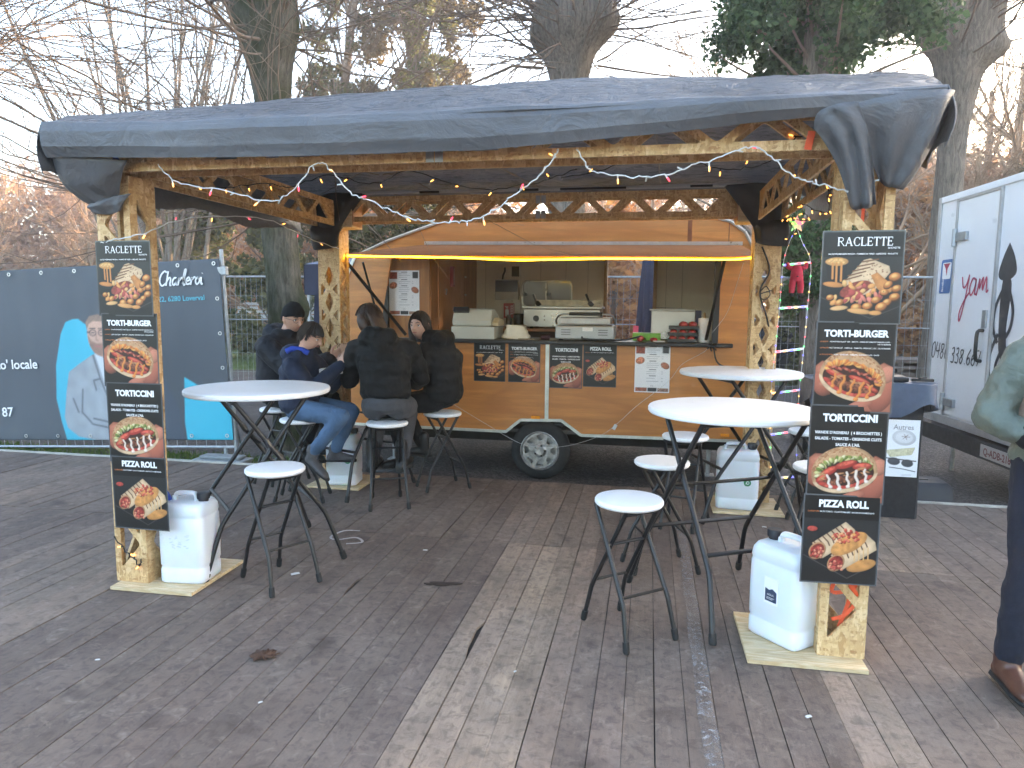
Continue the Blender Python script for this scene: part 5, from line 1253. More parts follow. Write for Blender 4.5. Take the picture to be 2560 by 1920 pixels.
# banner print
BW_, BH_ = 3.30, 1.80; BX, BZ = -7.43, .14
def paint_banner():
    p = Paint(BW_, BH_, 300, lin(58, 63, 72)); H = p.asp
    X = lambda x: (x - BX)/BW_
    Z = lambda x, z: (z - BZ - (x+4.1)*.042)/BW_
    def PT(*q): return [(X(x), Z(x, z)) for x, z in q]
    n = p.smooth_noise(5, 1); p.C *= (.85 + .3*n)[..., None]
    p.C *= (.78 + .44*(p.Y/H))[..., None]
    cy = lin(30, 176, 204)
    p.poly(PT((-5.87, 1.33), (-5.80, 1.335), (-5.70, 1.27), (-5.62, 1.15), (-5.45, 1.0), (-5.45, .04), (-6.07, .05), (-6.12, .25), (-6.16, .49), (-6.12, .85), (-6.02, 1.18), (-5.95, 1.30)), cy, .06, 6)
    p.poly(PT((-4.63, .76), (-4.50, .69), (-4.30, .56), (-4.10, .44), (-4.10, .06), (-4.64, .05), (-4.66, .3)), cy, .06, 6)
    # printed figure of a man in a grey jacket
    p.poly(PT((-5.36, .95), (-5.0, .86), (-4.84, .72), (-4.72, .45), (-4.66, .05), (-5.4, .05)), lin(50, 57, 72), .12, 12)
    p.poly(PT((-5.66, .97), (-5.84, .87), (-5.97, .78), (-6.03, .56), (-6.08, .30), (-6.05, .19), (-5.92, .10), (-5.66, .06), (-5.66, .02), (-5.2, .02), (-5.2, .92), (-5.44, 1.0)), lin(158, 162, 168), .16, 44, .12)
    for q in (((-5.66, .96), (-5.60, .72), (-5.50, .44)), ((-5.60, .72), (-5.68, .70), (-5.66, .60)), ((-5.83, .60), (-5.86, .36), (-5.74, .24), (-5.5, .20)), ((-5.95, .50), (-5.90, .36)), ((-5.72, .30), (-5.55, .27))): p.line(PT(*q), .006, lin(88, 92, 98))
    p.poly(PT((-5.64, .98), (-5.56, .70), (-5.47, .46), (-5.36, .92), (-5.48, 1.02)), lin(206, 210, 216)); p.line(PT((-5.54, .95), (-5.50, .6)), .005, lin(160, 166, 174))
    p.poly(PT((-5.66, 1.12), (-5.62, .97), (-5.50, .93), (-5.44, 1.04), (-5.42, 1.14)), lin(178, 128, 104))
    p.ell(X(-5.58), Z(-5.58, 1.17), .037, .060, lin(206, 160, 136), 0, .35)
    p.poly(PT((-5.705, 1.22), (-5.71, 1.30), (-5.66, 1.365), (-5.56, 1.385), (-5.47, 1.36), (-5.46, 1.25), (-5.50, 1.31), (-5.62, 1.315), (-5.68, 1.28)), lin(142, 112, 92), .25, 70)
    p.poly(PT((-5.70, 1.17), (-5.685, 1.06), (-5.64, .985), (-5.58, .955), (-5.50, .98), (-5.46, 1.08), (-5.50, 1.09), (-5.60, 1.085), (-5.66, 1.11)), lin(150, 108, 86), .3, 80)
    p.line(PT((-5.62, 1.055), (-5.55, 1.052)), .005, lin(172, 100, 90)); p.line(PT((-5.60, 1.175), (-5.605, 1.12), (-5.58, 1.115)), .004, lin(170, 122, 100))
    for x_ in (-5.635, -5.535):
        p.ell(X(x_), Z(x_, 1.195), .0125, .0105, lin(70, 46, 46), 0, 0); p.ell(X(x_), Z(x_, 1.195), .0092, .0075, lin(202, 158, 136), 0, 0); p.line(PT((x_ - .014, 1.196), (x_ + .014, 1.196)), .003, lin(60, 44, 40)); p.line(PT((x_ - .03, 1.238), (x_ + .03, 1.24)), .004, lin(96, 70, 56))
    p.line(PT((-5.70, 1.20), (-5.67, 1.198)), .005, lin(70, 46, 46))
    # pale blue-grey haze painted unevenly over the whole print
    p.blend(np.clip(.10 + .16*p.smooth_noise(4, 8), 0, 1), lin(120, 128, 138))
    return p
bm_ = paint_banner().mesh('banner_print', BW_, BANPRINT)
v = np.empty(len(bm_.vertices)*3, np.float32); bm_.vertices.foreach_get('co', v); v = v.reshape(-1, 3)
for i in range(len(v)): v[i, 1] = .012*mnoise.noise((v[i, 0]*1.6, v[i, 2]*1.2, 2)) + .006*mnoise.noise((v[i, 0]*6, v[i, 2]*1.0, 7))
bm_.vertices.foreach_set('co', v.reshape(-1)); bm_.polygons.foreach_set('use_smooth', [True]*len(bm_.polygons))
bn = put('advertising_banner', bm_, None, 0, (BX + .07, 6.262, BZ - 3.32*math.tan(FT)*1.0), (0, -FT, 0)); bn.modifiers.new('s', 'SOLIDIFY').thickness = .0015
tag(bn, 'dark blue printed banner with a cyan shape and a man in a grey jacket', 'banner')
ey = MB()
for k in range(9):
    for z_ in (.045, BH_-.045): ey.lathe([(.012, -.004), (.02, -.004), (.02, 0), (.012, 0)], (.06 + k*(BW_-.12)/8, -.008, z_), 12, 'Y', False)
for k in range(1, 5): ey.lathe([(.012, -.004), (.02, -.004), (.02, 0), (.012, 0)], (BW_-.05, -.008, .045 + k*(BH_-.09)/5), 12, 'Y', False)
ey.build('eyelets', ALU, bn)
lt = MB(); fr = ((0, -.016, 0), (1, 0, 0), (0, 0, 1))
def BXZ(x, z): return (x - BX, z - BZ - (x+4.1)*.0454 + .01)
def script(mb, word, x0, z0, h, wd, fr, slant=.16, rot=0.0):
    G_ = {'C': ([[(.62, .9), (.45, 1.0), (.18, .72), (.12, .3), (.32, .02), (.62, .2)]], .62), 'h': ([[(0, 0), (.12, 1.0)], [(.04, .3), (.22, .55), (.34, .45), (.3, .05), (.42, .05)]], .44),
          'a': ([[(.36, .48), (.18, .52), (.05, .25), (.16, .02), (.34, .25), (.38, .5), (.36, .08), (.48, .06)]], .48), 'r': ([[(.02, .0), (.08, .5), (.12, .35), (.28, .52), (.36, .44)]], .34),
          'l': ([[(.02, .1), (.22, .95), (.14, 1.02), (.06, .5), (.1, .02), (.22, .08)]], .24), 'e': ([[(.02, .24), (.3, .34), (.22, .52), (.06, .36), (.1, .06), (.36, .1)]], .38), 'o': ([[(.2, .5), (.04, .3), (.14, .02), (.34, .2), (.28, .46), (.2, .5), (.42, .42)]], .42), 'i': ([[(.04, .5), (.06, .05), (.18, .06)], [(.10, .72), (.11, .75)]], .2),
          'y': ([[(0, .62), (.12, .3), (.3, .36), (.42, .66)], [(.42, .66), (.34, .1), (.2, -.5), (.08, -.75), (.04, -.5), (.24, -.15), (.5, .1)]], .46), 'm': ([[(0, .0), (.1, .5), (.12, .2), (.28, .52), (.3, .15), (.46, .52), (.52, .1), (.62, .14)]], .62)}
    x = x0; ca, sa = math.cos(rot), math.sin(rot)
    for ch in word:
        L, adv = G_[ch]
        def f(p): u = (p[0] + slant*p[1])*h + (x-x0); v_ = p[1]*h; return (x0 + u*ca - v_*sa, z0 + u*sa + v_*ca)
        strokes(mb, [[f(p) for p in q] for q in L], wd, fr, .002); x += adv*h
q = BXZ(-4.82, 1.655); script(lt, 'Charleroi', q[0], q[1], .145, .017, fr); lt.build('lettering', INK_W, bn); lt = MB()
q = BXZ(-6.33, .795); write(lt, "to' locale", q, .14, fr, .018, 'RIGHT'); lt.build('lettering', INK_W, bn); lt = MB(); q = BXZ(-6.70, .27); write(lt, '87', q, .14, fr, .018, 'RIGHT')
lt.build('lettering', INK_W, bn)
l2 = MB(); q = BXZ(-4.31, 1.525); write(l2, 'ville 22, 6280 Loverval', q, .072, fr, .012, 'RIGHT'); l2.build('lettering', M('cyan_lettering', (.10, .46, .58), .5, 0, 0), bn)

# ------------------------------------------------------------------ mesh fence line behind the trailer
ff = empty('mesh_fence', (-8.9, 11.0, GZ)); FG = 'mesh fence panels behind the trailer'
tag(ff, 'galvanised mesh fence panel beyond the banner, left of the mossy trunk', 'fence', FG)
for x_ in (0, 3.4): tubez('post', (x_, 0, 0), (x_, 0, 2.1), .02, ff)
for z_ in (.12, 2.08): tubez('rail', (0, 0, z_), (3.4, 0, z_), .017, ff)
tubez('rail', (0, 0, 1.35), (3.4, 0, 1.35), .008, ff)
fence_mesh(0, 3.4, .12, 2.08, ff, .1, .28, .0019)
for k in range(2): MB().box((3.4*k, 0, -.0 + .05), (.2, .6, .1)).build('concrete_foot', M('concrete_foot', (.25, .24, .23), .9, 0, .2, 10) if k == 0 else bpy.data.materials['concrete_foot'], ff, bevel=.01)
for k, lb in enumerate(('mesh fence panel directly behind the mossy trunk', 'mesh fence panel hidden mostly behind the food trailer', 'mesh fence panel seen through the rear door of the trailer', 'mesh fence panel behind the ivy-clad trunk and light ladder', 'mesh fence panel between the poster column and the white box trailer')):
    c = copy_tree(ff, None, (-8.9 + 3.45*(k+1), 11.0 + .05*((k*7) % 3), GZ)); c['label'] = lb
# dark tent, folded parasol, low platform, bicycle, rail fence
NAVY = M('navy_canvas', (.028, .032, .065), .8, 0, .12, 3); 
tn = base('pop_up_tent', (-3.4, 10.0, GZ), 'dark navy pop-up tent behind the left end of the trailer', 'tent')
tw = [(-4.80, 9.25), (-2.4, 9.25), (-2.4, 10.75), (-4.80, 10.75)]
mb = MB(); mb.add([(x, y, 2.06) for x, y in tw] + [(-4.0, 9.8, 2.30), (-3.2, 9.8, 2.30)], [(0, 1, 5, 4), (1, 2, 5), (2, 3, 4, 5), (3, 0, 4)])
mb.build('tent_roof', M('tent_top', (.10, .13, .22), .5, 0, .1, 4), tn)
mb = MB()
for (a, b) in zip(tw, tw[1:] + tw[:1]): mb.box(((a[0]+b[0])/2, (a[1]+b[1])/2, 1.84), (abs(b[0]-a[0]) + .01, abs(b[1]-a[1]) + .01, .42))
mb.build('valance', NAVY, tn)
for k, (x, y) in enumerate(tw): MB().tube([(x + (.04 if x < -4 else -.04), y + .03*(1 if y < 10 else -1), GZ), (x + (.04 if x < -4 else -.04), y + .03*(1 if y < 10 else -1), 2.0)], .018, 8).build('tent_leg', M('tent_leg_white', (.6, .62, .64), .5) if k == 0 else bpy.data.materials['tent_leg_white'], tn)
MB().box((-4.62, 9.33, .95), (.22, .012, 1.5), (0, .06, 0)).build('side_curtain', NAVY, tn)
pz = base('closed_parasol', (.0, 9.75, GZ), 'folded navy parasol standing behind the rear door of the trailer', 'parasol')
MB().tube([(.0, 9.75, GZ + .1), (.0, 9.75, 2.6)], .02, 8).build('pole', GALV, pz)
mb = MB(); rings = []
for i in range(14):
    t = i/13; z_ = .35 + 2.1*t; r = .15*(1-t)**.7 + .05
    rings.append([(.0 + r*(1+.22*math.sin(6*a + 2*t))*math.cos(a), 9.75 + r*(1+.22*math.sin(6*a + 2*t))*math.sin(a), z_) for a in [2*math.pi*k/30 for k in range(30)]])
mb.rings(rings).build('canopy', NAVY, pz, smooth=60); MB().box((.0, 9.75, GZ + .05), (.5, .5, .1)).build('base', M('parasol_base', (.05, .05, .05), .8), pz)
MB().bar((-.17, 9.56, 1.25), (-.2, 9.55, .85), .07, .01, (0, 1, 0)).build('ribbon', M('pink_ribbon', (.6, .08, .14), .6), pz)
fl = base('flatbed_trailer', (-14.5, 29, GZ), 'pale low flatbed trailer far behind the mesh fence', 'trailer')
MB().box((-14.5, 29, .95), (6.5, 2.1, .16)).build('bed', M('grey_bed', (.42, .42, .42), .6), fl)
for z_ in (1.15, 1.32, 1.49): MB().box((-14.5, 27.96, z_), (6.4, .04, .13)).build('side_board', M('pale_board', (.45, .43, .40), .6) if z_ < 1.2 else bpy.data.materials['pale_board'], fl)
for x_ in (-15.4, -13.6): MB().lathe([(.12, -.1), (.36, -.1), (.4, -.06), (.4, .06), (.36, .1), (.12, .1)], (x_, 28.1, .28), 20, 'Y').build('wheel', RUBBER, fl, smooth=40)
MB().box((-14.5, 29, .62), (5.5, .5, .5)).build('chassis', DARKM, fl)
bk = base('bicycle', (-13.0, 25.5, GZ), 'grey bicycle leaning by the flatbed beyond the fence', 'bicycle')
for x_ in (-13.45, -12.42):
    mb = MB(); n = 28; cz = GZ + .34
    mb.tube([(x_ + .33*math.cos(2*math.pi*k/n), 25.5, cz + .33*math.sin(2*math.pi*k/n)) for k in range(n+1)], .018, 6, False)
    for k in range(10): a = 2*math.pi*k/10; mb.tube([(x_, 25.5, cz), (x_ + .32*math.cos(a), 25.5, cz + .32*math.sin(a))], .002, 3)
    mb.build('wheel', RUBBER, bk)
B0, B1, B2, B3, B4 = (-13.45, 25.5, .22), (-12.98, 25.5, .18), (-13.12, 25.5, .72), (-12.62, 25.5, .70), (-12.42, 25.5, .22)
mb = MB()
for a, b in ((B0, B1), (B0, B2), (B1, B2), (B1, B3), (B2, B3), (B3, B4)): mb.tube([a, b], .016, 6)
mb.tube([B3, (-12.66, 25.5, .86)], .014, 6).tube([(-12.68, 25.25, .88), (-12.66, 25.5, .86), (-12.68, 25.75, .88)], .012, 6); mb.build('frame', M('bike_grey', (.35, .36, .38), .4), bk)
MB().tube([B2, (-13.15, 25.5, .82)], .014, 6).box((-13.16, 25.5, .84), (.26, .14, .05)).build('saddle', BLACK, bk)
rw = M('grey_rail_wood', (.10, .085, .07), .85, 0, .2, 6)
rf = base('rail_fence', (-9, 27, GZ), 'low brown post-and-rail fence far beyond the lawn', 'fence')
for k in range(13): MB().box((-22 + 3*k, 27, .35), (.12, .12, .95)).build('post', rw, rf)
for z_ in (.30, .62): MB().box((-4, 26.93, z_), (36, .05, .10)).build('rail', rw, rf)
bench = base('pallet_stack', (5.4, 14.2, GZ), 'dark stack of weathered boards behind the fence near the white box trailer', 'pallets')
for k in range(6): MB().box((5.4 + .04*(k % 2), 14.2, GZ + .09 + k*.12), (2.2, .9, .05)).build('board', M('weathered_board', (.11, .09, .075), .85, 0, .2, 6) if k == 0 else bpy.data.materials['weathered_board'], bench)
for k in range(6):
    for x_ in (4.5, 5.4, 6.3): MB().box((x_, 14.2, GZ + .035 + k*.12), (.1, .86, .06)).build('bearer', bpy.data.materials['weathered_board'], bench)
car = base('parked_car', (1.9, 17.5, GZ), 'dark parked car far behind the ivy trunk', 'car')
CARP = M('car_dark', (.015, .017, .025), .25, .3, .1, 3, coat=.5)
prof = [(-2.0, .25), (-2.05, .62), (-1.95, .80), (-1.1, .92), (-.55, 1.36), (.75, 1.40), (1.45, .98), (2.0, .88), (2.08, .55), (2.02, .25)]
mb = MB(); mb.rings([[(1.9 + x, 17.5 + s*.84*(1 if z < 1 else .82), z + GZ) for x, z in prof] for s in (-1, 1)]); mb.build('body', CARP, car, bevel=.04)
MB().rings([[(1.9 + x, 17.5 + s*.72, z + GZ) for x, z in ((-.95, .97), (-.48, 1.32), (.68, 1.35), (1.2, 1.0))] for s in (-1, 1)]).build('windows', M('car_glass', (.03, .04, .05), .08), car)
for x_ in (-1.3, 1.3):
    for y_ in (-.78, .78): MB().lathe([(.1, -.1), (.3, -.1), (.32, -.05), (.32, .05), (.3, .1), (.1, .1)], (1.9 + x_, 17.5 + y_, GZ + .32), 20, 'Y').build('wheel', RUBBER, car, smooth=40)
for y_ in (-.6, .6): MB().box((1.9 - 2.03, 17.5 + y_, GZ + .72), (.05, .3, .12)).build('headlight', M('headlight', (.6, .6, .6), .2) if y_ < 0 else bpy.data.materials['headlight'], car)

# ------------------------------------------------------------------ white box trailer at the right
bt = base('box_trailer', (3.9, 6.7, GZ), 'white box trailer with squid logo and phone number parked beside the deck', 'trailer')
FA = R(-86); e_ = Vector((math.cos(FA), math.sin(FA), 0)); inn = Vector((-e_.y, e_.x, 0))   # e_: along the rear face, inn: into the trailer
P0 = Vector((2.84, 7.87, 0)); LW, Z0, Z1 = 2.25, .40, 2.60
def bp(s, z, d=0.0): q = P0 + e_*s - inn*d; return Vector((q.x, q.y, z))
BTW = M('trailer_white', (.70, .71, .73), .35, 0, .06, 1.5, coat=.2); BTA = M('trailer_frame', (.40, .40, .40), .45, .5, .15, 8)
ctr = P0 + e_*LW/2 + inn*1.6; rotb = Matrix((e_, inn, Vector((0, 0, 1)))).transposed()
MB().box((ctr.x, ctr.y, (Z0+Z1)/2), (LW, 3.2, Z1-Z0), rotb).build('body', BTW, bt, bevel=.02)
def slab(name, s0, s1, z0, z1, d0, d1, m, bev=0, parent=bt):
    c = bp((s0+s1)/2, (z0+z1)/2, (d0+d1)/2); return MB().box(c, (s1-s0, abs(d1-d0), z1-z0), rotb).build(name, m, parent, bevel=bev)
slab('corner_profile', -.012, .045, Z0-.01, Z1+.01, 0, .018, BTA, .004); slab('corner_profile', LW-.045, LW+.012, Z0-.01, Z1+.01, 0, .018, BTA, .004)
slab('top_profile', .045, LW-.045, Z1-.05, Z1+.01, 0, .016, BTW, .004); slab('sill_profile', .045, LW-.045, Z0-.01, Z0+.07, 0, .02, BTA, .004)
dr_ = slab('door', .40, 1.10, Z0+.09, Z1-.08, 0, .014, BTW, .004)
for s0, s1, z0, z1 in ((.37, .40, Z0+.075, Z1-.055), (1.10, 1.13, Z0+.075, Z1-.055), (.40, 1.10, Z1-.08, Z1-.055)): slab('door_frame', s0, s1, z0, z1, 0, .024, BTA, .003)
slab('seam', .355, .366, Z0+.07, Z1-.05, 0, .006, BTA)
for z_ in (2.19, .62):
    hg = slab('hinge', .42, .62, z_-.045, z_+.035, .014, .045, GALV, .006); c0, c1 = bp(.41, z_-.09, .04), bp(.41, z_+.075, .04); MB().tube([c0, c1], .022, 10).build('hinge_pin', GALV, hg)
slab('lock_plate', .98, 1.05, 1.34, 1.50, .014, .03, GALV, .004)
MB().tube(smoothpath([bp(1.0, 1.32, .014), bp(1.0, 1.31, .06), bp(1.005, 1.2, .07), bp(1.0, 1.07, .06), bp(1.0, 1.05, .014)], 4), .016, 8).build('handle', BLACK, bt, smooth=50)
frb = (bp(0, 0, .0165), e_, (0, 0, 1)); frd = (bp(0, 0, .001), e_, (0, 0, 1))
l_ = MB(); script(l_, 'yam', .56, 1.62, .30, .020, frb, .1, .03); l_.build('lettering', M('faded_red_print', (.42, .05, .10), .5, 0, .15, 8), bt)
l_ = MB()
DG = {'0': [[(.3, 1), (.08, .75), (.1, .2), (.3, .0), (.46, .3), (.44, .8), (.3, 1)]], '4': [[(.1, 1), (.06, .45), (.5, .5)], [(.42, .95), (.36, 0)]], '8': [[(.4, .9), (.12, .85), (.2, .55), (.42, .3), (.25, 0), (.08, .25), (.4, .65), (.4, .9)]], '6': [[(.42, 1), (.12, .55), (.08, .15), (.3, .0), (.44, .25), (.28, .45), (.1, .3)]], '/': [[(.42, 1.1), (.1, -.2)]], '3': [[(.1, .9), (.36, .98), (.38, .65), (.18, .55), (.42, .4), (.36, .02), (.06, .06)]], '.': [[(.16, .02), (.22, .04)]], '7': [[(.06, .95), (.46, .95), (.2, 0)]]}
def digits(mb, s, x0, z0, h, wd, fr, rot):
    x = 0; ca, sa = math.cos(rot), math.sin(rot)
    for ch in s:
        strokes(mb, [[(x0 + (x + (p[0] + .12*p[1])*h)*ca - p[1]*h*sa, z0 + (x + (p[0] + .12*p[1])*h)*sa + p[1]*h*ca) for p in q] for q in DG[ch]], wd, fr, .0022, ch != '7'); x += h*(.56 if ch != '.' else .34)
digits(l_, '0486/', .03, 1.02, .16, .014, frd, .0)
l_.build('lettering', INK_K, bt); l_ = MB()
digits(l_, '338.667', .46, 1.0, .145, .014, frb, .0)
l_.build('lettering', INK_K, bt)
# squid silhouette
l_ = MB(); sq = 1.27
def bez(pts): return [(p.x, p.y) for p in smoothpath([(x, y, 0) for x, y in pts], 5)]
l_.poly(bez([(sq, 2.06), (sq + .09, 1.94), (sq + .13, 1.82), (sq + .06, 1.76), (sq - .06, 1.75), (sq - .13, 1.80), (sq - .08, 1.94), (sq, 2.06)])[:-1], .002, (), frd)
l_.poly(bez([(sq - .055, 1.755), (sq + .06, 1.755), (sq + .075, 1.6), (sq + .05, 1.35), (sq + .10, 1.12), (sq + .26, .9), (sq + .12, 1.0), (sq - .02, 1.12), (sq - .06, 1.35), (sq - .07, 1.6), (sq - .055, 1.755)])[:-1], .0026, (), frd)
strokes(l_, [[(sq - .05, 1.66), (sq - .13, 1.52), (sq - .14, 1.35), (sq - .06, 1.22)], [(sq + .06, 1.66), (sq + .13, 1.5), (sq + .11, 1.35), (sq + .03, 1.25)], [(sq - .06, 1.3), (sq - .16, 1.1), (sq - .13, .9), (sq - .02, .78)], [(sq + .0, 1.15), (sq - .06, 1.0), (sq + .04, .85)]], .038, frd, .003)
l_.build('squid_logo', M('logo_grey', (.03, .03, .035), .5, 0, .1, 8), bt)
stk = MB().poly(roundpoly([(.10, 1.66), (.32, 1.66), (.34, 1.99), (.12, 1.99)], .03, 4), .002, (), (bp(0, 0, .004), e_, (0, 0, 1))).build('sticker', M('sticker_blue', (.05, .14, .34), .4, 0, .15, 6), bt)
m2 = MB(); fk = (bp(0, 0, .0055), e_, (0, 0, 1)); m2.poly(roundpoly([(.15, 1.80), (.31, 1.80), (.32, 1.96), (.15, 1.96)], .02), .001, (), fk); write(m2, 'facebook', (.185, 1.675), .05, fk, .02, 'LEFT', 1, .0012, R(88)); m2.build('sticker_print', INK_W, stk)
m2 = MB(); m2.poly([(.17, 1.95), (.30, 1.95), (.25, 1.90), (.24, 1.83), (.215, 1.9)], .001, (), (bp(0, 0, .0075), e_, (0, 0, 1))); m2.build('sticker_mark', INK_R, stk)
pb = slab('bumper', .02, LW - .02, .20, .36, -.06, .03, M('bumper_black', (.02, .02, .022), .6, 0, .2, 8), .006)
pl = slab('number_plate', 1.15, 1.67, .225, .335, .031, .036, M('plate_white_retro', (.42, .40, .38), .4, 0, .08, 8), 0)
m2 = MB(); write(m2, 'Q-ADB-218', (1.41, .25), .088, (bp(0, 0, .0372), e_, (0, 0, 1)), .02, 'CENTER', .95); m2.build('plate_lettering', M('plate_red', (.16, .03, .03), .5), pl)
for s_ in (.12, LW - .12):
    c = bp(s_, .18, -1.4); mbx = MB(); ring = []
    a0 = [bp(s_, 0, -1.4)]; n = 24
    for d, r in ((-.09, .14), (-.09, .27), (-.06, .30), (.06, .30), (.09, .27), (.09, .14)):
        ring.append([Vector((c.x, c.y, .18)) + e_*d + inn*(r*math.cos(2*math.pi*k/n)) + Vector((0, 0, r*math.sin(2*math.pi*k/n))) for k in range(n)])
    mbx.rings(ring).build('wheel', RUBBER, bt, smooth=40)
for s_ in (.2, LW-.2):
    c0 = bp(s_, .21, -.2); MB().tube([c0, (c0.x, c0.y, GZ)], .02, 8).build('support_leg', GALV, bt)
MB().box((ctr.x, ctr.y, .33), (1.2, 3.0, .12), rotb).build('chassis', DARKM, bt)
# side counter in black cloth with a blue sheet on top
sc = base('side_counter', (1.62, 5.62, 0), 'black-skirted counter with a blue sheet over its top beside the deck edge', 'counter')
CLOTHK = M('black_cloth', (.012, .012, .014), .85, 0, .2, 20, .2, 60)
mb = MB(); rings = []
for z_ in (.004, .3, .6, .92):
    base_ = roundpoly([(1.22, 5.36), (1.93, 5.36), (1.93, 5.80), (1.22, 5.80)], .03, 3); rg = []
    for i, (x, y) in enumerate(base_): rg.append((x + .006*math.sin(i*2.3 + z_*4), y + .006*math.cos(i*1.9 + z_*3), z_))
    rings.append(rg)
mb.rings(rings).build('skirt', CLOTHK, sc, smooth=30)
mb = MB(); n = 46; vs = []
for j in range(9):
    for i in range(n):
        a = 2*math.pi*i/n; ex = math.copysign(abs(math.cos(a))**.35, math.cos(a)); ey_ = math.copysign(abs(math.sin(a))**.35, math.sin(a))
        t = j/8; top_ = j < 3; s = (.2, .7, 1.0)[j] if top_ else 1.0 + .05*math.sin(a*7 + 2*t)*((j-2)/6) + .02*(j-2)/6
        z_ = .985 if top_ else .985 - (j-2)/6*(.20 + .04*math.sin(3*a + 1) + .03*math.sin(7*a))
        vs.append((1.60 + .42*ex*s, 5.58 + .28*ey_*s, z_ - (.004*(1+math.sin(5*a)) if top_ else 0)))
mb.add(vs, [(j*n+i, j*n+(i+1) % n, (j+1)*n+(i+1) % n, (j+1)*n+i) for j in range(8) for i in range(n)] + [tuple(range(n-1, -1, -1))])
mb.build('blue_sheet', M('blue_plastic_sheet', (.05, .075, .125), .35, 0, .2, 9, .5, 18), sc, smooth=60)
tag(MB().box((1.62, 5.50, 1.005), (.42, .22, .035), (0, 0, -.1)).build('black_case', BLACK, bevel=.01), 'flat black case lying on the blue sheet', 'case')
tag(MB().bar((1.86, 5.46, 1.0), (2.0, 5.44, 1.0), .05, .02).bar((1.9, 5.42, 1.012), (1.97, 5.50, 1.012), .02, .015).build('black_tool', BLACK, bevel=.003), 'small black clamp at the corner of the blue sheet', 'clamp')
poster('autres', 1.640, 5.345, .31, 'white Autres poster with plate, basket and sunglasses on the black skirt', film=False, sx=.97, sz=1.03)
sb = base('step_stool', (2.2, 6.1, GZ), 'small black plastic step stool on the gravel before the box trailer', 'step stool')
mb = MB(); mb.rings([rr_ring(2.22, 6.15, hx, hy, .03, GZ + z_, 3) for hx, hy, z_ in ((.22, .17, 0), (.20, .15, .2), (.17, .125, .235), (.165, .12, .24))]); mb.build('body', M('stool_black', (.02, .02, .024), .55), sb, smooth=35)
MB().box((2.22, 6.15, GZ + .243), (.10, .035, .006)).build('hand_hole', BLACK, sb)

# ------------------------------------------------------------------ trees
class Wood:
    """many tapered limbs gathered into one mesh, built with numpy"""
    def __init__(s): s.V = []; s.F = []; s.n = 0
    def limb(s, pts, rad, k=4):
        P = np.array([tuple(p) for p in pts], float); m = len(P); d = np.gradient(P, axis=0); d /= np.linalg.norm(d, axis=1)[:, None] + 1e-9
        ref = np.array([0, 0, 1.0]) if abs(d[0, 2]) < .8 else np.array([1.0, 0, 0])
        x = np.cross(d, ref); x /= np.linalg.norm(x, axis=1)[:, None] + 1e-9; y = np.cross(x, d)
        a = np.arange(k)*2*np.pi/k; r = np.asarray(rad, float)[:, None, None]
        ring = P[:, None, :] + r*(x[:, None, :]*np.cos(a)[None, :, None] + y[:, None, :]*np.sin(a)[None, :, None])
        s.V.append(ring.reshape(-1, 3)); i = np.arange(m-1)[:, None]*k; j = np.arange(k)[None, :]; j2 = (j+1) % k
        s.F.append((np.stack([i+j, i+j2, i+k+j2, i+k+j], -1).reshape(-1, 4) + s.n)); s.n += m*k
    def mesh(s, name, m, smooth=True):
        me = bpy.data.meshes.new(name); V = np.concatenate(s.V); F = np.concatenate(s.F)
        me.vertices.add(len(V)); me.vertices.foreach_set('co', V.reshape(-1).astype(np.float32))
        me.loops.add(F.size); me.loops.foreach_set('vertex_index', F.reshape(-1).astype(np.int32))
        me.polygons.add(len(F)); me.polygons.foreach_set('loop_start', np.arange(0, F.size, 4, dtype=np.int32)); me.polygons.foreach_set('loop_total', np.full(len(F), 4, np.int32))
        me.polygons.foreach_set('use_smooth', np.full(len(F), smooth)); me.materials.append(m); me.update(calc_edges=True); return me
def leafmesh(name, C, size, m, seed=0, up=.3, asp=1.5, jit=.35):
    """C: (n,3) leaf positions -> one mesh of bent leaf quads"""
    rs = np.random.RandomState(seed); n = len(C); N = rs.normal(size=(n, 3)); N[:, 2] = np.abs(N[:, 2])*.6 + up; N /= np.linalg.norm(N, axis=1)[:, None]
    A = np.cross(N, rs.normal(size=(n, 3))); A /= np.linalg.norm(A, axis=1)[:, None]; B = np.cross(N, A)
    sz = (size*(1 + jit*rs.normal(size=n)).clip(.4, 2))[:, None]
    V = np.stack([C - A*sz*asp/2, C + B*sz/2 - N*sz*.12, C + A*sz*asp/2, C - B*sz/2 - N*sz*.12], 1).reshape(-1, 3)
    F = np.arange(4*n).reshape(-1, 4); me = bpy.data.meshes.new(name)
    me.vertices.add(4*n); me.vertices.foreach_set('co', V.reshape(-1).astype(np.float32)); me.loops.add(4*n); me.loops.foreach_set('vertex_index', F.reshape(-1).astype(np.int32))
    me.polygons.add(n); me.polygons.foreach_set('loop_start', np.arange(0, 4*n, 4, dtype=np.int32)); me.polygons.foreach_set('loop_total', np.full(n, 4, np.int32))
    me.materials.append(m); me.update(calc_edges=True); return me
def clumps(n, centres, radii, seed=0, flat=1.0, pw=.45):
    rs = np.random.RandomState(seed); k = rs.randint(0, len(centres), n) if True else 0
    w_ = np.array(radii)**2; k = rs.choice(len(centres), n, p=w_/w_.sum())
    d = rs.normal(size=(n, 3)); d /= np.linalg.norm(d, axis=1)[:, None]; r = rs.rand(n)**pw
    return np.array(centres)[k] + d*(np.array(radii)[k]*r)[:, None]*np.array([1, 1, flat])
def shoot(rs, p, d, L, n, curl, droop):
    pts = [np.array(p, float)]; d = np.array(d, float); d /= np.linalg.norm(d)
    for i in range(n):
        d = d + rs.normal(size=3)*curl + np.array([0, 0, droop]); d /= np.linalg.norm(d); pts.append(pts[-1] + d*L/n)
    return pts
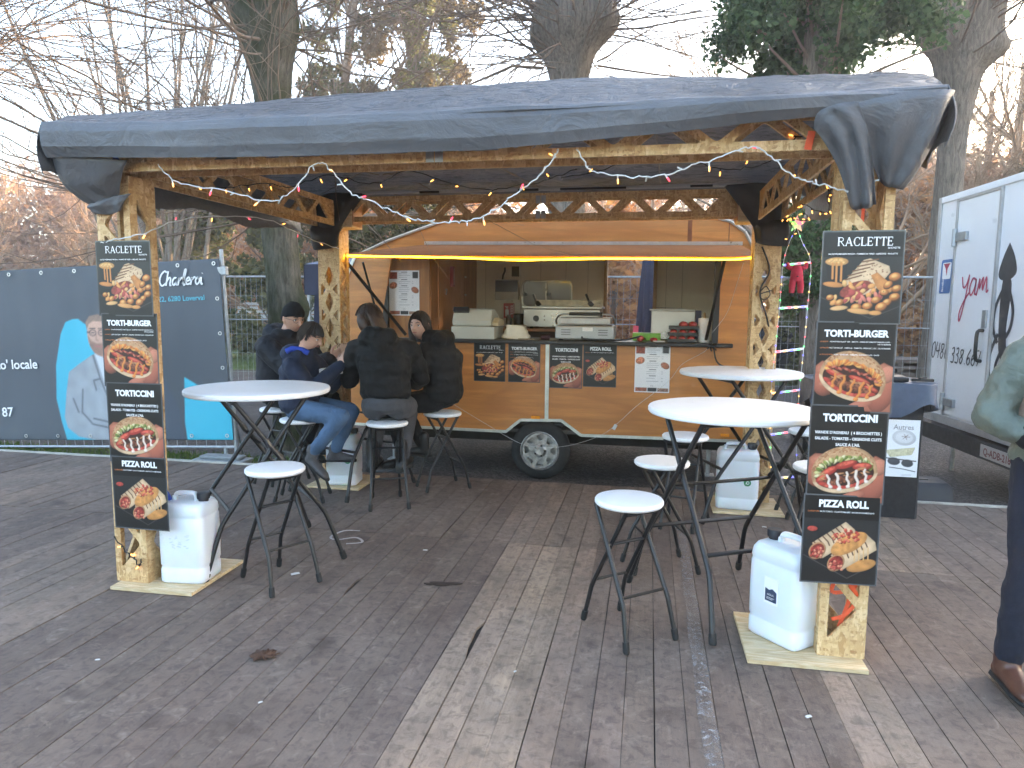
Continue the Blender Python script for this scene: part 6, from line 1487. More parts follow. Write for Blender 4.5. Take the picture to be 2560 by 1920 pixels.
def twigs(W, rs, pts, r0, depth, nb, lf=.55, k=3, curl=.12, lift=.03, spread=.7, rmin=.0016):
    """side twigs along a limb, recursing"""
    P = np.array(pts); L = np.linalg.norm(P[1:]-P[:-1], axis=1).sum()
    for _ in range(nb):
        t = .2 + .8*rs.rand(); f = t*(len(P)-1); i = min(int(f), len(P)-2); q = P[i] + (P[i+1]-P[i])*(f-i); d = P[i+1]-P[i]; d /= np.linalg.norm(d) + 1e-9
        v = d + rs.normal(size=3)*spread; l = L*lf*(1.15-.7*t)*(.6 + .6*rs.rand()); r = r0*(1-.65*t)*.55
        q2 = shoot(rs, q, v, l, 5 if depth else 4, curl, lift); W.limb(q2, np.linspace(max(r, rmin), max(r*.3, rmin), len(q2)), k)
        if depth > 0: twigs(W, rs, q2, r, depth-1, max(2, nb//2 + 1), lf, 3, curl, lift, spread, rmin)
BARKA = mat_bark('mossy_bark', (.05, .043, .034), (.19, .165, .135), .95); BARKB = mat_bark('grey_bark', (.075, .064, .055), (.27, .23, .195), .12)
TWIGA = M('twig_bark', (.17, .122, .09), .85, 0, .25, 3); TWIGO = M('sunny_twig', (.32, .195, .11), .85, 0, .3, 1.5); STEMP = M('pale_stem', (.20, .16, .12), .8, 0, .25, 2.5)
def trunk(name, spine, m, parent, seed, n=40, knob=.10, burrs=(), rk=.86):
    """spine: (x,y,z,r) rows; ridged bark relief; burrs: (z, angle, size, spread)"""
    P = smoothpath([(a, b, c) for a, b, c, r in spine], 8); Rr = [v.x*rk for v in smoothpath([(r, 0, 0) for *_, r in spine], 8)]
    mb = MB(); rings = []
    for i, p in enumerate(P):
        rg = []
        for k in range(n):
            a = 2*math.pi*k/n; c, s = math.cos(a), math.sin(a)
            r = Rr[i]*(1 + knob*mnoise.fractal((c*1.3 + seed, s*1.3, p.z*.9), .8, 2, 4) + .05*mnoise.noise((c*6, s*6 + seed, p.z*.8)) + .025*mnoise.noise((c*14, s*14, p.z*2.2)))
            for bz, ba, bs, bw in burrs: r += bs*math.exp(-((p.z-bz)/bw)**2)*max(0, math.cos(a-ba))**3
            rg.append((p.x + r*c, p.y + r*s, p.z))
        rings.append(rg)
    return mb.rings(rings).build(name, m, parent, smooth=80)
def pollard(loc, spine, m, label, seed, heads, nshoots, Lr, tw, rk=.8, burrs=(), knob=.1, bend=.035, thin=1.0):
    root = base('pollarded_tree', loc, label, 'tree', 'big pollarded trees around the stall'); trunk('trunk', spine, m, root, seed, 64, knob, burrs, rk)
    W = Wood(); rs = np.random.RandomState(seed)
    for (hx, hy, hz, hr, zs) in heads:
        for _ in range(nshoots):
            a = rs.rand()*6.283; el = rs.uniform(-.25, .9)
            d = np.array([math.cos(a)*math.cos(el), math.sin(a)*math.cos(el), math.sin(el)]); p = np.array([hx, hy, hz + rs.uniform(-zs, zs)]) + d*hr*.8
            L = rs.uniform(*Lr); pts = shoot(rs, p, d, L, 9, .12, bend); r = (.005 + .011*rs.rand()*L/3)*thin
            W.limb(pts, np.linspace(r, .0022, 10), 4); twigs(W, rs, pts, r, 1 if rs.rand() < .5 else 0, tw, .42, 3, .12, .02, .6)
    put('crown', W.mesh('crown', TWIGA), root); return root
pollard((-3.95, 7.2, GZ), [(-3.92, 7.2, GZ-.05, .32), (-3.94, 7.2, .3, .25), (-3.97, 7.2, 1.2, .22), (-3.985, 7.2, 1.79, .225), (-4.03, 7.2, 2.4, .215), (-4.05, 7.2, 3.1, .205), (-4.06, 7.2, 3.75, .24), (-4.11, 7.2, 4.3, .35), (-4.15, 7.2, 4.75, .46), (-4.15, 7.2, 5.3, .5), (-4.15, 7.2, 5.7, .3)], BARKA,
        'mossy pollarded trunk between the banner fence and the trailer', 1, [(-4.1, 7.2, 4.6, .42, .5), (-4.15, 7.2, 5.3, .5, .3), (-4.0, 7.2, 2.55, .26, .12)], 95, (2.2, 5.0), 5, burrs=((1.45, .1, .10, .16), (2.6, .4, .06, .14), (2.55, 3.0, .05, .12), (4.4, -.4, .12, .25)))
pollard((-1.25, 10.5, GZ), [(-1.25, 10.5, GZ-.05, .42), (-1.25, 10.5, 1, .34), (-1.25, 10.5, 3.5, .31), (-1.25, 10.5, 4.55, .31), (-1.24, 10.5, 5.05, .42), (-1.2, 10.5, 5.45, .66), (-1.2, 10.5, 6.0, .66), (-1.2, 10.5, 6.6, .5)], BARKB,
        'thick pollarded trunk rising behind the middle of the tarpaulin roof', 2, [(-1.2, 10.5, 5.3, .6, .45), (-1.2, 10.5, 6.1, .6, .3)], 130, (2.2, 5.2), 5, burrs=((5.3, 2.9, .12, .2), (5.55, .1, .13, .2), (5.2, -1.4, .1, .3)))
pollard((4.43, 12, GZ), [(4.40, 12, GZ-.05, .34), (4.41, 12, 1, .27), (4.42, 12, 3.5, .24), (4.43, 12, 4.3, .26), (4.43, 12, 5.0, .38), (4.47, 12, 5.6, .58), (4.48, 12, 6.4, .62), (4.5, 12, 7.0, .4)], BARKB,
        'pollarded trunk rising behind the right corner of the roof', 3, [(4.45, 12, 5.6, .55, .5)], 120, (2.0, 4.6), 5, burrs=((5.3, -.2, .2, .2), (5.6, 3.0, .15, .25)))
pollard((-9.6, 8.6, GZ), [(-9.6, 8.6, GZ-.05, .4), (-9.6, 8.6, 2, .33), (-9.6, 8.6, 4.4, .33), (-9.6, 8.6, 5.4, .5), (-9.6, 8.6, 6.2, .4)], BARKA, 'pollarded tree beyond the left edge whose long twigs sweep into the picture', 4, [(-9.6, 8.6, 5.2, .45, .6)], 230, (3.0, 6.5), 7, bend=-.012, thin=.5)
# ivy-clad tree
IVY = mat_leaf('ivy_leaf', (.034, .066, .028), (.10, .165, .066), .5); IVYG = mat_leaf('sunlit_ivy', (.05, .068, .02), (.20, .19, .055), .5)
iv = base('ivy_tree', (1.95, 9.0, GZ), 'ivy-covered tree with a dense green crown behind the light ladder', 'tree')
trunk('trunk', [(1.97, 9.0, GZ-.05, .26), (1.965, 9, .4, .20), (1.95, 9, 1.2, .18), (1.88, 9, 2.2, .18), (1.86, 9, 3.2, .19), (1.86, 9, 4.5, .22), (1.9, 9, 6, .16), (1.95, 9, 7.0, .08)], BARKB, iv, 5, knob=.14)
rs = np.random.RandomState(5); cen = []; rad = []
for k in range(70):
    a = rs.rand()*6.28; z_ = rs.uniform(4.30, 7.0); q = rs.rand()**.5*1.18*(1 if z_ > 4.6 else .62); cen.append((1.86 + q*math.cos(a), 9 + q*math.sin(a), z_)); rad.append(rs.uniform(.20, .40))
for k in range(14): cen.append((1.86 + rs.uniform(-.26, .26), 9 + rs.uniform(-.3, .2), rs.uniform(1.5, 2.6))); rad.append(rs.uniform(.14, .26))
for k in range(10): cen.append((1.86 + rs.uniform(-.2, .2), 9 + rs.uniform(-.3, .2), rs.uniform(2.6, 4.3))); rad.append(rs.uniform(.14, .24))
cen += [(.86, 8.9, 4.6), (.95, 8.8, 4.85), (1.0, 9, 5.2), (2.75, 9, 4.9), (2.6, 9, 4.7), (3.0, 9.1, 5.2)]; rad += [.13, .2, .3, .2, .22, .25]
put('crown', leafmesh('crown', clumps(90000, cen, np.array(rad)*1.3, 5, 1.0, .8), .042, IVY, 5), iv)
W = Wood(); 
for c in cen[:60]: W.limb(shoot(rs, (1.86, 9, c[2]-.8), np.array(c)-np.array((1.86, 9, c[2]-.8)), np.linalg.norm(np.array(c)-np.array((1.86, 9, c[2]-.8))), 5, .08, 0), np.linspace(.03, .008, 6), 4)
put('limbs', W.mesh('limbs', TWIGA), iv)
# slender many-stemmed tree on the left
ms = base('multi_stem_tree', (-12.1, 16, GZ), 'slender many-stemmed bare tree left of the mossy trunk', 'tree'); W = Wood(); rs = np.random.RandomState(9)
for k in range(22):
    a = rs.rand()*6.28; d = np.array([math.cos(a)*.16, math.sin(a)*.16, 1]); pts = shoot(rs, (-12.1 + rs.uniform(-.5, .5), 16 + rs.uniform(-.4, .4), GZ), d, rs.uniform(9, 13), 14, .035, .0); r = rs.uniform(.03, .085)
    W.limb(pts, np.linspace(r, .012, 15), 6); twigs(W, rs, pts[3:], r, 2, 9, .3, 3, .12, .03, .5, .0045)
put('trunk', W.mesh('trunk', STEMP), ms)
# bare woodland trees: four forms, copied
def bare(seed, H, m, dens=8):
    W = Wood(); rs = np.random.RandomState(seed)
    sp = shoot(rs, (0, 0, -.1), (0, 0, 1), H*.75, 10, .03, .05); W.limb(sp, np.linspace(.20, .06, 11)*H/10, 7)
    for k in range(18):
        t = rs.uniform(.16, 1); i = int(t*9); a = rs.rand()*6.28; d = np.array([math.cos(a), math.sin(a), rs.uniform(.25, 1.1)]); q = shoot(rs, sp[i], d, H*(.62-.32*t), 8, .09, .045); r = H*.0075*(1.25-t)
        W.limb(q, np.linspace(r, .014, 9), 5); twigs(W, rs, q, r, 2, dens, .46, 3, .13, .03, .55, .0085)
    return W.mesh('tree_form', m)
forms = [bare(21, 11, TWIGO), bare(22, 9, TWIGO), bare(23, 12, TWIGA), bare(24, 8, TWIGO, 9)]
spots = [(-38, 44, 0), (-33, 38, 1), (-29, 42, 0), (-25, 35, 3), (-21.5, 38, 0), (-18.5, 33, 1), (-15, 36, 3), (-11.5, 39, 0), (-8, 35, 1), (-4, 38, 0), (0, 35, 3), (3.5, 38, 0), (7, 32, 1), (10, 35, 0), (12.6, 30, 2), (16, 35, 0), (20, 33, 1), (24, 38, 0), (29, 36, 2), (9.5, 23, 3), (6.6, 21, 1), (-24, 27, 1), (-19.5, 24.5, 3), (4.6, 26, 2), (14, 27, 1), (-29, 31, 0), (-16.5, 29, 1), (-27, 24, 3), (8.2, 28, 3), (11.2, 25.5, 0)]
rnd = random.Random(3)
spots.sort(key=lambda q: q[0]/q[1])
ORD = 'first second third fourth fifth sixth seventh eighth ninth tenth eleventh twelfth thirteenth fourteenth fifteenth sixteenth seventeenth eighteenth nineteenth twentieth'.split(); ORD += ['twenty-' + q for q in ORD[:9]] + ['thirtieth', 'thirty-first', 'thirty-second']
for i, (x_, y_, f_) in enumerate(spots):
    t_ = base('bare_tree', (x_, y_, GZ), 'bare brown winter tree of the woodland', 'tree', 'bare trees of the far woodland'); del t_['world_parts']
    t_.rotation_euler = (0, 0, rnd.uniform(0, 6.28)); k = rnd.uniform(.9, 1.25); t_.scale = (k, k, k); put('branches', forms[f_], t_)
    t_['label'] = ORD[i] + ' bare twiggy winter tree of the woodland counting from the left'
# evergreen, ivy-clad columns and orange beech scrub behind
EVG = mat_leaf('evergreen_leaf', (.035, .048, .018), (.13, .13, .045), .45); BEECH = mat_leaf('beech_leaf', (.26, .10, .028), (.54, .25, .07), .5); BRN = mat_leaf('bronze_leaf', (.075, .06, .03), (.20, .15, .065), .5)
def leafy(name, loc, label, H, Rd, n, size, m, seed, taper=.6, z0=.1, group=None, gappy=.26, cat='tree'):
    root = base(name, loc, label, cat, group); rs = np.random.RandomState(seed); cen = []; rad = []
    for k in range(int(26 + H*5)):
        t = rs.rand(); z_ = loc[2] + H*(z0 + (1-z0)*t); q = Rd*(1 - taper*t)*math.sqrt(rs.rand()); a = rs.rand()*6.28; cen.append((loc[0] + q*math.cos(a), loc[1] + q*math.sin(a), z_)); rad.append(Rd*gappy*rs.uniform(.5, 1.2))
    put('crown', leafmesh('crown', clumps(n, cen, rad, seed), size, m, seed), root); W = Wood()
    sp = shoot(rs, loc, (0, 0, 1), H*.92, 8, .03, .03); W.limb(sp, np.linspace(.02*H + .05, .02, 9), 6)
    for c in cen[::2]:
        s_ = np.array(sp[min(8, max(0, int((c[2]-loc[2])/H*8) - 1))]); W.limb(shoot(rs, s_, np.array(c)-s_, np.linalg.norm(np.array(c)-s_)*1.1, 5, .1, 0), np.linspace(.04, .008, 6), 3)
    put('trunk', W.mesh('trunk', TWIGA), root); return root
leafy('evergreen_tree', (-9.4, 20, GZ), 'tall ivy-clad evergreen right of the mossy trunk', 14, 2.0, 17000, .095, EVG, 31, .3, .1, gappy=.2)
leafy('evergreen_tree', (-7.0, 21, GZ), 'tall bronze-green evergreen left of the thick middle trunk', 13.5, 2.2, 17000, .095, BRN, 32, .3, .1, gappy=.2)
leafy('evergreen_tree', (-6.3, 19.5, GZ), 'narrow green evergreen directly left of the thick middle trunk', 11.5, 1.2, 10000, .09, IVYG, 33, .4, .1)
leafy('evergreen_shrub', (-13.2, 18.5, GZ), 'yellow-green shrub behind the banner under the left eave', 4.9, 1.6, 6500, .11, IVYG, 34, .5, .05, cat='shrub')
leafy('evergreen_shrub', (-10.9, 19, GZ), 'green ivy shrub just left of the mossy trunk', 4.6, 1.3, 5500, .11, IVYG, 35, .5, .05, cat='shrub')
leafy('evergreen_shrub', (-5.0, 13.2, GZ), 'dark evergreen shrub behind the sloping trailer nose', 3.7, 1.6, 9000, .09, EVG, 36, .4, .05, cat='shrub')
leafy('evergreen_shrub', (3.5, 15, GZ), 'dark shrub behind the ivy trunk near the box trailer', 3.2, 1.3, 6000, .09, EVG, 37, .4, .05, cat='shrub')
PINKB = mat_leaf('faded_beech_leaf', (.26, .14, .085), (.48, .30, .19), .5)
for i, (x_, y_, h_, r_, mm_) in enumerate(((-43, 50, 13, 7, PINKB), (-34, 48, 12, 6, PINKB), (-26, 46, 11.5, 6, PINKB), (-18.5, 45, 9.5, 5, BEECH), (-11, 44, 9, 5, BEECH), (-3, 46, 8.5, 6, BEECH), (6, 46, 9, 6, PINKB), (15, 46, 10, 6, PINKB), (24, 46, 11, 6, PINKB), (33, 46, 11, 6, PINKB))):
    leafy('beech_thicket', (x_, y_, GZ), ORD[i] + ' rust-brown thicket of the woodland edge counting from the left', h_, r_, 7000, .30, mm_, 40 + i, .35, .02, 'rust-brown thickets of the woodland edge', .30, 'thicket')
for i, (x_, y_, h_, r_, mm_, lb) in enumerate(((-30, 29, 6.5, 4.0, PINKB, 'faded pink-brown thicket at the far left behind the banner'), (-24.5, 31, 7.0, 4.0, PINKB, 'faded thicket, second from the left behind the banner'), (-19.5, 29.5, 6.2, 3.4, BEECH, 'orange beech bush behind the poster column beside the banner'), (-15.5, 31, 6.0, 3.2, BEECH, 'orange beech bush right of the yellow-green shrub'), (-12.2, 30, 5.6, 2.8, BEECH, 'bright orange beech bush seen beside the mossy trunk'), (-8.0, 30, 5.4, 2.8, BEECH, 'orange beech bush behind the sloping trailer nose'), (-1.2, 24, 4.6, 2.4, BEECH, 'orange beech bush seen through the rear door of the trailer'), (8.4, 27, 5.5, 2.6, BEECH, 'orange beech bush between the right poster column and the box trailer'), (13.0, 29, 6.5, 3.2, PINKB, 'faded thicket behind the white box trailer'))):
    leafy('beech_bush', (x_, y_, GZ), lb, h_, r_, 6500, .17, mm_, 80 + i, .4, .02, 'beech bushes behind the fence', .30, 'bush')
# dense yews added beyond the right edge to keep sun off the stall
for i, (x_, y_, h_, lb) in enumerate(((13.2, 23.2, 11, 'dense dark yew added as sun screen, nearest the box trailer at the picture edge'), (15.2, 20.6, 11, 'dense dark yew added as sun screen, second from the box trailer, beyond the picture edge'), (17.0, 18.4, 11, 'dense dark yew added as sun screen, third from the box trailer, beyond the picture edge'), (19.0, 16.2, 11, 'dense dark yew added as sun screen, farthest to the right, beyond the picture edge'))):
    leafy('sun_block_tree', (x_, y_, GZ), lb, h_, 2.4, 12000, .28, EVG, 60 + i, .15, .0, 'yews added to screen the low sun', .36)

# ------------------------------------------------------------------ string lights
BULB = M('warm_bulb', (1, .6, .25), .4, 0, 0, emit=(1.0, .36, .06), es=.55); BULBR = M('red_bulb', (.9, .05, .08), .4, 0, 0, emit=(1.0, .06, .10), es=.35)
WCORD = M('white_cord', (.60, .61, .60), .5, 0, .05, 10); KCORD = M('black_cord', (.012, .011, .010), .6, 0, .1, 10)
def garland(name, pts, label, cord, r, step, blen, seed, ends=(BULB,), k=7):
    root = base(name, pts[0], label, 'string lights', 'string lights on the gazebo')
    sp = smoothpath(pts, k); rn = random.Random(seed)
    sp = [p + Vector((rn.uniform(-1, 1), rn.uniform(-1, 1), rn.uniform(-1, 1)))*.006 for p in sp]
    mb = MB().tube(sp, r, 6)
    acc = 0; bulbs = []
    for a, b in zip(sp, sp[1:]):
        acc += (b-a).length
        if acc > step:
            acc = rn.uniform(-.03, .03); d = Vector((rn.uniform(-1, 1), rn.uniform(-.6, .6), rn.uniform(-1.0, .7))).normalized(); mb.tube([b, b + d*blen], r*1.15, 5); bulbs.append((b + d*blen, d))
    mb.build('cord', cord, root, smooth=60)
    for i, (p, d) in enumerate(bulbs):
        mt = ends[i % len(ends)]
        if mt is None: continue
        MB().tube([p - d*.004, p + d*.010, p + d*.016], [r*1.3, r*1.15, r*.4], 6).build('bulb', mt, root, smooth=60)
    return root
fy = 3.02
garland('string_lights', [(-2.30, fy, 2.15), (-2.20, fy-.01, 2.07), (-1.95, fy, 2.02), (-1.72, fy, 1.97), (-1.60, fy, 2.03), (-1.50, fy, 2.13), (-1.42, fy, 2.10), (-1.33, fy, 2.00), (-1.24, fy, 1.96), (-1.10, fy, 1.90), (-.98, fy, 1.868), (-.84, fy, 1.862), (-.75, fy, 1.88), (-.66, fy, 1.92), (-.60, fy, 1.965), (-.50, fy, 2.03), (-.42, fy, 2.12), (-.40, fy, 2.16)], 'white corded light garland swagged along the left half of the front beam', WCORD, .0031, .105, .024, 1, (BULB, None, BULBR, None))
garland('string_lights', [(-.32, fy, 2.16), (-.27, fy, 2.08), (-.20, fy, 2.05), (-.08, fy, 2.035), (.04, fy, 2.04), (.14, fy, 2.07), (.25, fy, 2.10), (.36, fy, 2.14), (.44, fy, 2.12), (.50, fy, 2.06), (.58, fy, 2.01), (.66, fy, 1.985), (.76, fy, 1.96), (.86, fy, 2.0)], 'white corded light garland swagged along the right half of the front beam', WCORD, .0030, .10, .022, 2, (None, BULB, None, BULBR))
garland('string_lights', [(-2.42, 3.25, 2.14), (-2.25, 3.35, 2.09), (-2.0, 3.4, 2.12), (-1.85, 3.4, 2.10), (-1.6, 3.4, 2.15), (-1.4, 3.4, 2.10), (-1.2, 3.4, 2.16), (-1.02, 3.4, 2.11), (-.8, 3.4, 2.06), (-.55, 3.4, 2.09), (-.35, 3.4, 2.15)], 'black corded warm light string inside the left half of the front beam', KCORD, .0026, .13, .018, 3)
garland('string_lights', [(-.42, 3.35, 2.10), (-.2, 3.4, 2.15), (-.05, 3.35, 2.24), (.12, 3.35, 2.18), (.30, 3.4, 2.13), (.48, 3.35, 2.14), (.60, 3.2, 2.22), (.66, 3.1, 2.18), (.72, 3.1, 2.10)], 'black corded warm light string inside the right half of the front beam', KCORD, .0026, .12, .018, 4)
garland('string_lights', [(-2.74, 3.12, 1.79), (-2.62, 3.12, 1.82), (-2.48, 3.15, 1.85), (-2.55, 3.6, 1.98), (-2.5, 4.3, 2.05), (-2.55, 5.0, 2.0), (-2.5, 5.4, 1.95)], 'thin garland running back along the left side beam', WCORD, .003, .30, .02, 5, (BULB, BULBR))
garland('string_lights', [(.94, 5.45, 1.95), (.98, 5.3, 2.05), (.86, 5.0, 2.10), (.95, 4.7, 2.04), (.86, 4.5, 2.12), (.95, 4.2, 2.02), (.88, 3.9, 2.10), (.95, 3.6, 2.05)], 'black corded cluster of warm lights along the right side beam', KCORD, .0026, .06, .018, 6)
garland('string_lights', [(-2.74, 3.125, .27), (-2.69, 3.13, .20), (-2.63, 3.13, .15), (-2.61, 3.13, .12), (-2.58, 3.125, .16)], 'short black light string tangled at the foot of the left poster post', KCORD, .0032, .07, .018, 7)
# loose white lead drooping over the trailer side
sp = smoothpath([(.73, 5.95, 1.86), (.72, 6.25, 1.70), (.66, 6.37, 1.45), (.52, 6.38, 1.24), (.50, 6.36, 1.13), (.30, 6.372, 1.0), (.18, 6.372, .84), (-.10, 6.372, .60), (-.25, 6.372, .45), (-.42, 6.37, .32), (-.75, 6.30, .22), (-1.1, 6.30, .22), (-1.5, 6.36, .40), (-1.9, 6.372, .62)], 8)
tag(MB().tube(sp, .0016, 5).box((-.28, 6.368, .41), (.03, .012, .05), (0, .5, 0)).build('white_lead', WCORD, smooth=60), 'thin white cable drooping across the trailer side to the wheel', 'cable')
sp = smoothpath([(.56, 6.36, 1.16), (.60, 6.33, 1.02), (.74, 6.2, .98), (.86, 5.9, 1.05), (.90, 5.60, 1.25), (.86, 5.49, 1.42), (.80, 5.49, 1.62), (.86, 5.49, 1.78), (.80, 5.49, 1.95)], 8)
tag(MB().tube(sp, .007, 6).build('black_cable', KCORD, smooth=60), 'thick black cable looping from the counter end to the rear post', 'cable')
mb = MB()
for k in range(14): a = 2*math.pi*k/7; mb.tube([(.53, 6.34, 1.17), (.53 + .05*math.cos(a) + .02, 6.33 - .02*(k % 3), 1.16 + .035*math.sin(a))], .006, 5)
tag(mb.build('plug_tangle', KCORD), 'tangle of black plugs and cable ties at the counter end', 'cable')
mb = MB().tube(smoothpath([(.80, 5.488, 1.62), (.84, 5.48, 1.66), (.87, 5.48, 1.60), (.83, 5.48, 1.56), (.80, 5.485, 1.60), (.88, 5.48, 1.63)], 5), .004, 5)
tag(mb.build('cable_bow', KCORD), 'small black cable bow tied to the rear right post', 'cable')
# ladder of coloured lights with its star
ld = base('light_ladder', (1.04, 5.5, .3), 'rope ladder of coloured lights hanging from a lit star', 'light ladder')
COLS = [M('led_' + n, c, .4, 0, 0, emit=c, es=.5) for n, c in (('blue', (.12, .12, 1.0)), ('green', (.10, 1.0, .18)), ('red', (1.0, .08, .10)), ('amber', (1.0, .50, .12)))]
CLEAR = M('frosted_tube', (.62, .58, .66), .3, 0, .05, 20, emit=(.7, .6, .8), es=.05)
top_ = Vector((1.035, 5.5, 2.09)); lft = [(.99, 1.98), (.955, 1.82), (.945, 1.50), (.925, 1.10), (.915, .88), (.925, .55), (.94, .30)]; rgt = [(1.08, 1.98), (1.145, 1.83), (1.14, 1.50), (1.125, 1.10), (1.115, .90), (1.11, .55), (1.13, .30)]
for side in (lft, rgt):
    sp = smoothpath([top_] + [(x, 5.5, z) for x, z in side], 6); MB().tube(sp, .0022, 4).build('side_rope', WCORD, ld)
    L = 0; k = 0
    for a, b in zip(sp, sp[1:]):
        L += (b-a).length
        if L > .05: L = 0; MB().ball(b, .0052, 6, 5).build('side_bulb', COLS[(k*3 + (side is rgt)) % 4], ld); k += 1
for i, ((zl, zr)) in enumerate(((1.815, 1.835), (1.50, 1.515), (1.175, 1.205), (.865, .895), (.55, .585), (.21, .24))):
    xl = lerp([(z, x) for x, z in reversed(lft)], zl); xr = lerp([(z, x) for x, z in reversed(rgt)], zr); A, B = Vector((xl, 5.498, zl)), Vector((xr, 5.498, zr))
    rg = MB().tube([A, B], .0085, 8).build('rung', CLEAR, ld, smooth=50)
    for k in range(4):
        p0 = A.lerp(B, .04 + .24*k); p1 = A.lerp(B, .04 + .24*k + .12); MB().tube([p0 + Vector((0, -.002, 0)), p1 + Vector((0, -.002, 0))], .0078, 6).build('rung_light', COLS[(i + k) % 4], rg)
pts = []
for k in range(10): a = math.pi/2 + math.pi*k/5; r = .062 if k % 2 == 0 else .027; pts.append((r*math.cos(a), r*math.sin(a)))
for k in range(5):
    P = [pts[(2*k-1) % 10], pts[2*k], pts[(2*k+1) % 10], (0, 0)]; MB().poly(P, .014, (), ((1.035, 5.5, 2.11), (1, 0, 0), (0, 0, 1))).build('star_point', M('star_%d' % k, c_ := ((.9, .35, .3), (.35, .9, .2), (.4, .9, .3), (.9, .5, .3), (.8, .25, .4))[k], .4, 0, 0, emit=c_, es=.12), ld)
MB().tube([(1.035, 5.5, 2.165), (1.04, 5.5, 2.22), (1.0, 5.52, 2.3)], .003, 5).build('hook', GALV, ld)
# plain red cloth doll on the ladder
dl = base('red_doll', (1.045, 5.47, 1.52), 'small red stuffed cloth doll clinging to the upper rungs of the light ladder', 'doll')
RED = M('red_felt', (.45, .025, .05), .9, 0, .15, 30, .2, 90); BOOT = M('black_felt', (.015, .015, .015), .9)
mb = MB(); mb.loft([((1.048, 5.465, 1.66), .05, .035), ((1.048, 5.465, 1.70), .056, .042), ((1.048, 5.465, 1.76), .05, .038), ((1.048, 5.465, 1.80), .035, .03)], 14)
for s_ in (-1, 1):
    mb.tube([(1.048 + s_*.028, 5.465, 1.68), (1.048 + s_*.036, 5.46, 1.62), (1.048 + s_*.038, 5.465, 1.555)], [.03, .029, .024], 10); mb.tube([(1.048 + s_*.045, 5.465, 1.775), (1.048 + s_*.078, 5.47, 1.79), (1.048 + s_*.082, 5.485, 1.825)], [.02, .019, .015], 8)
mb.build('suit', RED, dl, smooth=70)
MB().tube([(1.0, 5.462, 1.705), (1.048, 5.421, 1.703), (1.097, 5.462, 1.705)], .006, 6).build('belt', BOOT, dl)
for s_ in (-1, 1): MB().ball((1.048 + s_*.040, 5.455, 1.535), .022, 8, 6, (1, 1.4, .8)).build('boot', BOOT, dl, smooth=60)

dl.scale = (.8, .8, .8); dl.location = (1.045 , 5.47, 1.585)

# ------------------------------------------------------------------ people
SKIN = M('skin', (.52, .29, .20), .5, 0, .08, 12, .08, 90, sss=.12); SKIN2 = M('skin_pale', (.58, .34, .25), .5, 0, .08, 12, .08, 90, sss=.12)
def fabric(name, c, rough=.85, quilt=0.0, weave=180.0, fold=.5, sheen=.03):
    m, nt, p = newmat(name); g = G(nt); v = g.coord('Object')
    n1 = g.noise(v, 9, 5, .55, .8); n2 = g.noise(v, weave, 2); cc = g.ramp(g.noise(v, 5, 4), [(.3, tuple(q*.75 for q in c)), (.7, tuple(min(1, q*1.25) for q in c))])
    nt.links.new(cc, p.inputs['Base Color']); p.inputs['Roughness'].default_value = rough; p.inputs['Sheen Weight'].default_value = sheen; p.inputs['Specular IOR Level'].default_value = .3
    b = g.bump(n1, fold, .02)
    if quilt:
        w_ = g.n('ShaderNodeTexWave', wave_type='BANDS', bands_direction='Z', wave_profile='SIN'); w_.inputs['Scale'].default_value = quilt; w_.inputs['Distortion'].default_value = 1.2; w_.inputs['Detail'].default_value = 1.0
        nt.links.new(v, w_.inputs['Vector']); b = g.bump(w_.outputs['Fac'], .5, .02, b)
    nt.links.new(g.bump(n2, .25, .002, b), p.inputs['Normal']); return m
PUFF = fabric('black_puffer', (.0035, .0035, .004), .75, 3.2, 120, .8); NAVYJ = fabric('navy_jacket', (.010, .017, .042), .7, 0, 140, .7); DENIM = fabric('blue_denim', (.07, .125, .22), .85, 0, 260, 1.0); GDENIM = fabric('grey_denim', (.060, .060, .066), .85, 0, 260, .6); BLKT = fabric('black_trousers', (.006, .006, .007), .85, 0, 200, .5); KNIT = fabric('black_knit', (.005, .005, .006), .95, 0, 90, .4)
SAGE = fabric('sage_satin', (.125, .15, .128), .45, 0, 200, 1.0, 0); BEIGEV = fabric('beige_vest', (.30, .21, .16), .8, 0, 160, .4); NAVYT = fabric('navy_trousers', (.012, .015, .028), .85, 0, 200, .5)
LEATHB = M('brown_leather', (.085, .034, .022), .4, 0, .25, 12, .2, 40); LEATHK = M('black_leather', (.012, .012, .012), .4, 0, .2, 12, .2, 40); HAIRD = M('dark_hair', (.022, .013, .009), .5, 0, .4, 6, .5, 60, stretch=(8, 8, .6)); HAIRB = M('brown_hair', (.045, .022, .013), .5, 0, .4, 6, .5, 60, stretch=(8, 8, .6)); EYEW = M('eye_white', (.75, .72, .70), .25, 0, 0); EYED = M('iris_dark', (.03, .015, .008), .15, 0, 0); LIP = M('lip', (.36, .13, .11), .45, 0, .05, 20)
V = Vector
def grow(o, vox, it=6, fac=.5, wr=None, wsz=.09):
    r = o.modifiers.new('union', 'REMESH'); r.mode = 'VOXEL'; r.voxel_size = vox; r.use_smooth_shade = True
    s = o.modifiers.new('soft', 'SMOOTH'); s.iterations = it; s.factor = fac
    if wr:
        nm = 'folds_%d' % int(wsz*1000); t = bpy.data.textures.get(nm)
        if not t: t = bpy.data.textures.new(nm, 'CLOUDS'); t.noise_scale = wsz; t.noise_depth = 2
        d = o.modifiers.new('folds', 'DISPLACE'); d.texture = t; d.strength = wr; d.mid_level = .5; d.texture_coords = 'LOCAL'
    return o
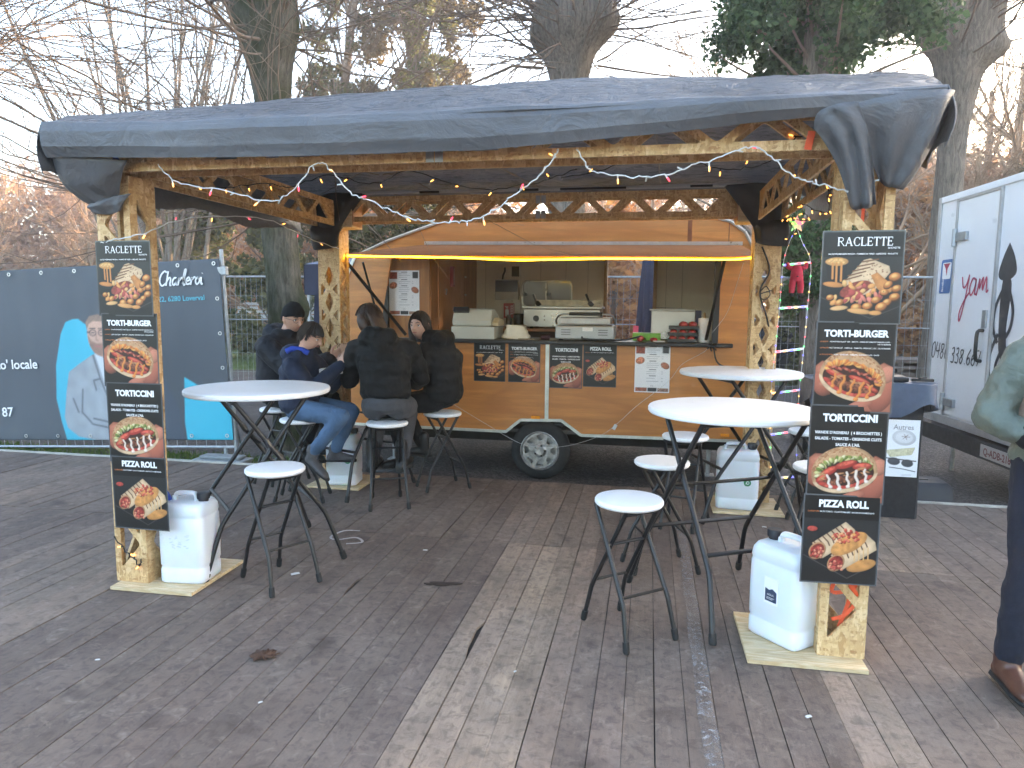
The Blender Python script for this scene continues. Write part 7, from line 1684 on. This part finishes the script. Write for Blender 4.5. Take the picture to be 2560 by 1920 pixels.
def capsule(mb, pts, rad, n=12):
    """tapered limb with rounded ends"""
    P = [V(p) for p in pts]; d0 = (P[0]-P[1]).normalized(); d1 = (P[-1]-P[-2]).normalized(); r0, r1 = rad[0], rad[-1]
    pts2 = [P[0] + d0*r0*.92, P[0] + d0*r0*.6] + P + [P[-1] + d1*r1*.6, P[-1] + d1*r1*.92]; rr = [r0*.3, r0*.78] + list(rad) + [r1*.78, r1*.3]
    return mb.tube(pts2, rr, n)
def frame_of(fwd, up=V((0, 0, 1))):
    f = V(fwd).normalized(); x = f.cross(up).normalized(); u = x.cross(f).normalized(); return Matrix((x, f, u)).transposed()
def head_shape(mb, c, Rm, k=1.0, n=26, m=18):
    c = V(c); rings = []
    for i in range(1, m):
        t = math.pi*i/m; z = -math.cos(t); s = math.sin(t); rg = []
        for j in range(n):
            a = 2*math.pi*j/n; x, y = s*math.cos(a), s*math.sin(a)
            wx = .076*(1 - .30*max(0, -z)**1.4); wy = .094*(1 - .10*max(0, -z)) ; px, py, pz = x*wx, y*wy, z*.115
            if y > 0 and z < 0: py += .012*(-z)*y                                  # jaw and chin come forward
            if y < 0 and z < -.2: py *= (1 - .45*(-z - .2))                         # nape
            py += .005*math.exp(-((pz-.022)/.012)**2)*max(0, y)**2                  # brow
            for sx in (-1, 1): py -= .010*math.exp(-((px-sx*.031)/.017)**2 - ((pz-.002)/.014)**2)*max(0, y)
            py += .006*math.exp(-(px/.028)**2 - ((pz+.068)/.014)**2)*max(0, y)
            rg.append(c + Rm @ V((px, py, pz))*k)
        rings.append(rg)
    mb.rings(rings, True)
    nz = [V((0, .090, .018)), V((0, .103, -.008)), V((0, .112, -.026)), V((0, .098, -.036))]
    mb.tube([c + Rm @ q*k for q in nz], [.009*k, .011*k, .015*k, .010*k], 8)
    for sx in (-1, 1): mb.loft([(c + Rm @ V((sx*.076, -.006, dz))*k, .008*k*w_, .019*k*w_, Rm @ V((1, 0, 0)), Rm @ V((0, 1, 0))) for dz, w_ in ((-.034, .5), (-.022, .85), (0, 1), (.02, .9), (.03, .5))], 10)
def face_bits(root, c, Rm, k, gaze=(0, 0)):
    c = V(c)
    for sx in (-1, 1):
        e = c + Rm @ V((sx*.031, .074, .004))*k
        ey = MB().ball(e, .0125*k, 12, 8, (1, 1, .8)).build('eye', EYEW, root, smooth=80); MB().ball(e + Rm @ V((gaze[0], .0088, gaze[1]))*k, .0062*k, 10, 6).build('iris', EYED, ey, smooth=80)
        MB().tube([c + Rm @ V((sx*.014, .091, .024))*k, c + Rm @ V((sx*.032, .090, .031))*k, c + Rm @ V((sx*.050, .076, .024))*k], [.0032*k, .0038*k, .002*k], 6).build('eyebrow', HAIRD, root, smooth=60)
        MB().tube([c + Rm @ V((sx*.017, .083, .009))*k, c + Rm @ V((sx*.031, .087, .013))*k, c + Rm @ V((sx*.046, .076, .007))*k], .0016*k, 5).build('eyelash', HAIRD, root)
    MB().tube([c + Rm @ V((-.022, .088, -.056))*k, c + Rm @ V((-.008, .099, -.053))*k, c + Rm @ V((.008, .099, -.053))*k, c + Rm @ V((.022, .088, -.056))*k], [.002*k, .0055*k, .0055*k, .002*k], 8).build('mouth', LIP, root, smooth=80)
def hair_cap(c, Rm, k, line, m, parent, thick=1.10, long_=0.0, name='hair', n=40, mm=26):
    """hair shell: keep directions above the hairline; line(a) gives the lowest z for azimuth a (0 = front)"""
    c = V(c); mb = MB(); idx = {}
    def pt(i, j):
        t = math.pi*i/mm; a = 2*math.pi*j/n; z = math.cos(t); s = math.sin(t); fr = math.sin(a)
        lz = line(a); q = max(z, lz) if z < lz else z
        s2 = math.sqrt(max(0, 1-q*q)); x, y = s2*math.cos(a), s2*math.sin(a)
        lump = 1 + .035*mnoise.noise((x*5, y*5, q*3)) + .02*math.sin(a*17 + q*6)
        th = thick*lump if z >= lz else thick*.97
        return c + Rm @ V((x*.076*(1 - .30*max(0, -q)**1.4)*th, y*.094*th, q*.115*th))*k
    rings = [[pt(i, j) for j in range(n)] for i in range(1, mm)]
    mb.rings(rings, True); o = mb.build(name, m, parent, smooth=75)
    if name == 'hair':                                     # loose strands break the outline
        rn = random.Random(int(abs(c.x*1000))); sb = MB()
        for _ in range(420):
            a = rn.uniform(0, 6.283); lz = line(a); z = rn.uniform(lz, .98); pts = []
            for s_ in range(5):
                q = max(lz - (.05 if math.sin(a) > .35 else .22), z - s_*.13); s2 = math.sqrt(max(.02, 1-q*q)); t_ = thick*(1.0 + .02*s_ + rn.uniform(-.004, .02)); aa = a + s_*.05*math.sin(a*3)
                pts.append(c + Rm @ V((s2*math.cos(aa)*.076*(1 - .30*max(0, -q)**1.4)*t_, s2*math.sin(aa)*.094*t_, q*.115*t_))*k)
            sb.tube(pts, [.0022, .0028, .0026, .002, .0008], 3, False)
        sb.build('strands', m, o, fix=False)
    return o
def hand(mb, w_, d, nrm, k=1.0, curl=.6, spread=.12, side=1):
    """palm + four fingers + thumb; d = pointing direction, nrm = palm facing"""
    w_ = V(w_); d = V(d).normalized(); nrm = V(nrm); nrm = (nrm - d*nrm.dot(d)).normalized(); x = d.cross(nrm).normalized()*side
    mb.loft([(w_ - d*.02*k, .024*k, .020*k, x, nrm), (w_ + d*.01*k, .027*k, .018*k, x, nrm), (w_ + d*.045*k, .038*k, .016*k, x, nrm), (w_ + d*.082*k, .040*k, .013*k, x, nrm), (w_ + d*.090*k, .034*k, .009*k, x, nrm)], 14)
    for f, (o, L) in enumerate(((-.029, .068), (-.010, .078), (.010, .073), (.028, .058))):
        p = w_ + d*.080*k + x*o*k; dd = (d + x*spread*(f-1.5)*.35).normalized(); pts = [p]; a = curl*(.75 + .08*f)
        for s_ in range(3):
            a2 = a*(s_+.6)*.75; v_ = dd*math.cos(a2) + nrm*math.sin(a2); pts.append(pts[-1] + v_*L*k*(.42, .33, .25)[s_])
        capsule(mb, pts, [.0095*k, .0090*k, .0082*k, .0070*k], 8)
    tp = w_ + d*.025*k - x*.030*k; pts = [tp, tp - x*.022*k + d*.022*k + nrm*.010*k, tp - x*.026*k + d*.048*k + nrm*.022*k, tp - x*.018*k + d*.066*k + nrm*.03*k]; capsule(mb, pts, [.014*k, .0115*k, .010*k, .0078*k], 8)
def shoe(name, ank, toe, m, root, h=.09, k=1.0, boot=0.0):
    ank = V(ank); toe = V(toe); f = (toe-ank); f.z = 0; f.normalize(); sl = (toe.z - ank.z); x = f.cross(V((0, 0, 1))).normalized(); u = V((0, 0, 1)); mb = MB()
    L = .27*k; heel = ank - f*.065*k - u*.075*k; secs = []
    dirn = (toe - (ank - u*.075*k)).normalized()
    for t, wx, hz in ((0, .026, .026), (.06, .037, .04), (.25, .04, .05), (.45, .043, .045), (.70, .049, .034), (.90, .042, .026), (.985, .022, .014)):
        p = heel + dirn*L*t; secs.append((p + u*hz*k*.75, wx*k, hz*k, x, u))
    mb.loft(secs, 16); capsule(mb, [ank - u*.03*k, ank + u*(.03 + boot)], [.048*k, .05*k], 14)
    o = mb.build(name, m, root); grow(o, .009, 4)
    sole = MB().loft([(heel + dirn*L*t - u*.001, wx*k, .014*k, x, u) for t, wx in ((-.005, .03), (.06, .041), (.3, .043), (.7, .052), (.9, .044), (.99, .025))], 14).build('sole', RUBBER, o, smooth=50); return o
def person(loc, label, J, top, legs, skin, k=1.0, jacket_mat=None, trousers=None, shoes=None, hairf=None, boot=0.0, top_r=1.0, arm_r=1.0, leg_r=1.0, hands=(True, True), collar=.065, folds=.02, name_top='jacket', face=True, curl=(.7, .7), palms=None, hem=0.0):
    root = base('person', loc, label, 'person')
    Rh = frame_of(J['look'], V(J.get('hup', (0, 0, 1)))); hc = V(J['head']); hp = V(J['hip']); ch = V(J['chest']); nk = V(J['neck']); sl, sr = V(J['sl']), V(J['sr'])
    xd = (sr - sl).normalized(); up = (nk - hp).normalized(); fd = up.cross(xd).normalized()
    hx = V(J['hr']) - V(J['hl']); hx.normalize()
    # body: one continuous surface, head, neck, trunk, limbs and hands
    mb = MB(); head_shape(mb, hc, Rh, k); capsule(mb, [nk - V((0, 0, .05)), nk, hc - Rh @ V((0, .018, .055))*k], [.062*k, .056*k, .054*k], 14)
    mb.loft([(hp, .13*k, .10*k, hx, fd), (hp.lerp(ch, .5), .12*k, .085*k, xd, fd), (ch, .145*k, .10*k, xd, fd), (nk - up*.03, .09*k, .06*k, xd, fd)], 16)
    for s_, (sh, el, wr, hh, kn, an) in enumerate(((sl, J['el'], J['wl'], J['hl'], J['kl'], J['al']), (sr, J['er'], J['wr'], J['hr'], J['kr'], J['ar']))):
        capsule(mb, [sh, el], [.045*k, .036*k]); capsule(mb, [el, wr], [.036*k, .025*k]); capsule(mb, [hh, kn], [.075*k, .05*k]); capsule(mb, [kn, an], [.048*k, .034*k])
        capsule(mb, [nk - up*.04, sh], [.06*k, .05*k])
        if hands[s_]:
            d = V(wr) - V(el); pn = V(palms[s_]) if palms else V((0, 0, -1)); hd = V(J['hd%d' % s_]) if 'hd%d' % s_ in J else d
            hand(mb, V(wr) + d.normalized()*.012, hd, pn, k, curl[s_], .12, 1 if s_ == 0 else -1)
    bd = grow(mb.build('body', skin, root), .0068, 3, .4)
    if face: face_bits(root, hc, Rh, k, J.get('gaze', (0, 0)))
    if hairf: hairf(root, hc, Rh, k)
    # jacket
    r = top_r*k; mb = MB(); hb = hp - up*(.02 + hem)
    mb.loft([(hb - up*.03, .165*r, .135*r, hx, fd), (hb + up*.02, .19*r, .155*r, hx, fd), (hp.lerp(ch, .35), .178*r, .145*r, xd, fd), (hp.lerp(ch, .72), .19*r, .15*r, xd, fd), (ch, .205*r, .15*r, xd, fd), (ch.lerp(nk, .55), .175*r, .12*r, xd, fd), (nk - up*.01, .085*r, .08*r, xd, fd), (nk + up*.015, .07*r, .068*r, xd, fd)], 22)
    for sh, el, wr in ((sl, J['el'], J['wl']), (sr, J['er'], J['wr'])):
        el = V(el); wr = V(wr); capsule(mb, [sh, sh.lerp(el, .5), el], [.082*r*arm_r, .080*r*arm_r, .068*r*arm_r]); capsule(mb, [el, el.lerp(wr, .55), wr], [.068*r*arm_r, .066*r*arm_r, .047*r*arm_r]); capsule(mb, [ch.lerp(nk, .5), sh], [.11*r, .075*r])
    if collar:
        n = 18; ring = [nk + up*(.035 + .018*math.sin(2*math.pi*i/n - 1.5)) + xd*(.078*k*math.cos(2*math.pi*i/n)) + fd*(.07*k*math.sin(2*math.pi*i/n) - .012) for i in range(n+1)]; mb.tube(ring, collar*.5, 10, False)
        for i in range(n): mb.ball(ring[i], collar*.52, 8, 6)
    if top == 'hood':
        for q, rr in ((nk - fd*.10 - up*.01, .085), (nk - fd*.09 - xd*.07 - up*.0, .07), (nk - fd*.09 + xd*.07, .07), (nk - fd*.115 - up*.07, .065), (nk - xd*.095 + up*.01, .05), (nk + xd*.095 + up*.01, .05)): mb.ball(q, rr*k*1.05, 12, 9)
    jk = grow(mb.build(name_top, jacket_mat, root), .0105, 5, .5, folds, .075)
    # trousers
    mb = MB(); mb.loft([(hp + up*.06, .14*k, .115*k, hx, fd), (hp, .168*k, .14*k, hx, fd), (hp - up*.06, .15*k, .13*k, hx, fd), (hp - up*.075, .10*k, .09*k, hx, fd)], 18)
    for hh, kn, an in ((J['hl'], J['kl'], J['al']), (J['hr'], J['kr'], J['ar'])):
        hh, kn, an = V(hh), V(kn), V(an); capsule(mb, [hh, hh.lerp(kn, .5), kn], [.098*k*leg_r, .088*k*leg_r, .068*k*leg_r], 14); capsule(mb, [kn, kn.lerp(an, .35), an + (kn-an).normalized()*.03], [.068*k*leg_r, .066*k*leg_r, .052*k*leg_r], 14)
    grow(mb.build('trousers', trousers, root), .010, 4, .5, .014, .06)
    for s_ in ('l', 'r'): shoe('shoe', J['a' + s_], J['t' + s_], shoes, root, k=k*.98, boot=boot)
    return root, Rh, fd, xd, up
def pony(pts, rad, m, root, name='hair_length', n=16, flat=.55, fold=.0, xd=V((1, 0, 0)), yd=V((0, 1, 0))):
    mb = MB(); mb.loft([(p, r, r*flat, xd, yd) for p, r in zip(smoothpath(pts, 5), [v.x for v in smoothpath([(r, 0, 0) for r in rad], 5)])], n); o = mb.build(name, m, root, smooth=75); return o

# woman in a black puffer, seen from behind
def hair_w(root, c, Rm, k):
    h = hair_cap(c, Rm, k, lambda a: .42 - .05*math.cos(2*a) if math.sin(a) > .55 else (-.30 if math.sin(a) > -.1 else -.72), HAIRB, root, 1.13)
    pony([c + Rm @ V((-.02, -.055, .04)), c + Rm @ V((-.01, -.085, -.04)), c + Rm @ V((0, -.08, -.10)), c + Rm @ V((0, -.065, -.135))], [.055, .075, .07, .045], HAIRB, root, flat=.5, xd=Rm @ V((1, 0, 0)), yd=Rm @ V((0, 1, 0)))
    for sx in (-1, 1): pony([c + Rm @ V((sx*.068, .012, .05)), c + Rm @ V((sx*.084, .002, 0)), c + Rm @ V((sx*.078, -.01, -.06)), c + Rm @ V((sx*.066, -.02, -.11))], [.022, .032, .034, .02], HAIRB, root, flat=1.3, xd=Rm @ V((1, 0, 0)), yd=Rm @ V((0, 1, 0)))
person((-1.89, 4.87, 0), 'woman in black puffer jacket and grey jeans seated with her back turned', dict(head=(-2.065, 4.985, 1.385), look=(-.92, .30, -.22), hip=(-1.90, 4.89, .765), chest=(-1.935, 4.935, 1.10), neck=(-1.985, 4.965, 1.245), sl=(-2.145, 4.91, 1.165), sr=(-1.765, 5.03, 1.165), el=(-2.225, 4.96, .93), er=(-1.72, 5.16, .94), wl=(-2.30, 5.14, 1.04), wr=(-1.93, 5.33, 1.05), hl=(-1.99, 4.88, .745), hr=(-1.81, 4.91, .745), kl=(-2.10, 5.25, .70), kr=(-1.86, 5.29, .70), al=(-2.06, 4.99, .315), ar=(-1.835, 5.02, .315), tl=(-2.08, 5.20, .27), tr=(-1.83, 5.23, .27)),
       'hood', None, SKIN2, 1.0, PUFF, GDENIM, LEATHK, hair_w, .10, 1.03, .98, 1.06, collar=.085, folds=.024, hem=-.085, palms=((0, 0, -1), (0, 0, -1)))
# girl turned on her stool, looking over
def hair_g(root, c, Rm, k):
    hair_cap(c, Rm, k, lambda a: .50 if math.sin(a) > .62 else (.0 if math.sin(a) > .25 else (-.45 if math.sin(a) > -.1 else -.75)), HAIRD, root, 1.09)
    pony([c + Rm @ V((0, -.06, .02)), c + Rm @ V((0, -.085, -.05)), c + Rm @ V((.0, -.085, -.11)), c + Rm @ V((0, -.085, -.17))], [.06, .068, .062, .04], HAIRD, root, flat=.5, xd=Rm @ V((1, 0, 0)), yd=Rm @ V((0, 1, 0)))
    pony([c + Rm @ V((.062, .03, .055)), c + Rm @ V((.079, .012, .0)), c + Rm @ V((.075, .0, -.08)), c + Rm @ V((.06, .01, -.18)), c + Rm @ V((.055, .02, -.27))], [.014, .022, .028, .03, .015], HAIRD, root, flat=1.2, xd=Rm @ V((1, 0, 0)), yd=Rm @ V((0, 1, 0)))
person((-1.63, 5.43, 0), 'girl in a black hooded coat sitting nearest the trailer and looking towards the viewer', dict(head=(-1.80, 5.38, 1.338), look=(-.22, -.96, -.02), hip=(-1.62, 5.42, .765), chest=(-1.63, 5.42, 1.08), neck=(-1.70, 5.415, 1.215), sl=(-1.72, 5.265, 1.13), sr=(-1.66, 5.60, 1.13), el=(-1.78, 5.20, .90), er=(-1.80, 5.66, .92), wl=(-1.98, 5.27, .98), wr=(-2.02, 5.52, 1.02), hl=(-1.65, 5.33, .745), hr=(-1.63, 5.51, .745), kl=(-2.02, 5.27, .69), kr=(-2.02, 5.52, .70), al=(-1.86, 5.16, .30), ar=(-1.80, 5.46, .33), tl=(-2.03, 5.03, .245), tr=(-2.0, 5.40, .28), gaze=(-.002, 0)),
       'hood', None, SKIN2, .95, PUFF, BLKT, LEATHK, hair_g, .06, 1.10, 1.0, 1.0, collar=.075, folds=.024)
# boy in a navy jacket and jeans
def hair_b(root, c, Rm, k):
    hair_cap(c, Rm, k, lambda a: .36 if math.sin(a) > .6 else (.22 if math.sin(a) > .15 else (-.05 if math.sin(a) > -.35 else -.52)), HAIRD, root, 1.10)
bj, Rh, fd, xd, up = person((-2.58, 4.86, 0), 'boy in a navy jacket and blue jeans sitting in profile on a stool', dict(head=(-2.475, 4.84, 1.265), look=(.88, .06, -.42), hip=(-2.58, 4.86, .74), chest=(-2.57, 4.86, 1.00), neck=(-2.53, 4.85, 1.125), sl=(-2.53, 5.0, 1.05), sr=(-2.555, 4.70, 1.05), el=(-2.42, 5.05, .87), er=(-2.40, 4.68, .865), wl=(-2.27, 5.03, 1.04), wr=(-2.255, 4.86, 1.045), hl=(-2.56, 4.94, .72), hr=(-2.57, 4.78, .72), kl=(-2.22, 4.98, .69), kr=(-2.185, 4.73, .685), al=(-2.37, 4.98, .36), ar=(-2.43, 4.74, .40), tl=(-2.20, 4.99, .30), tr=(-2.33, 4.72, .27), hd0=(.3, .0, .9), hd1=(.35, .25, .9)),
       'hood', None, SKIN2, .88, NAVYJ, DENIM, M('grey_trainer', (.07, .066, .07), .7, 0, .3, 14), hair_b, 0, 1.08, 1.0, 1.03, collar=.05, folds=.018, palms=((0, -.7, .2), (.1, .9, .1)), curl=(.9, .9))
mb = MB(); mb.tube([V((-2.60, 4.70, 1.155)), V((-2.565, 4.73, 1.175)), V((-2.50, 4.76, 1.165)), V((-2.46, 4.78, 1.14))], .022, 8); grow(mb.build('blue_collar', M('royal_blue_cloth', (.02, .06, .42), .8, 0, .1, 20), bj), .006, 3)
# man in a beanie and glasses
def hair_m(root, c, Rm, k):
    hair_cap(c, Rm, k, lambda a: .26 if math.sin(a) > .4 else (.12 if math.sin(a) > -.3 else -.22), KNIT, root, 1.14, name='beanie')
    mb = MB()
    for sx in (-1, 1):
        ring = [c + Rm @ V((sx*.032 + .023*math.cos(t), .098 - .006*abs(math.cos(t)), .002 + .017*math.sin(t)))*k for t in [2*math.pi*i/16 for i in range(17)]]; mb.tube(ring, .0018, 5, False); mb.tube([c + Rm @ V((sx*.055, .092, .006))*k, c + Rm @ V((sx*.079, .06, .008))*k, c + Rm @ V((sx*.08, -.01, .004))*k], .002, 5)
    mb.tube([c + Rm @ V((-.009, .101, .006))*k, c + Rm @ V((.009, .101, .006))*k], .002, 5); mb.build('glasses', BLACK, root, smooth=60)
person((-3.02, 5.32, 0), 'man in a black beanie, glasses and dark coat sitting behind the boy', dict(head=(-2.86, 5.30, 1.385), look=(.84, -.46, -.22), hip=(-3.02, 5.32, .775), chest=(-2.98, 5.32, 1.10), neck=(-2.93, 5.31, 1.245), sl=(-2.90, 5.52, 1.16), sr=(-2.99, 5.11, 1.16), el=(-2.70, 5.54, .98), er=(-2.76, 5.06, .97), wl=(-2.48, 5.42, 1.085), wr=(-2.47, 5.14, 1.075), hl=(-3.0, 5.41, .755), hr=(-3.02, 5.23, .755), kl=(-2.62, 5.50, .70), kr=(-2.62, 5.20, .70), al=(-2.74, 5.50, .30), ar=(-2.74, 5.18, .30), tl=(-2.57, 5.52, .235), tr=(-2.57, 5.16, .235), hd0=(.7, -.3, .5), hd1=(.75, .2, .5)),
       'hood', None, SKIN, 1.04, fabric('dark_coat', (.006, .007, .012), .65, 0, 140, .8), BLKT, LEATHK, hair_m, 0, 1.10, 1.04, 1.0, collar=.07, folds=.02, palms=((0, -.6, .5), (0, .6, .5)), curl=(.8, .8))
# standing man cut by the right edge of the picture
def hair_s(root, c, Rm, k): hair_cap(c, Rm, k, lambda a: .36 if math.sin(a) > .5 else (.1 if math.sin(a) > -.2 else -.55), HAIRB, root, 1.08)
pm_, Rh, fd, xd, up = person((1.555, 2.98, 0), 'standing man in sage jacket, navy trousers and brown shoes cut by the edge', dict(head=(1.585, 2.93, 1.60), look=(-.1, -1, -.1), hip=(1.585, 2.98, .95), chest=(1.585, 2.97, 1.30), neck=(1.585, 2.97, 1.43), sl=(1.785, 2.98, 1.34), sr=(1.410, 2.98, 1.325), el=(1.885, 2.95, 1.10), er=(1.310, 2.99, 1.085), wl=(1.805, 2.80, .95), wr=(1.420, 2.84, 1.02), hl=(1.675, 2.98, .92), hr=(1.495, 2.98, .92), kl=(1.705, 2.95, .50), kr=(1.470, 2.95, .50), al=(1.725, 3.0, .10), ar=(1.450, 3.0, .10), tl=(1.765, 2.75, .022), tr=(1.460, 2.75, .022), hd1=(.5, -.3, -.6)),
       'plain', None, SKIN, 1.03, SAGE, NAVYT, LEATHB, hair_s, 0, .98, .86, 1.0, collar=.05, folds=.038, palms=((.5, .5, 0), (.6, .6, .2)), hem=.02)
fdv = V((0, -1, 0)); mb = MB(); mb.loft([((1.585, 2.955, .99), .195, .165), ((1.585, 2.955, 1.15), .20, .175), ((1.585, 2.955, 1.28), .205, .165), ((1.585, 2.96, 1.38), .13, .12), ((1.585, 2.965, 1.42), .085, .085)], 22); grow(mb.build('vest', BEIGEV, pm_), .011, 5, .5, .015, .075)
mb = MB(); capsule(mb, [(1.390, 2.872, 1.035), (1.425, 2.835, 1.012)], [.050, .047]); grow(mb.build('cuff', KNIT, pm_), .008, 3)
# what they eat
tag(MB().lathe([(.030, 0), (.033, .004), (.033, .108), (.028, .115), (.026, .114)], (-2.31, 5.42, 1.018), 22).build('drink_can', M('can_red', (.36, .03, .035), .25, .5, .1, 12), smooth=40), 'red drink can on the table between the eating people', 'can')
bx = MB(); bx.rings([rr_ring(-2.25, 4.97, hx, hy, .008, z_, 2, .3) for hx, hy, z_ in ((.028, .02, 1.07), (.042, .03, 1.19), (.044, .032, 1.2), (.04, .028, 1.19), (.03, .02, 1.10))]); tag(bx.build('paper_sleeve', M('kraft_paper', (.42, .24, .15), .8, 0, .1, 12), smooth=30), 'brown paper food sleeve held by the boy', 'food sleeve')
mb = MB(); mb.ball((-2.40, 5.27, 1.165), .055, 18, 10, (1.05, .8, .5)); o = mb.build('wrap_sandwich', M('toasted_wrap', (.42, .25, .11), .8, 0, .35, 22, .3, 40), smooth=70, rot=(0, 0, 0))
for k_ in range(6): MB().tube([(-2.44 + .016*k_, 5.232, 1.15), (-2.445 + .016*k_, 5.225, 1.172), (-2.44 + .016*k_, 5.238, 1.192)], .0035, 5).build('grill_mark', M('char_brown', (.10, .045, .02), .8) if k_ == 0 else bpy.data.materials['char_brown'], o)
tag(o, 'grilled wrap held in both hands by the man in the beanie', 'sandwich')

# ------------------------------------------------------------------ thin haze volume added round the whole place, imitating lens glare
hz = MB().box((0, 190, 10.4), (524, 464, 23.0)).build('haze', newmat('glare_haze')[0])
m = bpy.data.materials['glare_haze']; nt_ = m.node_tree; nt_.nodes.remove(nt_.nodes['Principled BSDF'])
pv = nt_.nodes.new('ShaderNodeVolumePrincipled'); pv.inputs['Color'].default_value = (.96, .94, .92, 1); pv.inputs['Density'].default_value = .0048; pv.inputs['Anisotropy'].default_value = .55
nt_.links.new(pv.outputs[0], nt_.nodes['Material Output'].inputs['Volume'])
tag(hz, 'thin pale haze added over the whole park to imitate lens glare', 'haze', kind='stuff')
